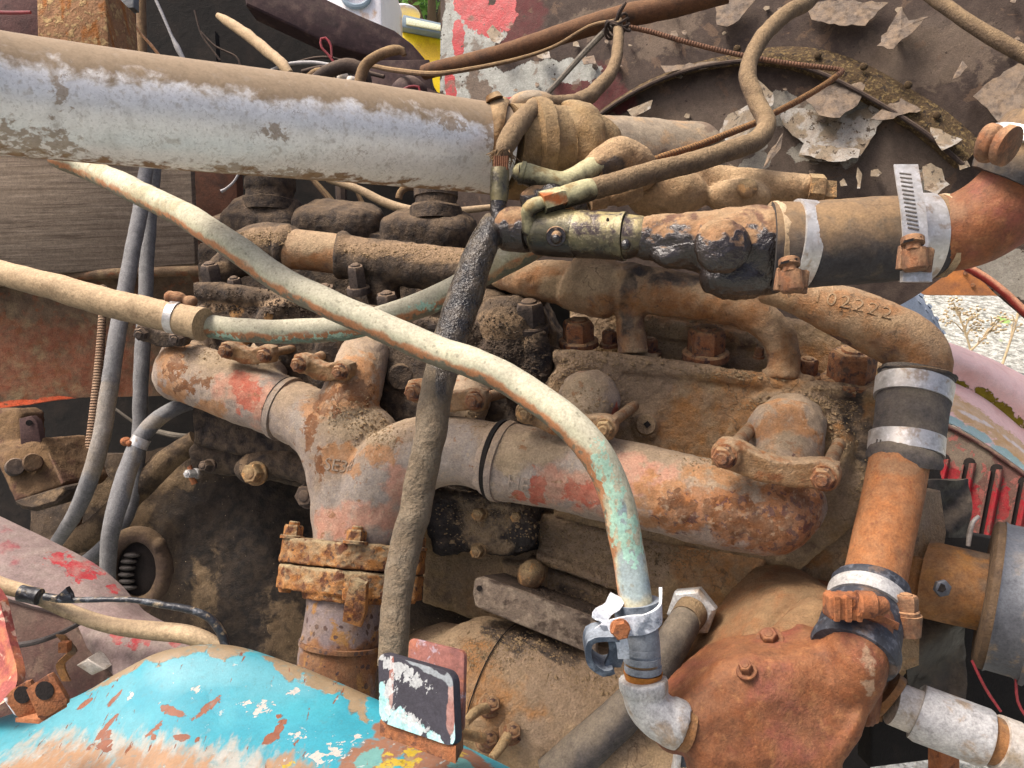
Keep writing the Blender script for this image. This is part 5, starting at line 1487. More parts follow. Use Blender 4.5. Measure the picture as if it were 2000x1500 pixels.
# ---------------------------------------------------------------- big intake pipe
ip = thing('intake_pipe', P(500, 330, .65), 'wide dusty aluminium intake pipe across the top left', 'intake pipe')
m = M()
W = lambda w: F * .088 / w
tube_w(m, px([(-160, 160, W(252), 252), (0, 183, W(233), 233), (330, 222, W(212), 212), (660, 256, W(192), 192), (900, 284, W(175), 175), (975, 293, W(171), 171)]), n=84, step=.004)
build('tube', m, alu, ip, noise=[(.0005, 25)], paint={'dirt': [(115, 175, 14, 40), (110, 265, 20, 30), (30, 275, 80, 26), (120, 285, 40, 20), (540, 255, 30, 16), (455, 330, 50, 10), (885, 240, 30, 20), (960, 250, 14, 60), (600, 350, 90, 8)]})
m = M()
tube_w(m, px([(960, 292, .772, 186), (966, 292, .772, 194), (976, 293, .772, 195), (984, 294, .772, 186)]), n=60, step=.002)
build('clamp_band', m, clampdirt, ip, noise=[(.002, 50)])
m = M(); profile(m, P(966, 196, .74), P(962, 186, .74), [(0, .009), (1, .007)], 12); build('clamp_screw', m, clampdirt, ip, noise=[(.001, 60)])
m = M()
tube_w(m, px([(985, 294, .775, 174), (1005, 297, .78, 178), (1028, 299, .785, 180), (1036, 299, .786, 203), (1056, 301, .79, 206), (1064, 301, .791, 184), (1084, 303, .797, 180), (1100, 304, .80, 183), (1108, 304, .802, 203), (1126, 305, .807, 202), (1136, 306, .81, 178), (1150, 307, .812, 172), (1156, 307, .815, 160)]), n=64, step=.003, smooth_path=True)
build('hump_hose', m, sleeve, ip, noise=[(.0025, 30), (.0015, 90)])
m = M()
tube_w(m, px([(1150, 310, .83, 160), (1220, 312, .85, 160), (1290, 316, .87, 158), (1340, 319, .885, 157), (1362, 321, .893, 150), (1374, 322, .897, 134), (1381, 323, .899, 106), (1383, 323, .90, 70)]), n=56, step=.004)
build('end_elbow', m, elbow_grey, ip, noise=[(.002, 25), (.0006, 120)])
m = M(); ellipsoid(m, P(1040, 208, .83), CAMAX, (.028, .014, .03)); build('bead', m, elbow_grey, ip)

# ---------------------------------------------------------------- water pipes on the heads
wp = thing('rear_water_pipe', P(700, 560, .98), 'dirty rear water pipe with collars running above the black head', 'pipe')
m = M()
tube_w(m, px([(448, 520, 1.02, 60), (480, 487, 1.02, 74), (520, 478, 1.02, 86), (556, 480, 1.01, 88)]), n=28, step=.006, caps='round')
tube_w(m, px([(548, 482, 1.01, 96), (562, 484, 1.01, 98)]), n=28, step=.004)
tube_w(m, px([(418, 600, 1.01, 50), (424, 540, 1.015, 52), (450, 512, 1.02, 58), (500, 508, 1.02, 60)]), n=22, step=.006, caps='round')
build('rear_elbow', cast(m, .003, 4), grime, wp, noise=[(.0025, 30), (.0015, 100)], paint={'dust': [(500, 460, 50, 20), (552, 450, 20, 20), (430, 520, 20, 10)]})
m = M(); tube_w(m, px([(555, 485, 1.008, 78), (610, 490, 1.0, 78), (670, 498, .99, 78)]), n=32, step=.006)
build('sleeve', m, dusty_rust, wp, noise=[(.0008, 40)], paint={'dust': [(610, 470, 50, 26)], 'rust': [(600, 510, 50, 16)]})
m = M()
tube_w(m, px([(660, 498, .985, 96), (678, 500, .985, 96)]), n=28, step=.004)
tube_w(m, px([(670, 502, .985, 84), (760, 512, .965, 86), (860, 524, .945, 86), (960, 532, .92, 80), (1010, 530, .91, 70)]), n=30, step=.006)
tube_w(m, px([(735, 515, .97, 66), (748, 570, .975, 66), (755, 620, .98, 60)]), n=22, step=.006)
build('main_pipe', cast(m, .003, 4), grime, wp, noise=[(.002, 30), (.0015, 100)], paint={'dust': [(800, 485, 130, 18), (690, 470, 30, 30), (860, 500, 80, 16)]})

fwp = thing('front_water_pipe', E(1250, 560, -.02), 'rusty front water pipe with two legs standing on the tan head', 'pipe')
m = M()
dW = lambda x, y, o=-.02: dE(x, y, o)
tube_w(m, px([(975, 545, .885, 40), (1020, 545, .88, 70), (1080, 550, .872, 84), (1115, 555, .868, 88)]), n=28, step=.006, caps='round')
tube_w(m, px([(1112, 545, .866, 110), (1125, 550, .864, 118), (1190, 565, .853, 116), (1200, 566, .852, 108)]), n=30, step=.006)
tube_w(m, px([(1190, 560, .853, 96), (1300, 572, .832, 92), (1400, 590, .815, 84), (1460, 608, .805, 76), (1515, 650, .797, 66), (1530, 700, .80, 60), (1528, 740, .80, 60)]), n=28, step=.006)
tube_w(m, px([(1222, 520, .83, 60), (1228, 580, .842, 58), (1232, 640, .848, 56), (1236, 690, .85, 60)]), n=24, step=.006)
prism(m, epoly([(1185, 690), (1285, 690), (1285, 712), (1185, 706)], -.02), -EN, .05, .004)
prism(m, epoly([(1490, 722), (1590, 735), (1590, 752), (1490, 742)], -.0), -EN, .05, .004)
build('casting', cast(m, .0026, 5), dusty_rust, fwp, noise=[(.002, 30), (.0012, 100), (.0006, 220)], paint={
    'rust': [(1060, 540, 70, 20), (1300, 590, 90, 30), (1380, 600, 60, 26), (1450, 610, 40, 30)], 'oil': [(1228, 580, 16, 70), (1330, 545, 50, 16), (1250, 520, 30, 20)], 'dust': [(1160, 540, 50, 40), (1090, 560, 40, 20), (1250, 690, 40, 10)]})

# ---------------------------------------------------------------- curved pipe "102222", its hose, the long rust tube and the pump
cp = thing('numbered_water_outlet', P(1700, 640, .72), 'brown rusty curved outlet pipe cast with the number 102222', 'pipe')
m = M()
tube_w(m, px([(1490, 560, .76, 60), (1560, 577, .745, 76), (1640, 608, .73, 100), (1715, 640, .72, 112), (1768, 668, .715, 116), (1796, 702, .712, 114), (1796, 745, .712, 106)]), n=40, step=.005)
tube_w(m, px([(1797, 728, .712, 116), (1793, 742, .712, 122)]), n=40, step=.003)
cm = cast(m, .0024, 4)
cpo = build('casting', cm, dusty_rust, cp, noise=[(.0012, 30), (.0005, 150)], paint={'rust': [(1620, 590, 50, 26), (1700, 600, 70, 20), (1790, 690, 30, 30)]})
SC.view_layers[0].update()
raised_text(cp, '102222', 1664, 594, 42, dusty_rust, cpo, .40, h=.0007, bold=-.008, spacing=1.25)

ch_ = thing('coupling_hose', P(1760, 830, .69), 'short black coupling hose under the numbered outlet with two bright bands', 'hose')
rows = [(1791, 728, .708, 132), (1787, 750, .706, 134), (1782, 790, .70, 132), (1775, 840, .693, 130), (1768, 885, .688, 130), (1766, 902, .686, 132)]
m = M(); tube_w(m, px(rows), n=48, step=.005)
build('hose', m, hose_grid, ch_, noise=[(.0012, 40)])
m = M(); tube_w(m, px([(1792, 724, .708, 134), (1791, 731, .708, 143), (1790, 740, .707, 134)]), n=60, step=.002); build('frayed_lip', m, rubber, ch_, noise=[(.0016, 120)])
m = M(); tube_w(m, px([(1767, 888, .687, 133), (1765.5, 896, .686, 138), (1764, 904, .686, 134)]), n=60, step=.002); build('frayed_lip', m, hose_grid, ch_, noise=[(.0012, 150)])
def band(parent, rows, mat, name='clamp_band', n=48, wd=1.0):
    m = M(); q = px(rows)
    tube_w(m, q, n=n, step=.003)
    return build(name, m, mat, parent, noise=[(.0003, 60)])
b1 = band(ch_, [(1786, 748, .706, 141), (1781, 782, .701, 139)], steel)
b2 = band(ch_, [(1771, 852, .692, 137), (1768, 886, .688, 137)], steel)
def slots(parent_thing, x0, y0, x1, y1, n, o_d, w, h, dirv, nrmv):
    for k in range(n):
        t = k / (n - 1)
        m = M(); box(m, P(x0 + (x1 - x0) * t, y0 + (y1 - y0) * t, o_d), (dirv, np.cross(nrmv, dirv), nrmv), (w, h, .0006))
        build('slot', m, slot_dark, parent_thing)
stick_slots(b1, b1, [(1732 + k * 7, 760 + k * 1.6) for k in range(7)], .25, 3, 20, band_slot)
stick_slots(b2, b2, [(1712 + k * 7, 866 + k * 1.4) for k in range(4)], .25, 3, 18, band_slot)

lt = thing('rust_tube', P(1730, 1020, .65), 'evenly rusted orange tube from the coupling hose down to the pump', 'tube')
m = M(); tube_w(m, px([(1762, 870, .688, 108), (1745, 960, .67, 110), (1725, 1050, .65, 112), (1704, 1150, .63, 114), (1692, 1200, .62, 114)]), n=44, step=.006)
build('tube', m, tube_rust, lt, noise=[(.0006, 40)], paint={'dust': [(1755, 915, 60, 16)]})

# pump
wpu = thing('water_pump', P(1530, 1500, .58), 'smooth orange brown rusty water pump in the lower right corner', 'water pump')
m = M()
tube_w(m, px([(1682, 1215, .572, 122), (1674, 1262, .562, 126), (1662, 1310, .562, 130), (1640, 1350, .57, 130)]), n=44, step=.006, caps='round')
DP = lambda x, y: .533 + .00004 * abs(x - 1560) + .00011 * max(0, 1420 - y)
prism(m, [P(x, y, DP(x, y)) for x, y in [(1332, 1392), (1372, 1352), (1420, 1312), (1470, 1294), (1560, 1290), (1604, 1278), (1616, 1262), (1730, 1290), (1732, 1345), (1714, 1412), (1696, 1455), (1664, 1502), (1650, 1600), (1380, 1600), (1350, 1500), (1328, 1470), (1324, 1430)]], FWD, .06, .014)
tube_w(m, px([(1322, 1424, .575, 96), (1360, 1420, .575, 120), (1430, 1420, .585, 150)]), n=36, step=.006, caps='round')
prism(m, [P(1690, 1310, .575), P(1736, 1318, .585), P(1722, 1420, .585), P(1690, 1425, .575)], FWD, .03, .004)
build('body', cast(m, .0024, 7), pump, wpu, noise=[(.0022, 18), (.0010, 60), (.0004, 200)], paint={'white': [(1695, 1300, 10, 34), (1702, 1335, 8, 30)]})
m = M()
prism(m, [P(x, y, .63 + (1400 - y) * .00022) for x, y in [(1500, 1196), (1545, 1158), (1610, 1150), (1660, 1170), (1650, 1300), (1500, 1440), (1340, 1440), (1352, 1392), (1432, 1290)]], FWD, .1, .018)
tube_w(m, px([(1590, 1210, .668, 90), (1545, 1280, .645, 120), (1460, 1390, .63, 130)]), n=40, step=.006, caps='round')
rear_m = MAT('dusty_brown_pump_housing', film=.3, film_col='#7a5e44', cols=['#68452b', '#765033', '#5a3d2a'], layers=[L('#7a6044', 'up', .3, .9, amp=.8, s=50, col2='#7a6449', h=.2), L('#7d4e2c', 'n', .58, .8, s=40, k=.7)], s=36, rough=.9, fine=(.25, 520), med=(.8, 120))
build('rear_housing', cast(m, .0026, 5), rear_m, wpu, noise=[(.0016, 24), (.0010, 70), (.0005, 200)])
SC.view_layers[0].update()
ptree = tree_of(child(wpu, 'body'), child(wpu, 'rear_housing'))
for x, y, r_ in ((1503, 1244, 22), (1458, 1306, 17)):
    m = M(); p, _n = hit(ptree, x, y + 4); d = np.dot(p - CAM, FWD); hexbolt(m, p, nrm(-FWD * .5 + UPV * .8 - RGT * .3), r_ * .8 * d / F, .007, 1.5, dome=True); build('pump_bolt', m, pump, wpu, sharp=30, noise=[(.0005, 120)])
m = M(); prism(m, [P(1470, 1262, .628), P(1475, 1240, .64), P(1530, 1236, .64), P(1556, 1258, .632), P(1548, 1284, .62), P(1500, 1290, .616)], nrm(FWD - UPV), .012, .002)
build('bolt_lug', m, pump, wpu, noise=[(.0006, 60)])
m = M(); prism(m, [P(1717, 1300, .59), P(1742, 1310, .60), P(1726, 1412, .60), P(1700, 1412, .59)], FWD, .02, .003)
build('side_flange', m, shaft_rust, wpu, noise=[(.0006, 60)])

ph = thing('pump_hose', P(1690, 1220, .58), 'black rubber sleeve joining the rust tube to the pump, held by a rusty worm clamp', 'hose')
m = M(); rowsh = [(1700, 1148, .612, 132), (1696, 1165, .608, 142), (1684, 1215, .588, 148), (1674, 1255, .572, 154), (1670, 1270, .566, 158)]
ph_rows = px(rowsh)
tube_w(m, ph_rows, n=56, step=.004); build('sleeve', m, rubber_clean, ph, noise=[(.001, 40)])
m = M(); tube_w(m, px([(1701, 1143, .613, 138), (1700, 1150, .611, 144), (1697, 1160, .609, 142)]), n=50, step=.002); build('upper_lip', m, rubber_clean, ph, noise=[(.0006, 60)])
m = M(); tube_w(m, px([(1671, 1262, .568, 162), (1669, 1272, .564, 166), (1666, 1282, .561, 158)]), n=50, step=.002); build('lower_lip', m, rubber_clean, ph, noise=[(.0006, 60)])
bnd = band(ph, [(1696, 1170, .604, 151), (1690, 1195, .595, 153)], galv, n=56)
m = M(); wx = nrm(RGT - UPV * .04)
rbox(m, P(1648, 1184, .546), (wx, UPV, -FWD), (.0125, .0085, .007), .3)
for q in (-.008, 0, .008):
    rbox(m, P(1648, 1184, .546) + wx * q, (wx, UPV, -FWD), (.0018, .0088, .0084), .3)
profile(m, P(1672, 1180, .541), P(1706, 1182, .541), [(0, .0085), (.1, .0098), (.9, .0098), (1, .0085)], 22)
profile(m, P(1704, 1182, .541), P(1726, 1184, .543), [(0, .0070), (.8, .0070), (1, .006)], 18)
wc = build('worm_screw', m, bracket_rust, ph, noise=[(.0008, 70), (.0005, 200)], label='orange rusty worm screw lying across the sleeve', sharp=30)
m = M(); prism(m, [P(1622, 1190, .55), P(1700, 1192, .542), P(1758, 1218, .556), P(1754, 1232, .556), P(1690, 1206, .542), P(1622, 1202, .55)], FWD, .004, .001); build('rust_strap', m, bracket_rust, ph)
m = M(); hexbolt(m, P(1770, 1196, .575), nrm(UPV), .0085, .013, 1.1); profile(m, P(1770, 1200, .575), P(1770, 1240, .575), [(0, .011), (1, .010)], 18); build('t_bolt', m, screw_rust, ph, sharp=30)

# hex fitting and dark hose to the left of the pump
hf = thing('drain_hose', P(1330, 1250, .72), 'black hose leaving a big galvanised hexagon nut beside the pump', 'hose')
axn = nrm(P(1335, 1215, .70) - P(1362, 1185, .76))
m = M(); hexbolt(m, P(1352, 1192, .735) - axn * .006, axn, .0235, .016, 0, dome=False, rot=.4); hxn = build('hex_nut', m, galv, hf, sharp=30, noise=[(.0005, 120)])
m = M(); tube_w(m, px([(1350, 1196, .728, 66), (1338, 1212, .715, 62)]), n=24); build('collar', m, hose_dust, hf, noise=[(.0012, 90)])
m = M(); tube_w(m, px([(1342, 1206, .72, 62), (1322, 1240, .71, 66), (1295, 1290, .71, 68), (1262, 1345, .715, 72), (1210, 1400, .72, 78), (1150, 1455, .72, 82), (1080, 1520, .72, 84)]), n=30, step=.005)
build('hose', m, hose_grid, hf, noise=[(.0012, 50), (.0004, 300)])

# right hand bits: pulley, shaft housing, white pipe, dark front plates
fp = thing('front_plate', P(1790, 1200, .72), 'dull brown engine front plate edge behind the rust tube', 'plate')
m = M(); prism(m, [P(1790, 960, .72), P(1838, 960, .74), P(1850, 1040, .74), P(1842, 1100, .74), P(1800, 1200, .72), P(1796, 1300, .71), P(1740, 1320, .71), P(1760, 1100, .72)], FWD, .04, .003)
build('plate', m, head_tan, fp, noise=[(.0015, 50)], paint={'dust': [(1820, 1000, 40, 60)], 'rust': [(1790, 1180, 30, 90)]})
m = M(); prism(m, [P(1790, 1090, .705), P(1815, 1095, .705), P(1800, 1200, .70), P(1778, 1200, .70)], FWD, .015, .002); build('spacer_bar', m, shaft_rust, fp)
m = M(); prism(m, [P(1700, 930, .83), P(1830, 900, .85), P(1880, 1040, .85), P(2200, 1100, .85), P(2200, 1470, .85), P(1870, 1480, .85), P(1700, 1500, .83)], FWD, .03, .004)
tag(build('shade_backing_plate', m, black_m), 'added black plate standing for shade behind the pump and the pulley', 'plate')  # added plate; its black paints the dark area below the pulley

sh = thing('fan_hub_housing', P(1860, 1140, .72), 'brown rusty hub housing with a small plug left of the grey pulley', 'housing')
m = M(); tube_w(m, px([(1808, 1130, .72, 150), (1850, 1140, .71, 150), (1930, 1158, .70, 150)]), n=44, step=.005)
build('drum', m, shaft_rust, sh, noise=[(.0008, 40)])
m = M(); hexbolt(m, P(1838, 1148, .662), -FWD, .0075, .004, 0, dome=False); build('plug', m, beltgrey, sh, sharp=30)
m = M(); profile(m, P(1838, 1148, .6575), P(1838, 1148, .6572), [(0, .004), (1, .004)], 6); build('hex_socket', m, slot_dark, sh)
pl = thing('fan_pulley', P(1960, 1160, .69), 'worn grey fan pulley with a belt at the right edge', 'pulley')
pa = nrm(RGT * .90 - FWD * .535 - UPV * .16)
c0 = P(1930, 1160, .695)
Rk = .695 / F
m = M(); profile(m, c0 - pa * .004, c0 + pa * .004, [(0, 134 * Rk), (.3, 143 * Rk), (1, 143 * Rk)], 60); build('rear_rim', m, MAT('dark_rim', film=.2, cols=['#46372d', '#54422f', '#3a2e27'], s=60, rough=.85), pl)
m = M(); profile(m, c0 + pa * .004, c0 + pa * .030, [(0, 146 * Rk), (.12, 142 * Rk), (.88, 142 * Rk), (1, 146 * Rk)], 60); build('belt', m, beltgrey, pl)
m = M(); profile(m, c0 + pa * .030, c0 + pa * .06, [(0, 150 * Rk), (.15, 152 * Rk), (.2, 146 * Rk), (1, 146 * Rk)], 60); build('front_rim', m, beltgrey, pl)
m = M(); tube_w(m, px([(1912, 1008, .70, 7), (1900, 1020, .70, 9), (1894, 1042, .70, 10), (1891, 1066, .70, 8)]), n=14, step=.004); build('guard_loop', m, nickel, pl)
rub = thing('torn_black_plastic', P(1850, 1250, .76), 'torn shiny black plastic bunched under the pulley housing', 'plastic sheet')
m = M()
grid(m, [[P(x + 3 * math.sin(y / 23.), y, .745 + .006 * math.sin(x / 31. + y / 27.)) for x in np.linspace(1770, 1885, 9)] for y in np.linspace(1180, 1420, 10)], thick=.002, nu=60, nv=80, direction=FWD)
build('sheet', m, shiny_black, rub, noise=[(.005, 22), (.001, 90)])
m = M()
grid(m, [[P(x + 4 * math.sin(y / 17.), y, .79 + .004 * math.sin(x / 23. + y / 21.)) for x in np.linspace(1812, 1895, 7)] for y in np.linspace(935, 1050, 8)], thick=.003, nu=50, nv=60, direction=FWD)
tag(build('torn_rubber_seal', m, shiny_black, noise=[(.004, 25), (.001, 90)]), 'torn black seal flecked with pale dust in front of the louvres', 'seal')

wpip = thing('white_pipe', P(1850, 1400, .6), 'dull white pipe with a fat coupling running out at the lower right corner', 'pipe')
m = M(); tube_w(m, px([(1726, 1350, .605, 92), (1740, 1362, .603, 94), (1745, 1366, .602, 88)]), n=32, step=.003); build('thread', m, shaft_rust, wpip)
m = M(); tube_w(m, px([(1742, 1372, .60, 84), (1800, 1395, .595, 86)]), n=36, step=.004); build('nipple', m, nickel, wpip)
m = M(); tube_w(m, px([(1790, 1390, .597, 104), (1796, 1393, .596, 110), (1922, 1440, .585, 112), (1930, 1443, .584, 106)]), n=40, step=.004, smooth_path=False); build('coupling', m, galv, wpip)
m = M(); tube_w(m, px([(1925, 1440, .584, 92), (1950, 1450, .582, 92)]), n=36, step=.004); build('thread', m, shaft_rust, wpip)
m = M(); tube_w(m, px([(1945, 1448, .582, 104), (1980, 1462, .58, 106)]), n=36, step=.004); build('ring', m, nickel, wpip)
m = M(); tube_w(m, px([(1975, 1460, .58, 94), (2060, 1490, .572, 96)]), n=36, step=.004); build('tail', m, fit_tan, wpip)
m = M(); prism(m, [P(1838, 1465, .64), P(1876, 1465, .64), P(1876, 1540, .64), P(1838, 1540, .64)], FWD, .02, .002)
tag(build('rust_block', m, bracket_rust), 'small rust coloured block under the white coupling', 'block')
for k, (x0, y0, x1, y1, x2, y2) in enumerate(((1898, 1290, 1925, 1345, 1955, 1390), (1984, 1322, 1988, 1370, 2010, 1410))):
    m = tube([(x0, y0, .66, 5), (x1, y1, .655, 6), (x2, y2, .65, 5)], n=8)
    tag(build('red_lead', m, wire_red), ('dusty red lead behind the white coupling, below the pulley', 'thin red lead with a white cap at the right edge')[k], 'wire', 'red leads below the pulley')
bl = thing('fan', P(1350, 1440, .66), 'grey notched fan edge between the pump and the galvanised elbow', 'fan')
m = M(); prism(m, [P(1318, 1500, .66), P(1335, 1380, .66), P(1332, 1345, .66), P(1352, 1350, .66), P(1358, 1310, .66), P(1392, 1322, .66), P(1392, 1500, .66)], FWD, .004, .001)
build('blade', m, blade_m, bl)
m = M(); prism(m, [P(1310, 1540, .655), P(1328, 1440, .655), P(1335, 1440, .655), P(1326, 1540, .655)], FWD, .01, .001); build('edge', m, steel, bl)
# ---------------------------------------------------------------- copper pipes
c1 = thing('copper_pipe', P(700, 620, .65), 'long pale green copper pipe curving from upper left down to the galvanised elbow', 'pipe')
K = 36.5
pts = [(98, 309, 24), (116, 312, 36), (180, 334, 44), (270, 376, 48), (360, 421, 51), (450, 478, 54), (540, 540, 55), (640, 591, 57), (740, 635, 58), (840, 679, 59), (930, 712, 61), (1010, 752, 62), (1090, 806, 64), (1150, 866, 65), (1190, 935, 65), (1214, 1010, 65), (1229, 1090, 65), (1242, 1180, 66), (1246, 1215, 66)]
m = M(); tube_w(m, px([(x, y, max(K / max(wd, 44), .0), wd) for x, y, wd in pts]), n=28, step=.005, wob=.0016)
build('pipe', m, copper, c1, noise=[(.0005, 30)], paint={
    'verd': [(1225, 1040, 30, 30), (1205, 990, 16, 50), (1190, 930, 12, 30), (1230, 1080, 26, 20), (1170, 900, 10, 40)], 'grey': [(1240, 1140, 40, 40), (1235, 1100, 30, 30), (1215, 1010, 10, 40)],
    'dust': [(180, 335, 60, 24), (260, 375, 60, 24), (320, 400, 50, 20)]})
m = M(); tube_w(m, px([(1245, 1205, .556, 70), (1252, 1250, .556, 72), (1256, 1310, .558, 70)]), n=32, step=.004)
build('tape_wrap', m, greywrap, c1, noise=[(.0006, 60)], paint={'rust': [(1254, 1310, 40, 10)]})
for dy in (1262, 1280, 1298):
    m = M(); tube_w(m, px([(1252 + (dy - 1262) * .1, dy, .556, 73), (1252 + (dy - 1262) * .1, dy + 12, .556, 72.5)]), n=32, step=.003); build('tape_turn', m, greywrap, c1)
ge = thing('galvanised_elbow', P(1270, 1380, .56), 'galvanised pipe elbow joining the grey taped pipe to the orange pump', 'elbow')
m = M()
tube_w(m, px([(1256, 1312, .558, 76), (1256, 1330, .558, 70)]), n=30); build('nipple', m, galv, ge, paint={'rust': [(1254, 1318, 60, 20)]})
m = M()
tube_w(m, px([(1256, 1324, .557, 96), (1258, 1348, .557, 96)]), n=36, step=.003)
tube_w(m, px([(1258, 1340, .557, 84), (1264, 1372, .556, 86), (1290, 1400, .555, 90), (1320, 1414, .555, 92)]), n=34, step=.004)
tube_w(m, px([(1306, 1408, .555, 98), (1330, 1418, .555, 98)]), n=36, step=.003)
build('elbow', cast(m, .002, 4), galv, ge, noise=[(.0006, 80)])
m = M(); tube_w(m, px([(1328, 1418, .556, 88), (1346, 1424, .556, 88)]), n=30, step=.002); build('thread', m, shaft_rust, ge)

ps = thing('pipe_strap', P(1220, 1220, .54), 'crumpled chalky metal strap with grey rubber pad bolted round the copper pipe', 'strap')
m = M()
tube_w(m, px([(1244, 1175, .556, 88), (1248, 1205, .556, 92), (1250, 1222, .556, 88)]), n=36, step=.003)
build('rubber_collar', m, padded, ps, noise=[(.0015, 60)])
m = M()
def ribbon(m, pts, wv, th):
    """strip through rows (x, y, depth), half width vector wv per row, thickness th"""
    q = spline([list(P(*p)) for p in pts], .003)
    n = len(q)
    wv = np.asarray(wv)
    if wv.ndim == 1: wv = np.tile(wv, (n, 1))
    t = np.gradient(q, axis=0); nn = np.cross(t, wv); nn /= np.linalg.norm(nn, axis=1)[:, None] + 1e-12
    V = np.vstack([q - wv + nn * th / 2, q + wv + nn * th / 2, q + wv - nn * th / 2, q - wv - nn * th / 2])
    Fc = []
    for k in range(n - 1):
        for j in range(4):
            j2 = (j + 1) % 4
            Fc.append((j * n + k, j2 * n + k, j2 * n + k + 1, j * n + k + 1))
    Fc += [(0, n, 2 * n, 3 * n), (n - 1, 4 * n - 1, 3 * n - 1, 2 * n - 1)]
    m.add(V, [f[::-1] for f in Fc])
    return m
m = M(); ribbon(m, [(1290, 1165, .545), (1288, 1200, .528), (1262, 1218, .523), (1230, 1222, .523), (1200, 1228, .524), (1180, 1232, .528)], UPV * .0065, .0022)
build('strap', m, whitemetal, ps, noise=[(.001, 60)])
m = M(); ribbon(m, [(1206, 1165, .55), (1196, 1185, .54), (1178, 1195, .535), (1172, 1212, .534), (1192, 1222, .53), (1170, 1238, .53)], nrm(UPV * .5 - RGT) * .006, .0018)
build('crumpled_tab', m, whitemetal, ps, noise=[(.0015, 70)])
m = M(); ribbon(m, [(1206, 1234, .526), (1160, 1236, .528), (1147, 1250, .53), (1150, 1280, .532), (1176, 1300, .534), (1196, 1296, .534)], nrm(FWD + UPV * .2) * .010, .004)
build('rubber_pad', m, padded, ps, noise=[(.0012, 60)])
m = M(); ribbon(m, [(1186, 1222, .527), (1198, 1240, .526), (1205, 1270, .528), (1196, 1300, .532)], nrm(RGT) * .0055, .004); build('rubber_pad', m, padded, ps, noise=[(.001, 60)])
m = M(); ribbon(m, [(1208, 1232, .523), (1216, 1262, .524), (1218, 1285, .528)], nrm(RGT) * .004, .002); build('strap_end', m, whitemetal, ps, noise=[(.0008, 60)])
m = M(); hexbolt(m, P(1211, 1228, .521), -FWD, .0066, .006, 1.05, dome=False); build('bolt', m, bracket_rust, ps, sharp=30, noise=[(.0006, 200)])

c2 = thing('crossing_copper_pipe', P(700, 640, .75), 'pale green copper pipe passing behind the long one and rising to the right', 'pipe')
m = M(); tube_w(m, px([(375, 630, .775, 44), (450, 642, .77, 46), (540, 648, .765, 47), (640, 645, .76, 48), (720, 629, .76, 49), (800, 604, .765, 50), (870, 575, .77, 51), (940, 535, .775, 52), (1000, 503, .78, 54), (1060, 470, .79, 54)]), n=26, step=.005, wob=.0016)
build('pipe', m, copper, c2, noise=[(.0005, 30)], paint={'verd': [(430, 660, 40, 8), (560, 670, 60, 6), (680, 660, 60, 8), (850, 600, 40, 8)], 'dust': [(970, 520, 50, 30), (1010, 500, 40, 30)]})
th = thing('tan_hose', P(200, 580, .76), 'dusty tan hose entering from the left and clamped onto the crossing copper pipe', 'hose')
m = M(); tube_w(m, px([(-60, 518, .80, 46), (0, 531, .79, 48), (90, 556, .78, 52), (180, 582, .775, 55), (270, 605, .77, 58), (355, 624, .765, 62), (396, 633, .76, 63)]), n=30, step=.005, wob=.002)
build('hose', m, hose_tan, th, noise=[(.0006, 40)])
m = M(); tube_w(m, px([(384, 631, .762, 66), (397, 634, .760, 66)]), n=30, step=.002); build('hose_end', m, hose_tan, th)
bd = band(th, [(334, 619, .766, 64), (350, 622, .765, 65)], steel, n=32)
m = M(); ball(m, 345, 582, .765, 40, 26, 20); ball(m, 372, 590, .765, 30, 26, 20); ball(m, 332, 580, .765, 22, 24, 20)
build('clamp_screw', cast(m, .0015, 2), screw_rust, th, noise=[(.001, 100)])

# ---------------------------------------------------------------- hoses in front of and above the engine
bh = thing('oily_hose', P(860, 800, .66), 'black vertical hose wet with oil above and crusted brown below', 'hose')
m = M(); tube_w(m, px([(962, 425, .70, 34), (952, 455, .695, 52), (936, 500, .69, 60), (914, 560, .685, 68), (893, 620, .68, 68), (872, 690, .67, 66), (858, 750, .66, 64), (842, 840, .65, 62), (826, 920, .645, 62), (806, 1000, .64, 62), (788, 1080, .632, 60), (774, 1170, .62, 58), (768, 1240, .61, 58), (766, 1300, .605, 58)]), n=32, step=.004, wob=.003)
build('hose', m, hose_dark, bh, noise=[(.0008, 60), (.0008, 160)], paint={'oil': [(952, 455, 40, 40), (936, 500, 50, 40), (915, 560, 50, 50), (893, 620, 50, 50), (875, 680, 40, 50), (862, 740, 12, 40)]})

ha = thing('upper_crimped_hose', P(1000, 330, .74), 'dusty hose looping down from the top to a frayed crimped end beside the big pipe', 'hose')
m = M(); tube_w(m, px([(1207, 40, 1.0, 16), (1208, 70, .98, 20), (1205, 110, .95, 22), (1188, 150, .92, 26), (1150, 186, .87, 31), (1105, 203, .82, 34), (1060, 208, .78, 36), (1022, 232, .74, 41), (998, 264, .71, 41), (984, 292, .70, 36), (979, 308, .70, 28)]), n=26, step=.004, wob=.002)
build('hose', m, hose_dust, ha, noise=[(.0006, 60), (.0006, 180)])
m = M()
rr = random.Random(3)
for k in range(60):
    a = rr.uniform(0, 6.28); r0 = .0085
    p0_ = P(982, 296, .70) + RGT * math.cos(a) * r0 - FWD * math.sin(a) * r0
    p1_ = p0_ + RGT * rr.gauss(0, .004) - UPV * rr.uniform(.004, .011) - FWD * rr.gauss(0, .003)
    tube_w(m, [list(p0_) + [.0005], list((p0_ + p1_) / 2 + RGT * rr.gauss(0, .002)) + [.0005], list(p1_) + [.0004]], n=4, step=.004)
build('frayed_braid', m, wire_brown, ha, kind='stuff')
m = M()
for k in range(7):
    x = 967 + k * 4
    tube_w(m, px([(x, 305, .69, 6), (x - 1, 332, .69, 6)]), n=6)
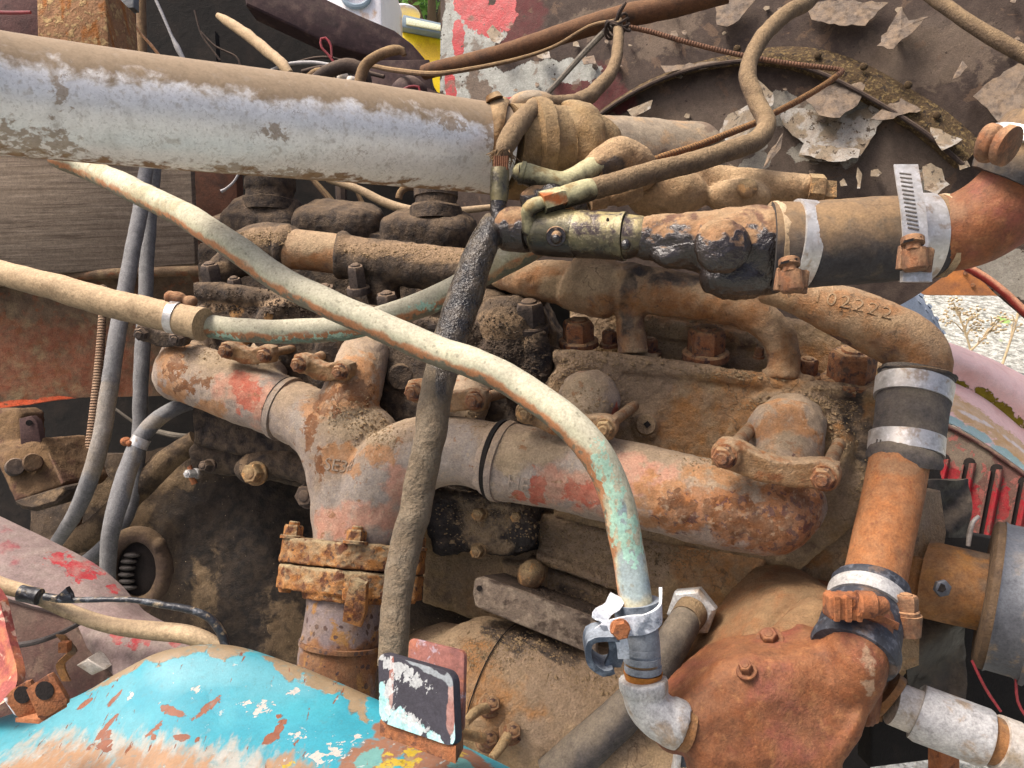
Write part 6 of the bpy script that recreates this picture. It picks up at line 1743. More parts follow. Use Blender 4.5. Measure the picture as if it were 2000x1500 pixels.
build('bare_wire', m, MAT('rusty_wire', ['#54341f', '#653f28'], s=90, rough=.8), ha, kind='stuff')
m = M(); tube_w(m, px([(977, 330, .695, 35), (976, 345, .695, 37), (975, 375, .695, 37), (974, 394, .695, 32)]), n=24, step=.003)
build('crimp_sleeve', m, oilolive, ha, noise=[(.0008, 80)])
m = M(); tube_w(m, px([(974, 388, .695, 31), (972, 420, .695, 31), (968, 445, .694, 27), (966, 466, .692, 24)]), n=20, step=.003); build('stem', m, oilcast, ha, noise=[(.001, 90)], paint={'oil': [(973, 410, 30, 50)]})

hb_ = thing('curling_dusty_hose', P(1480, 240, .8), 'thick dusty brown hose dropping from the top and curling left to a pale crimped end', 'hose')
m = M(); tube_w(m, px([(1620, -40, .93, 30), (1580, 0, .91, 30), (1540, 22, .89, 31), (1500, 58, .87, 32), (1474, 100, .85, 32), (1462, 146, .83, 33), (1474, 190, .815, 34), (1492, 224, .80, 36), (1496, 248, .79, 38), (1478, 274, .775, 39), (1440, 291, .76, 40), (1387, 307, .745, 40), (1320, 324, .73, 41), (1255, 342, .715, 42), (1200, 357, .70, 42), (1150, 371, .69, 42)]), n=28, step=.004, wob=.0025)
build('hose', m, hose_dust, hb_, noise=[(.0006, 60), (.0007, 180)])
m = M(); tube_w(m, px([(1155, 370, .69, 43), (1140, 374, .687, 46), (1105, 384, .682, 44), (1096, 387, .68, 40)]), n=26, step=.003); build('crimp_sleeve', m, fit_yel, hb_, noise=[(.0006, 80)])
m = M(); a_, b_ = P(1102, 385, .68), P(1058, 398, .674)
hexbolt(m, b_, nrm(a_ - b_), .0105, np.linalg.norm(a_ - b_), 0, dome=False); build('nut', m, fit_yel, hb_, sharp=30, noise=[(.0006, 100)], paint={'rust': [(1085, 385, 30, 14), (1070, 390, 20, 12)]})
m = M(); tube_w(m, px([(1062, 397, .674, 28), (1046, 401, .672, 32), (1034, 409, .672, 32), (1032, 424, .676, 28), (1032, 450, .68, 26)]), n=20, step=.003, caps='round'); build('elbow', m, fit_yel, hb_, noise=[(.0006, 80)])

hc = thing('corner_hose', P(1900, 60, .95), 'dark dusty hose crossing the top right corner', 'hose')
m = M(); tube_w(m, px([(1790, -30, 1.0, 26), (1830, 0, .98, 27), (1880, 36, .96, 28), (1940, 74, .94, 30), (2010, 112, .92, 31), (2080, 150, .9, 31)]), n=24, step=.006); build('hose', m, hose_dust, hc, noise=[(.0008, 80)])

sl = thing('spring_wrapped_line', P(1640, 140, .95), 'rusty coil wrapped line bent sharply beside the curling hose', 'line')
m = M(); tube_w(m, px([(1262, 318, .80, 13), (1300, 304, .81, 14), (1360, 285, .83, 14), (1420, 262, .85, 14), (1475, 240, .87, 13), (1510, 222, .89, 13), (1560, 196, .91, 13), (1610, 166, .93, 12), (1632, 150, .94, 12)]), n=14, step=.002); build('lower_run', m, spring_m, sl)
m = M(); tube_w(m, px([(1628, 152, .94, 11), (1643, 142, .945, 11), (1640, 136, .95, 10), (1600, 131, .96, 10), (1540, 124, .97, 10), (1480, 114, .98, 10), (1420, 102, .99, 10), (1340, 82, 1.0, 10), (1270, 62, 1.01, 10), (1222, 52, 1.01, 10)]), n=12, step=.002); build('upper_run', m, spring_fine, sl)

dt = thing('brown_conduit', P(1100, 80, 1.05), 'brown rusty conduit running diagonally up to the right across the peeling panel', 'pipe')
m = M(); tube_w(m, px([(828, 142, 1.15, 28), (850, 135, 1.14, 30), (920, 120, 1.12, 32), (1000, 98, 1.1, 34), (1100, 66, 1.07, 38), (1200, 36, 1.04, 42), (1300, 14, 1.02, 46), (1420, -20, 1.0, 50)]), n=26, step=.006); build('tube', m, MAT('brown_conduit_rust', ['#432c1d', '#553823', '#38281d'], [L('#66492f', 'up', .3, .9, s=50)], s=50, rough=.85), dt, noise=[(.0008, 50)])
def cable(name, pts, mat, label, cat='cable', group=None, n=8, step=.006):
    m = tube(pts, n=n, step=step); o = build(name, m, mat)
    return tag(o, label, cat, group)
cable('thin_cable', [(620, 132, 1.3, 6), (700, 126, 1.28, 8), (770, 137, 1.2, 10), (840, 144, 1.1, 10), (900, 138, 1.08, 9), (1000, 118, 1.06, 8), (1080, 92, 1.05, 7), (1150, 52, 1.03, 7), (1200, 40, 1.0, 7)], wire_brown, 'thin brown cable hanging along the conduit from the wire nest to the tie')
cable('grey_line', [(1062, 190, 1.0, 11), (1090, 160, 1.0, 11), (1130, 115, 1.01, 12), (1165, 78, 1.02, 13), (1195, 48, 1.03, 12)], MAT('grey_olive_line', ['#5c564c', '#6b645a'], s=60, rough=.9), 'grey olive line slanting behind the upper crimped hose')
tw = thing('wire_tie', P(1208, 40, .98), 'twisted dark wire tie bundling the hose and cables at the conduit', 'tie')
for k in range(4):
    m = M(); tube_w(m, [list(P(1206, 44 + k * 5, 1.0) + RGT * math.cos(a) * (.013 + .001 * k) - FWD * math.sin(a) * .016 + UPV * (.006 * math.sin(a * 2 + k))) + [.0018] for a in np.linspace(0, 2 * math.pi, 22)], n=8, step=.004); build('loop', m, wire_dark, tw)
m = M(); tube_w(m, px([(1205, 38, .98, 8), (1212, 20, .97, 9), (1222, 5, .97, 6)]), n=8); build('tail', m, wire_dark, tw)

# ---------------------------------------------------------------- oily fitting, Y fitting, thermostat outlet, black hose
of = thing('oily_coupling', P(1110, 460, .68), 'oil soaked olive brass coupling with a side screw in front of the dusty outlet', 'coupling')
m = M(); tube_w(m, px([(982, 447, .705, 74), (988, 447, .703, 86), (1020, 449, .70, 88), (1036, 450, .697, 84)]), n=36, step=.003); build('end_collar', m, oilcast, of, noise=[(.0012, 60)], paint={'oil': [(1010, 480, 40, 16), (985, 460, 10, 30)]})
m = M(); tube_w(m, px([(1030, 450, .698, 66), (1052, 451, .695, 66)]), n=28, step=.003); build('groove', m, oilcast, of, paint={'oil': [(1040, 450, 40, 40)]})
m = M(); tube_w(m, px([(1048, 452, .695, 88), (1052, 452, .694, 94), (1090, 455, .69, 95), (1128, 458, .685, 93)]), n=40, step=.003); build('middle_body', m, oilolive, of, noise=[(.001, 50)])
m = M(); tube_w(m, px([(1126, 458, .685, 88), (1130, 458, .684, 93), (1170, 460, .68, 92), (1208, 462, .676, 93), (1216, 462, .675, 96), (1222, 462, .674, 95)]), n=40, step=.003); build('front_body', m, oilbrass, of, noise=[(.0006, 60)])
m = M(); tube_w(m, px([(1222, 462, .674, 88), (1236, 462, .672, 84), (1250, 462, .67, 78), (1256, 463, .67, 70)]), n=32, step=.003); build('spigot', m, oilbrass, of, noise=[(.0015, 60)])
m = M(); profile(m, P(1086, 462, .662), P(1086, 462, .657), [(0, .009), (1, .0082)], 20); ellipsoid(m, P(1087, 464, .657), CAMAX, (.005, .006, .004)); build('side_screw', m, oilcast, of, paint={'oil': [(1086, 466, 8, 8)]})
m = M(); ellipsoid(m, P(1187, 429, .6505), CAMAX, (.0014, .0016, .001)); build('vent_hole', m, slot_dark, of)
m = M(); ball(m, 1222, 478, .645, 20, 22, 16); build('rivet', m, oilcast, of, paint={'oil': [(1222, 478, 30, 30)]})

yf = thing('bent_fitting', P(1170, 340, .75), 'pale bent tube fitting with a caked tan elbow above the oily coupling', 'fitting')
m = M(); tube_w(m, px([(1020, 338, .735, 40), (1030, 341, .735, 44), (1070, 353, .735, 44), (1100, 360, .737, 46)]), n=26, step=.003, caps='round')
tube_w(m, px([(1092, 362, .737, 44), (1120, 350, .74, 44), (1150, 333, .745, 46), (1180, 318, .75, 48)]), n=26, step=.003, caps='round')
build('bent_tube', cast(m, .0016, 3), fit_yel, yf, noise=[(.0008, 60)])
m = M(); tube_w(m, px([(1024, 339, .733, 46), (1016, 337, .733, 46)]), n=26, step=.002); build('end_ring', m, fit_yel, yf)
m = M(); ellipsoid(m, P(1014.5, 337, .733), (nrm(-RGT * .97 - UPV * .05), UPV, -FWD), (.001, .008, .008)); build('bore', m, slot_dark, yf)
m = M()
tube_w(m, px([(1166, 326, .75, 60), (1190, 312, .755, 70), (1214, 304, .76, 72), (1240, 318, .765, 72), (1252, 340, .77, 66)]), n=30, step=.004, caps='round')
ball(m, 1215, 300, .755, 60, 50, 50)
build('elbow', cast(m, .002, 4), fit_tan, yf, noise=[(.0018, 40), (.0008, 140)], paint={'oil': [(1200, 330, 30, 20), (1190, 345, 20, 14)]})
m = M(); tube_w(m, px([(1120, 385, .735, 30), (1135, 400, .73, 30)]), n=18, step=.003, caps='round'); tube_w(m, px([(1050, 375, .735, 34), (1030, 395, .735, 40), (1080, 385, .735, 60)]), n=18, step=.003, caps='round'); build('lower_stub', cast(m, .002, 3), oilcast, yf, noise=[(.0015, 60)], paint={'oil': [(1080, 372, 30, 20), (1060, 380, 20, 16)]})
m = M(); tube_w(m, px([(1150, 392, .73, 40), (1180, 386, .733, 42), (1184, 385, .733, 34), (1200, 382, .734, 38), (1204, 381, .735, 46), (1236, 374, .738, 46), (1245, 372, .74, 38)]), n=24, step=.002, smooth_path=False); build('nut_stub', m, fit_tan, yf, noise=[(.0008, 80)])

to = thing('thermostat_housing', P(1420, 370, .83), 'dust coated cast housing with a hexagon plug behind the oily outlet', 'housing')
m = M()
tube_w(m, px([(1265, 385, .80, 80), (1320, 362, .81, 96), (1400, 358, .81, 70), (1500, 365, .80, 62), (1575, 368, .795, 58)]), n=34, step=.005, caps='round')
ball(m, 1310, 378, .79, 150, 96, 100); ball(m, 1440, 385, .785, 130, 70, 70)
build('casting', cast(m, .0026, 5), fit_tan, to, noise=[(.002, 25), (.001, 100)])
m = M(); ball(m, 1460, 368, .762, 42, 40, 24); build('boss', m, bolt_dust, to, noise=[(.001, 70)])
m = M(); pA, pB = P(1578, 368, .79), P(1618, 371, .787)
hexbolt(m, pA, nrm(pB - pA), .0155, .016, 0, dome=False, rot=.1); box(m, P(1616, 372, .787), (nrm(pB - pA), UPV, FWD), (.006, .008, .008)); build('hex_plug', m, bolt_dust, to, sharp=30, noise=[(.0006, 90)])

ol = thing('oily_outlet', P(1400, 470, .65), 'cast outlet dusty above and dripping with black oil below', 'casting')
m = M()
tube_w(m, px([(1252, 464, .672, 76), (1262, 465, .67, 86), (1330, 467, .66, 104), (1390, 474, .65, 128), (1450, 482, .645, 156), (1520, 480, .64, 158)]), n=44, step=.005, caps='round')
ball(m, 1412, 482, .605, 116, 112, 60); ball(m, 1440, 540, .64, 150, 90, 110); ball(m, 1330, 500, .655, 120, 50, 70); ball(m, 1500, 530, .645, 80, 90, 80)
build('casting', cast(m, .0024, 4), oilcast, ol, noise=[(.002, 30), (.0018, 80), (.001, 200)], paint={'oil': [(1290, 500, 50, 16), (1350, 515, 50, 22), (1400, 550, 60, 34), (1460, 555, 60, 40), (1490, 515, 26, 40), (1330, 490, 40, 12), (1462, 480, 12, 40)]})

rhz = thing('radiator_hose', P(1670, 470, .62), 'wide black radiator hose with two worm clamps between outlet and rusty pipe', 'hose')
m = M(); tube_w(m, px([(1505, 480, .636, 166), (1560, 479, .632, 166), (1640, 474, .625, 166), (1740, 467, .617, 163), (1835, 461, .61, 158)]), n=60, step=.004); build('hose', m, rubber, rhz, noise=[(.001, 30), (.0005, 120)])
for x, y, d, wd in ((1507, 480, .636, 169), (1833, 461, .61, 161)):
    m = M(); tube_w(m, px([(x - 3, y, d, wd), (x + 4, y, d, wd + 2), (x + 9, y, d, wd)]), n=56, step=.002); build('frayed_end', m, hose_tan, rhz, noise=[(.0018, 120)])
def tilt_band(parent, x, y, d, wd, width, tx, mat, label=None):
    """hose clamp band: a flat ring round the hose whose plane leans by tx"""
    c = P(x, y, d); ax = nrm(RGT + UPV * tx - FWD * .02)
    r_ = wd * d / F / 2
    m = M(); profile(m, c - ax * width / 2, c + ax * width / 2, [(0, r_), (.02, r_ + .0009), (.98, r_ + .0009), (1, r_)], 64)
    return build('clamp_band', m, mat, parent, label, noise=[(.0003, 40)])
tb = tilt_band(rhz, 1561, 478, .632, 169, .0145, -.10, steel)
m = M(); profile(m, P(1541, 506, 0.567), P(1543, 532, 0.564), [(0, .0066), (.08, .0078), (.5, .0078), (.62, .0052), (1, .0052)], 20); build('clamp_screw', m, screw_rust, rhz, noise=[(.0004, 120)])
m = M(); box(m, P(1541, 510, 0.5591999999999999), (nrm(RGT + UPV * .25), UPV, FWD), (.0062, .0009, .0006)); build('screw_slot', m, slot_dark, rhz)
m = M(); profile(m, P(1543, 528, 0.568), P(1548, 570, 0.567), [(0, .0078), (.1, .0086), (.9, .0082), (1, .007)], 20); rbox(m, P(1546, 548, 0.573), (nrm(RGT - UPV * .12), -FWD, nrm(UPV + RGT * .12)), (.0122, .003, .0085), .5); box(m, P(1525, 542, 0.571), (RGT, FWD, UPV), (.0022, .004, .0062)); box(m, P(1567, 544, 0.571), (RGT, FWD, UPV), (.0022, .004, .0062)); build('screw_housing', m, screw_rust, rhz, sharp=30, noise=[(.0007, 90)])
tb2 = tilt_band(rhz, 1787, 464, .613, 165, .020, .02, steel)
m = M(); ribbon(m, [(1769, 322, .574), (1775, 360, .562), (1782, 400, .5535), (1786, 440, .5492), (1788, 480, .5485), (1789, 500, .549)], RGT * .0090, .0012); tl = build('band_tail', m, steel, rhz)
stick_slots(tl, tl, [(1768 + k * 1.2, 340 + k * 8.2) for k in range(14)], .22, 22, 3.0, band_slot)
m = M(); profile(m, P(1782, 464, 0.541), P(1784, 490, 0.538), [(0, .0066), (.08, .0078), (.5, .0078), (.62, .0052), (1, .0052)], 20); build('clamp_screw', m, screw_rust, rhz, noise=[(.0004, 120)])
m = M(); box(m, P(1782, 468, 0.5332), (nrm(RGT + UPV * .25), UPV, FWD), (.0062, .0009, .0006)); build('screw_slot', m, slot_dark, rhz)
m = M(); profile(m, P(1784, 486, 0.542), P(1789, 528, 0.541), [(0, .0078), (.1, .0086), (.9, .0082), (1, .007)], 20); rbox(m, P(1787, 506, 0.547), (nrm(RGT - UPV * .12), -FWD, nrm(UPV + RGT * .12)), (.0122, .003, .0085), .5); box(m, P(1766, 500, 0.545), (RGT, FWD, UPV), (.0022, .004, .0062)); box(m, P(1808, 502, 0.545), (RGT, FWD, UPV), (.0022, .004, .0062)); build('screw_housing', m, screw_rust, rhz, sharp=30, noise=[(.0007, 90)])
m = M(); box(m, P(1789, 540, .549), (RGT, FWD, UPV), (.0105, .002, .004)); build('band_end', m, steel, rhz)

re_ = thing('rusty_elbow', P(1930, 430, .58), 'smooth orange brown rusty elbow pipe at the right edge', 'elbow')
m = M(); tube_w(m, px([(1800, 463, .612, 142), (1850, 458, .605, 146), (1905, 440, .597, 152), (1960, 404, .588, 156), (2010, 350, .578, 158), (2050, 280, .57, 158)]), n=48, step=.005); build('pipe', m, pump, re_, noise=[(.0008, 30)], paint={'dust': [(1850, 410, 30, 30)]})
uh = thing('upper_right_hose', P(1960, 320, .57), 'cracked black hose end with a rusty T bolt clamp at the right edge', 'hose')
axh = nrm(P(2060, 250, .56) - P(1985, 370, .58))
m = M(); a0 = P(1975, 395, .582)
tube_w(m, px([(1985, 360, .578, 176), (1998, 340, .575, 190), (2015, 315, .572, 190), (2050, 270, .568, 188)]), n=50, step=.004); build('hose', m, rubber, uh, noise=[(.002, 40), (.001, 120)])
m = M(); tube_w(m, px([(2008, 318, .570, 196), (2026, 294, .568, 197)]), n=56, step=.003); build('clamp_band', m, steel, uh)
m = M(); profile(m, P(1915, 275, .53), P(1962, 283, .52), [(0, .010), (.2, .0125), (.6, .0125), (.7, .010), (1, .010)], 20); ball(m, 1925, 300, .53, 46, 40, 30); build('t_bolt', cast(m, .0015, 2), screw_rust, uh, noise=[(.0008, 80)])
m = M(); profile(m, P(1952, 281, .523), P(1975, 287, .517), [(0, .0115), (.3, .0135), (.9, .0135), (1, .0115)], 22); build('bolt_end', m, screw_rust, uh)

# ---------------------------------------------------------------- hoses and lines on the left
grp = 'blue grey hoses hanging at the left'
g1 = thing('grey_hose', P(220, 680, .98), 'longest dusty grey hose slanting down left from the big pipe to the rail', 'hose', grp)
m = M(); tube_w(m, px([(296, 280, 1.08, 24), (286, 330, 1.06, 26), (272, 420, 1.04, 28), (256, 510, 1.02, 29), (238, 610, 1.0, 31), (222, 700, .98, 32), (208, 800, .97, 33), (192, 880, .96, 33), (170, 950, .96, 32), (140, 1015, .97, 28), (110, 1060, .99, 24)]), n=24, step=.005, wob=.002); build('hose', m, hose_grey, g1, noise=[(.0004, 40)], paint={'dust': [(210, 800, 40, 60), (195, 880, 40, 60)]})
g2 = thing('grey_hose', P(277, 700, 1.0), 'straight upright blue grey hose just right of the slanting one', 'hose', grp)
m = M(); tube_w(m, px([(306, 280, 1.1, 24), (300, 350, 1.09, 25), (292, 440, 1.08, 26), (286, 540, 1.07, 27), (280, 640, 1.06, 28), (276, 740, 1.05, 28), (271, 860, 1.05, 28), (262, 960, 1.05, 28), (235, 1030, 1.04, 28), (190, 1080, 1.03, 28), (150, 1110, 1.03, 28)]), n=24, step=.005, wob=.002); build('hose', m, hose_grey, g2, noise=[(.0004, 40)])
g3 = thing('grey_hose', P(250, 950, .97), 'bent blue grey hose with a small bright clamp coming from behind the manifold', 'hose', grp)
m = M(); tube_w(m, px([(400, 785, 1.02, 24), (366, 790, 1.0, 27), (326, 806, .98, 30), (292, 834, .97, 32), (270, 868, .96, 33), (250, 920, .95, 36), (234, 970, .94, 38), (222, 1020, .93, 35), (212, 1080, .93, 31), (208, 1140, .93, 29), (205, 1200, .93, 28)]), n=26, step=.005, wob=.002); build('hose', m, hose_grey, g3, noise=[(.0005, 40)], paint={'dust': [(262, 930, 8, 50), (300, 825, 30, 14)]})
bd3 = band(g3, [(277, 855, .962, 36), (268, 872, .96, 37)], steel, n=28)
m = M(); ball(m, 246, 862, .955, 20, 18, 18); ball(m, 252, 866, .95, 12, 12, 10); build('clamp_screw', m, bracket_rust, g3, noise=[(.001, 120)])
rt = thing('ribbed_brown_line', P(180, 800, 1.05), 'thin ribbed reddish brown line left of the grey hoses', 'line')
m = M(); tube_w(m, px([(202, 560, 1.12, 13), (200, 610, 1.1, 14), (196, 680, 1.09, 16), (188, 770, 1.08, 18), (178, 860, 1.07, 20), (168, 930, 1.06, 22), (150, 1000, 1.06, 24), (140, 1060, 1.06, 26)]), n=16, step=.0015); build('line', m, stripe_m, rt)
cable('lever_rod', [(100, 900, 1.06, 12), (130, 888, 1.07, 13), (170, 872, 1.08, 13)], clampbar, 'short tan lever rod behind the ribbed line', 'rod')
cable('thin_grey_rod', [(220, 795, 1.12, 5), (270, 830, 1.12, 6), (305, 842, 1.11, 10), (345, 851, 1.1, 12), (385, 853, 1.1, 10)], MAT('grey_olive_line', ['#5c564c', '#6b645a']), 'thin grey rod running behind the bent grey hose', 'rod')

# ---------------------------------------------------------------- frame rail, cable, taped wire, lower left bits
fr_ = thing('frame_rail', P(200, 1150, .78), 'dusty faded red and grey frame rail at the lower left', 'frame rail')
m = M()
grid(m, [[P(x, y, d) for x, y, d in r] for r in (
    [(-80, 970, .86), (0, 1008, .85), (100, 1056, .84), (180, 1098, .83), (232, 1138, .82), (268, 1178, .81), (300, 1204, .80), (420, 1262, .78)],
    [(-80, 1070, .80), (0, 1092, .79), (100, 1120, .79), (170, 1150, .785), (220, 1178, .78), (258, 1200, .775), (300, 1222, .77), (420, 1280, .755)],
    [(-80, 1150, .76), (0, 1165, .755), (90, 1190, .755), (160, 1205, .755), (210, 1216, .75), (250, 1226, .75), (300, 1240, .745), (420, 1295, .735)])], thick=.012, nu=110, nv=44, direction=FWD - UPV)
build('top_flange', m, rail_m, fr_, noise=[(.001, 30)], paint={'red': [(160, 1120, 24, 10, 1, 20), (220, 1150, 10, 8), (110, 1090, 20, 10), (150, 1108, 40, 6, 1, 25)]})
m = M(); prism(m, [P(-80, 1150, .765), P(0, 1166, .76), (P(130, 1200, .76)), P(152, 1235, .75), P(200, 1290, .74), P(250, 1330, .72), P(250, 1480, .72), P(-80, 1480, .74)], FWD, .015, .003); build('web', m, inner_m, fr_, noise=[(.001, 40)])
m = M()
grid(m, [[P(x, y, d) for x, y, d in r] for r in (
    [(150, 1218, .745), (200, 1222, .74), (260, 1228, .735), (330, 1245, .73), (420, 1285, .72)],
    [(158, 1236, .735), (200, 1258, .725), (250, 1280, .715), (320, 1300, .71), (420, 1330, .70)],
    [(170, 1265, .73), (205, 1300, .715), (235, 1330, .70), (300, 1360, .69), (420, 1390, .69)])], thick=.008, nu=70, nv=36, direction=FWD - UPV)
build('gusset', m, rail_m, fr_, noise=[(.001, 40)], paint={'red': [(230, 1243, 16, 9), (275, 1255, 26, 10), (250, 1238, 16, 6), (340, 1245, 14, 4)]})
cable('tan_cable', [(-40, 1122, .70, 28), (0, 1142, .70, 30), (60, 1160, .70, 28), (110, 1183, .70, 28), (170, 1208, .70, 30), (230, 1224, .70, 32), (300, 1232, .70, 36), (370, 1240, .69, 36), (420, 1262, .69, 34), (450, 1290, .69, 30)], hose_tan, 'thick tan cable sheath lying along the frame rail', 'cable', n=18)
m = M(); tube_w(m, px([(40, 1158, .692, 33), (76, 1166, .692, 32)]), n=18, step=.003); tag(build('tape_patch', m, tape_m, noise=[(.0012, 90)]), 'black tape wrapped round the tan cable', 'tape')
m = M(); tube_w(m, px([(88, 1165, .69, 14), (120, 1170, .688, 14), (145, 1172, .688, 12), (200, 1171, .688, 11), (260, 1172, .688, 12), (320, 1182, .688, 14), (375, 1192, .688, 15), (410, 1208, .688, 17), (432, 1236, .688, 18), (440, 1262, .688, 18), (444, 1290, .688, 18)]), n=14, step=.004)
tp = thing('taped_wire', P(300, 1180, .69), 'black taped wire arching over the frame rail to the fender', 'wire'); build('wire', m, tape_m, tp, noise=[(.0007, 120)])
m = M(); prism(m, [P(104, 1168, .684), P(128, 1148, .684), P(136, 1160, .684), P(142, 1176, .684), P(118, 1174, .684)], FWD, .006, .001); build('tape_flag', m, tape_m, tp, noise=[(.0012, 60)])
cable('black_sheathed_wire', [(20, 1262, .72, 11), (70, 1254, .72, 11), (120, 1236, .72, 10), (165, 1212, .72, 9)], MAT('dusty_black_wire', ['#3a3533', '#4a4442'], s=60, rough=.8), 'dusty black wire sagging below the tan cable', 'wire')
hg = thing('rusty_clip', P(130, 1300, .72), 'small rusty bent clip hanging under the rail', 'clip')
m = M(); ribbon(m, [(118, 1240, .71), (134, 1258, .71), (142, 1272, .71), (130, 1284, .715), (118, 1300, .72), (130, 1330, .72)], RGT * .004, .002); build('clip', m, shaft_rust, hg)
m = M(); box(m, P(127, 1263, .705), CAMAX, (.004, .0045, .004)); build('nut', m, bracket_rust, hg)
m = M(); prism(m, [P(148, 1300, .70), P(172, 1286, .70), P(205, 1308, .70), (P(178, 1320, .70))], FWD, .02, .002); build('foot', m, nickel, hg)
m = M()
grid(m, [[P(x, y, d) for x, y, d in r] for r in ([(-60, 1140, .68), (-20, 1150, .66), (0, 1175, .65)], [(-60, 1230, .66), (-10, 1240, .64), (18, 1255, .63)], [(-60, 1320, .64), (0, 1320, .62), (34, 1320, .61)], [(-60, 1400, .62), (-10, 1380, .60), (24, 1362, .60)])], thick=.01, nu=30, nv=50, direction=FWD)
tag(build('red_plate', m, redplate_m, noise=[(.001, 40)]), 'sunlit red plate edge at the lower left border', 'plate')

# ---------------------------------------------------------------- turquoise fender with its brackets
tf = thing('turquoise_fender', P(450, 1400, .55), 'chipped turquoise fender with worn orange patches across the lower left', 'fender')
top = [(-120, 1450, .64), (0, 1404, .64), (140, 1366, .64), (240, 1312, .64), (330, 1272, .64), (440, 1263, .64), (560, 1296, .63), (690, 1350, .61), (780, 1392, .59), (900, 1455, .56), (1010, 1512, .54), (1120, 1580, .52)]
rowsf = [[P(x, y + 26, d + .012) for x, y, d in top], [P(x, y, d) for x, y, d in top], [P(x, y + 6, d - .016) for x, y, d in top]]
for t in (.2, .45, .7, 1.0):
    rowsf.append([P(x + (t * 60 if x < 300 else t * 20), y + (1640 - y) * t, d - .014 - .16 * t) for x, y, d in top])
m = M(); grid(m, rowsf, thick=.004, nu=230, nv=120, direction=FWD - UPV * .3)
build('panel', m, fender_m, tf, noise=[(.0025, 9)], paint={
    'edge': [(330, 1278, 80, 8, 1, -14), (440, 1268, 60, 9), (560, 1303, 70, 10, 1, 20), (690, 1356, 80, 8, 1, 25), (620, 1325, 60, 9, 1, 22), (240, 1315, 70, 6, 1, -30), (800, 1398, 60, 8, 1, 28)],
    'fade': [(380, 1300, 130, 30), (560, 1325, 90, 30), (220, 1350, 60, 50), (100, 1430, 110, 60), (200, 1450, 120, 50), (470, 1310, 90, 20)],
    'worn': [(130, 1488, 150, 24), (300, 1478, 110, 26), (420, 1498, 120, 22), (220, 1450, 60, 14), (60, 1502, 110, 18)],
    'orange': [(150, 1505, 140, 20), (330, 1500, 90, 22), (260, 1490, 60, 14), (560, 1520, 80, 24), (40, 1510, 70, 20)],
    'brown': [(780, 1440, 60, 50), (730, 1470, 50, 40), (860, 1470, 60, 50), (940, 1500, 60, 30), (690, 1500, 40, 14), (900, 1480, 60, 30)],
    'yellow': [(800, 1470, 16, 22), (840, 1452, 20, 8), (780, 1492, 34, 8), (895, 1470, 20, 8), (560, 1495, 8, 6), (750, 1490, 20, 6)],
    'patch': [(720, 1482, 30, 14), (905, 1492, 30, 10)],
    'chip': [(335, 1390, 36, 5, 1, 6), (404, 1382, 34, 6, 1, -38), (225, 1363, 16, 5, 1, -50), (165, 1375, 18, 4, 1, -35), (205, 1425, 34, 6, 1, -60), (205, 1440, 12, 24), (300, 1425, 24, 3, 1, -40), (547, 1418, 10, 18, 1, 20), (530, 1442, 16, 10, 1, -30), (548, 1398, 7, 5), (355, 1440, 20, 3), (210, 1455, 20, 8), (385, 1445, 7, 7), (300, 1440, 8, 4)],
    'white': [(510, 1385, 18, 7), (655, 1468, 20, 12), (700, 1440, 12, 8), (622, 1478, 16, 8), (582, 1435, 10, 8), (255, 1358, 8, 5), (575, 1350, 10, 3), (385, 1345, 8, 4), (480, 1372, 14, 3)]})

ub = thing('rusty_hinge_bracket', P(75, 1410, .5), 'small orange rust U bracket with two holes standing on the turquoise fender', 'bracket')
def eared(pts, d, hole, rad, name, paint=None):
    """flat ear facing the camera side, clipped corners, with a round hole"""
    m = M(); prism(m, [P(x, y, d) for x, y in pts], FWD, .0035, .0006)
    o = build(name, m, bracket_rust, ub, paint=paint, noise=[(.0003, 60)])
    for dd in (d - .0004, d + .0038):
        p = P(hole[0], hole[1], dd)
        m = M(); profile(m, p - FWD * .0002, p + FWD * .0002, [(0, rad), (1, rad)], 24); build('hole', m, slot_dark, o)
    return o
eared([(6, 1366), (22, 1348), (46, 1333), (58, 1330), (64, 1342), (84, 1388), (40, 1404), (26, 1396)], .530, (44, 1357), .0060, 'rear_ear', {'turq': [(36, 1382, 26, 8, 1, -14)], 'whit': [(16, 1372, 10, 9), (46, 1390, 24, 4, 1, -14)]})
eared([(50, 1348), (62, 1338), (88, 1320), (99, 1316), (106, 1324), (131, 1366), (130, 1376), (84, 1407), (74, 1402)], .508, (87, 1349), .0062, 'front_ear')
m = M(); prism(m, [P(76, 1405, .509), P(131, 1372, .509), P(86, 1386, .533), P(30, 1402, .533)], -UPV, .003, .0004); build('base', m, bracket_rust, ub)

pb = thing('pad_bracket', P(820, 1460, .47), 'worn black rectangular pad in front of a purple brown rust plate at the bottom', 'bracket')
def rrect(c, wv, hv, r, n=5):
    L1, L2 = np.linalg.norm(wv), np.linalg.norm(hv)
    out = []
    for sx, sy, a0 in ((1, 1, 0), (-1, 1, 90), (-1, -1, 180), (1, -1, 270)):
        for k in range(n + 1):
            a = R(a0 + 90 * k / n)
            out.append(c + nrm(wv) * ((L1 - r) * sx + r * math.cos(a)) + nrm(hv) * ((L2 - r) * sy + r * math.sin(a)))
    return out
# corners seen at (740,1275) (888,1316) (893,1460) (744,1404)
A, B, C_, D_ = P(738, 1272, .485), P(887, 1315, .455), P(891, 1461, .445), P(742, 1410, .475)
m = M(); g0 = (A + B + C_ + D_) / 4; wv, hv = (B - A + C_ - D_) / 4, (A - D_ + B - C_) / 4
nb = nrm(np.cross(wv, hv)); nb = nb if np.dot(nb, FWD) > 0 else -nb
prism(m, rrect(g0, wv, hv, .006), nb, .006, .0012)
f_ = bmesh.new()
build('pad', m, pad_m, pb, noise=[], paint=None)
f_.free()
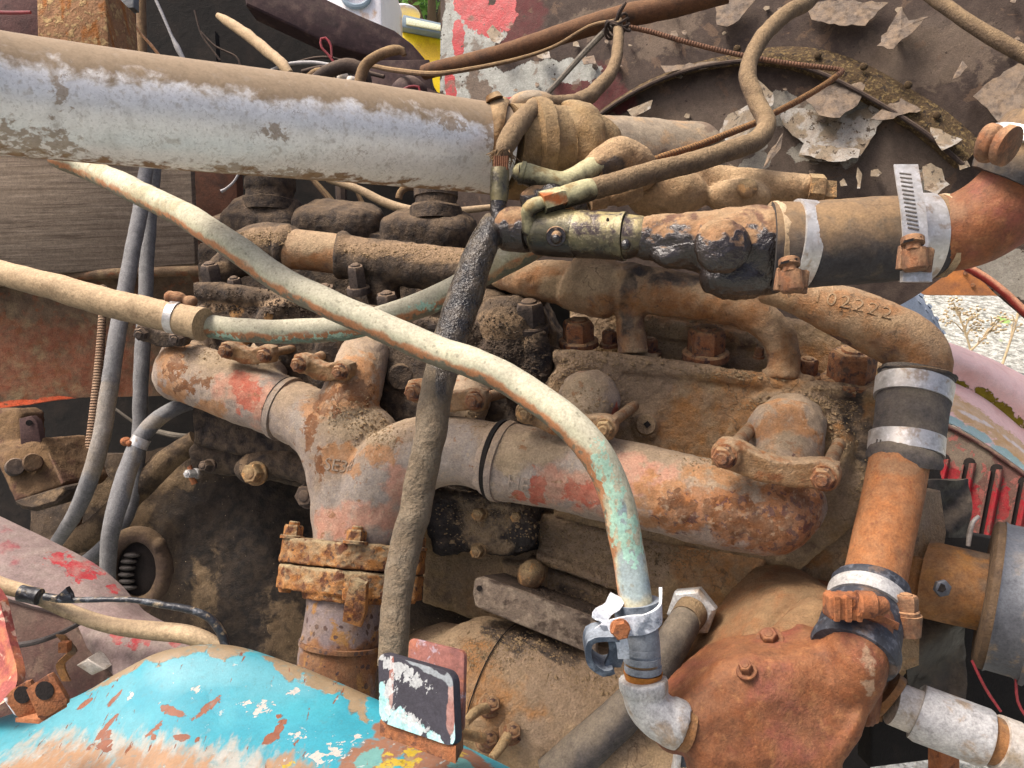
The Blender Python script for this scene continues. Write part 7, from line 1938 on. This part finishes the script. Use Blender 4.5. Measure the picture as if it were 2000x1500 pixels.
# the pad face needs its own fine sheet so that worn paint can follow it
def patch_sheet(c, wv, hv, dirv, th, nu, nv, r):
    m = M()
    rows = []
    for j in range(nv):
        v_ = 1 - 2 * j / (nv - 1)
        yy = np.linalg.norm(hv) * v_
        over = max(0.0, abs(yy) - (np.linalg.norm(hv) - r))
        ins = r - math.sqrt(max(0.0, r * r - over * over))
        half = np.linalg.norm(wv) - ins
        rows.append([c + nrm(wv) * half * (2 * i / (nu - 1) - 1) + nrm(hv) * yy for i in range(nu)])
    g = np.array(rows); V = g.reshape(-1, 3)
    grid_f = [(j * nu + i, (j + 1) * nu + i, (j + 1) * nu + i + 1, j * nu + i + 1) for j in range(nv - 1) for i in range(nu - 1)]
    n0 = len(V); V = np.vstack([V, V + dirv * th])
    rim = [j * nu for j in range(nv)] + [(nv - 1) * nu + i for i in range(1, nu)] + [j * nu + nu - 1 for j in range(nv - 2, -1, -1)] + [i for i in range(nu - 2, 0, -1)]
    fc = grid_f + [tuple(n0 + k for k in q[::-1]) for q in grid_f]
    for k in range(len(rim)):
        a, b = rim[k], rim[(k + 1) % len(rim)]
        fc.append((a, a + n0, b + n0, b)[::-1])
    m.add(V, fc)
    return m
m = patch_sheet(g0 - nb * .0006, wv * .985, hv * .985, nb, .0004, 70, 70, .006)
build('pad_face', m, pad_m, [o for o in pb.children][0] if False else pb, paint={
    'turq': [(765, 1400, 40, 20), (800, 1420, 50, 18, 1, 18), (850, 1445, 40, 12, 1, 22), (750, 1380, 20, 26), (888, 1440, 8, 40), (745, 1345, 8, 14)], 'rust': [(882, 1340, 8, 60), (738, 1330, 5, 60), (880, 1400, 9, 40)],
    'scuff': [(790, 1315, 60, 16, 1, 18), (760, 1345, 14, 16), (760, 1390, 20, 12), (800, 1405, 50, 12, 1, 20)], 'edge': [(810, 1292, 90, 8, 1, 16), (880, 1320, 12, 20)]})
A, B, C_, D_ = P(797, 1243, .505), P(908, 1275, .480), P(902, 1430, .468), P(792, 1400, .492)
m = M(); g1_ = (A + B + C_ + D_) / 4; wv1, hv1 = (B - A + C_ - D_) / 4, (A - D_ + B - C_) / 4
prism(m, rrect(g1_, wv1, hv1, .004), nb, .003, .0008); build('rear_plate', m, padback_m, pb, noise=[(.0004, 60)])
m = M(); prism(m, [P(742, 1405, .478), P(890, 1458, .446), P(905, 1430, .468), P(800, 1400, .492)], -UPV, .01, .001); build('foot', m, bracket_rust, pb)

# ---------------------------------------------------------------- wires and odds at the top left
wg = 'loose wires in the dark above the big pipe'
cable('red_wire_loop', [(656, 128, 1.2, 5), (642, 108, 1.2, 5), (628, 92, 1.2, 5), (627, 76, 1.2, 5), (636, 74, 1.2, 5), (646, 88, 1.2, 5), (648, 112, 1.2, 4)], wire_red, 'red wire loop standing up out of the wire nest', 'wire', wg)
cable('red_wire_loop', [(782, 178, 1.1, 5), (800, 169, 1.1, 5), (818, 170, 1.1, 5), (821, 180, 1.1, 5), (815, 188, 1.1, 5)], wire_red, 'small red wire loop touching the top of the big pipe', 'wire', wg)
cable('red_wire', [(-20, 24, 1.0, 7), (25, 25, 1.0, 7), (60, 24, 1.0, 6)], wire_red, 'straight red wire against the maroon plate at the top left', 'wire', wg)
cable('pale_lead', [(300, -10, 1.1, 6), (318, 30, 1.1, 6), (336, 72, 1.1, 6), (345, 90, 1.1, 11), (352, 104, 1.1, 10), (360, 118, 1.1, 7)], wire_grey, 'pale grey lead with a crimp left of the cowl', 'wire', wg)
cable('copper_coloured_wire', [(262, 48, 1.1, 6), (275, 66, 1.1, 5), (295, 88, 1.1, 6), (312, 110, 1.1, 6)], MAT('tan_wire', ['#a0754f', '#8d6543'], rough=.6), 'tan wire below the small grey connector', 'wire', wg)
cn = thing('wire_connector', P(248, 10, 1.08), 'small grey wire connector hanging beside the mud coated post', 'connector')
m = M(); rbox(m, P(248, 6, 1.08), (RGT, FWD, UPV), (.014, .008, .010), .3); build('shell', m, blade_m, cn)
m = M(); tube_w(m, px([(246, 18, 1.08, 12), (252, 36, 1.08, 10), (260, 50, 1.09, 8)]), n=10); build('boot', m, wire_brown, cn)
m = tube([(275, -20, 1.2, 18), (276, 30, 1.2, 18), (278, 110, 1.2, 18)], n=16)
tag(build('dim_rod', m, wire_brown), 'dim upright rod behind the wire connector', 'rod')
m = tube([(425, 30, 1.25, 12), (445, 42, 1.24, 18), (480, 66, 1.22, 22), (515, 94, 1.2, 22), (548, 122, 1.18, 20), (566, 144, 1.17, 16)], n=18)
tag(build('dusty_steering_rod', m, hose_tan, noise=[(.002, 60)]), 'dusty tan rod slanting down into the wire nest', 'rod')
rr = random.Random(11)
nest = [([(520, 142, 1.2, 6), (560, 126, 1.2, 7), (610, 122, 1.19, 7), (660, 130, 1.18, 8)], wire_grey, 'greenish grey wire stretched across the top of the wire nest'),
        ([(560, 130, 1.22, 6), (600, 116, 1.22, 5), (640, 112, 1.21, 5), (690, 124, 1.2, 5)], wire_dark, 'fine dark wire arching highest over the wire nest'),
        ([(590, 140, 1.19, 8), (630, 132, 1.18, 9), (690, 136, 1.18, 9), (750, 150, 1.17, 8)], wire_dark, 'dark wire lying along the front of the wire nest'),
        ([(600, 152, 1.16, 12), (618, 140, 1.15, 14), (640, 142, 1.15, 14), (650, 158, 1.15, 14)], wire_brown, 'short brown bent stub low in the wire nest'),
        ([(610, 160, 1.12, 22), (640, 140, 1.11, 26), (680, 128, 1.1, 28), (706, 140, 1.1, 28), (716, 172, 1.1, 26)], wire_dark, 'thick dark cable looping over in the wire nest'),
        ([(700, 170, 1.08, 22), (712, 130, 1.08, 22), (740, 108, 1.07, 20), (770, 98, 1.06, 20), (786, 100, 1.06, 16), (790, 108, 1.06, 10)], wire_brown, 'dusty brown cable end curling up at the right of the wire nest'),
        ([(380, 20, 1.3, 4), (395, 70, 1.3, 4), (430, 118, 1.3, 4)], wire_dark, 'fine black wire left of the dusty tan rod'),
        ([(390, 60, 1.3, 4), (420, 90, 1.3, 4), (460, 110, 1.3, 4), (470, 130, 1.3, 4)], wire_dark, 'fine black wire sagging under the dusty tan rod')]
for pts_, mt_, lb_ in nest:
    cable('loose_wire', pts_, mt_, lb_, 'wire', wg, n=12)
m = M(); ball(m, 670, 152, 1.14, 24, 26, 20); ball(m, 686, 160, 1.14, 26, 24, 20); build_o = build('dim_terminal', m, nickel, noise=[(.002, 60)]); tag(build_o, 'pale terminals peeping under the thick cable loop', 'terminal')
m = M(); ball(m, 800, 180, 1.2, 70, 60, 60); tag(build('dim_canister', m, cowl_m, noise=[(.002, 60)]), 'dim round canister beside the small red loop', 'canister')
# behind the rocker covers, below the big pipe
lg = 'dusty lines seen under the big pipe'
cable('dusty_line', [(640, 350, 1.3, 14), (700, 370, 1.29, 16), (750, 395, 1.28, 18), (800, 410, 1.27, 18), (860, 415, 1.27, 16), (960, 405, 1.26, 12)], hose_tan, 'dusty tan hose running low behind the right filler neck', 'hose', lg, n=14)
cable('dusty_line', [(610, 350, 1.3, 10), (630, 372, 1.3, 12), (655, 402, 1.3, 14)], wire_brown, 'short slanting brown line behind the middle rocker cover', 'hose', lg)
cable('dusty_line', [(665, 345, 1.33, 22), (668, 410, 1.32, 22)], wire_dark, 'upright dark strut behind the middle rocker cover', 'strut', lg)
cable('dusty_line', [(690, 350, 1.33, 8), (700, 380, 1.33, 9), (712, 405, 1.33, 9)], wire_brown, 'thin brown line right of the dark strut', 'hose', lg)
cable('thin_pale_tube', [(466, 340, 1.2, 5), (456, 356, 1.2, 5), (440, 370, 1.2, 6), (432, 374, 1.2, 8)], wire_grey, 'thin pale tube hanging under the big pipe over the brown plate', 'tube')
m = M(); tube_w(m, [list(P(802, 388, 1.3) + RGT * math.cos(a) * .02 + UPV * math.sin(a) * .02) + [.006] for a in np.linspace(0, math.pi, 12)], n=10); tag(build('dim_ring', m, wire_brown), 'dim brown half ring left of the right filler neck', 'ring')
# low centre dark filler: a plate whose dark colour stands in for starter bracket shadows
m = M(); prism(m, [P(820, 1090, .93), P(960, 1100, .93), P(960, 1330, .93), P(760, 1330, .93), P(780, 1150, .93)], FWD, .03, .004)
tag(build('dark_filler_plate', m, house_m, noise=[(.006, 20), (.002, 90)], paint={'oil': [(880, 1120, 80, 30), (840, 1180, 60, 60), (820, 1120, 60, 40)], 'dust': [(860, 1230, 60, 40)]}), 'dark muddy filler plate standing for shade between the rusty flange and the flat bar', 'plate')

# ---------------------------------------------------------------- loose dirt lying on the engine
crumb_m = MAT('loose_tan_dirt', ['#77644c', '#8a7558', '#66543f'], s=90, rough=.98)
crumb_d = MAT('loose_dark_dirt', ['#3a3028', '#4a3e32', '#2e2721'], s=90, rough=.98)
def kids(root, *names): return [o for o in bpy.data.objects if o.parent == root and o.name.split('.')[0] in names]
crumbs(hd, [hb], [(1420, 730, 90, 16), (1200, 700, 90, 26), (1300, 660, 90, 40), (1640, 780, 60, 20), (1530, 790, 80, 16), (1120, 720, 60, 30), (1700, 960, 30, 50), (1600, 820, 60, 50), (1150, 800, 60, 40)], 2600, .0016, crumb_m, 1)
crumbs(rh, kids(rh, 'casting', 'mud_crust'), [(980, 660, 90, 60), (560, 600, 160, 20), (1020, 720, 50, 60), (460, 590, 90, 20), (740, 640, 90, 20)], 2200, .0018, crumb_d, 2)
crumbs(ck, kids(ck, 'casting', 'side_cover', 'cap_nut'), [(1120, 1110, 90, 40), (940, 1020, 90, 60), (1180, 1170, 60, 30), (1100, 1050, 90, 30), (1300, 1080, 90, 30)], 2200, .0016, crumb_m, 3, .05)
crumbs(em, kids(em, 'rear_barrel', 'centre_branch', 'front_barrel'), [(740, 850, 50, 26), (700, 810, 60, 30), (960, 810, 50, 20), (1420, 900, 90, 16), (1150, 800, 50, 40), (450, 690, 90, 16)], 1500, .0013, crumb_m, 4)
crumbs(cy, kids(cy, 'shell'), [(1060, 1260, 120, 30), (960, 1270, 60, 30), (1180, 1330, 80, 30)], 900, .0014, crumb_m, 5)
crumbs(wp, kids(wp, 'main_pipe', 'rear_elbow'), [(800, 490, 130, 16), (510, 465, 60, 16)], 700, .0014, crumb_m, 6)
crumbs(bar, kids(bar, 'loose_dirt'), [(1100, 1160, 80, 26)], 700, .0018, crumb_d, 7)
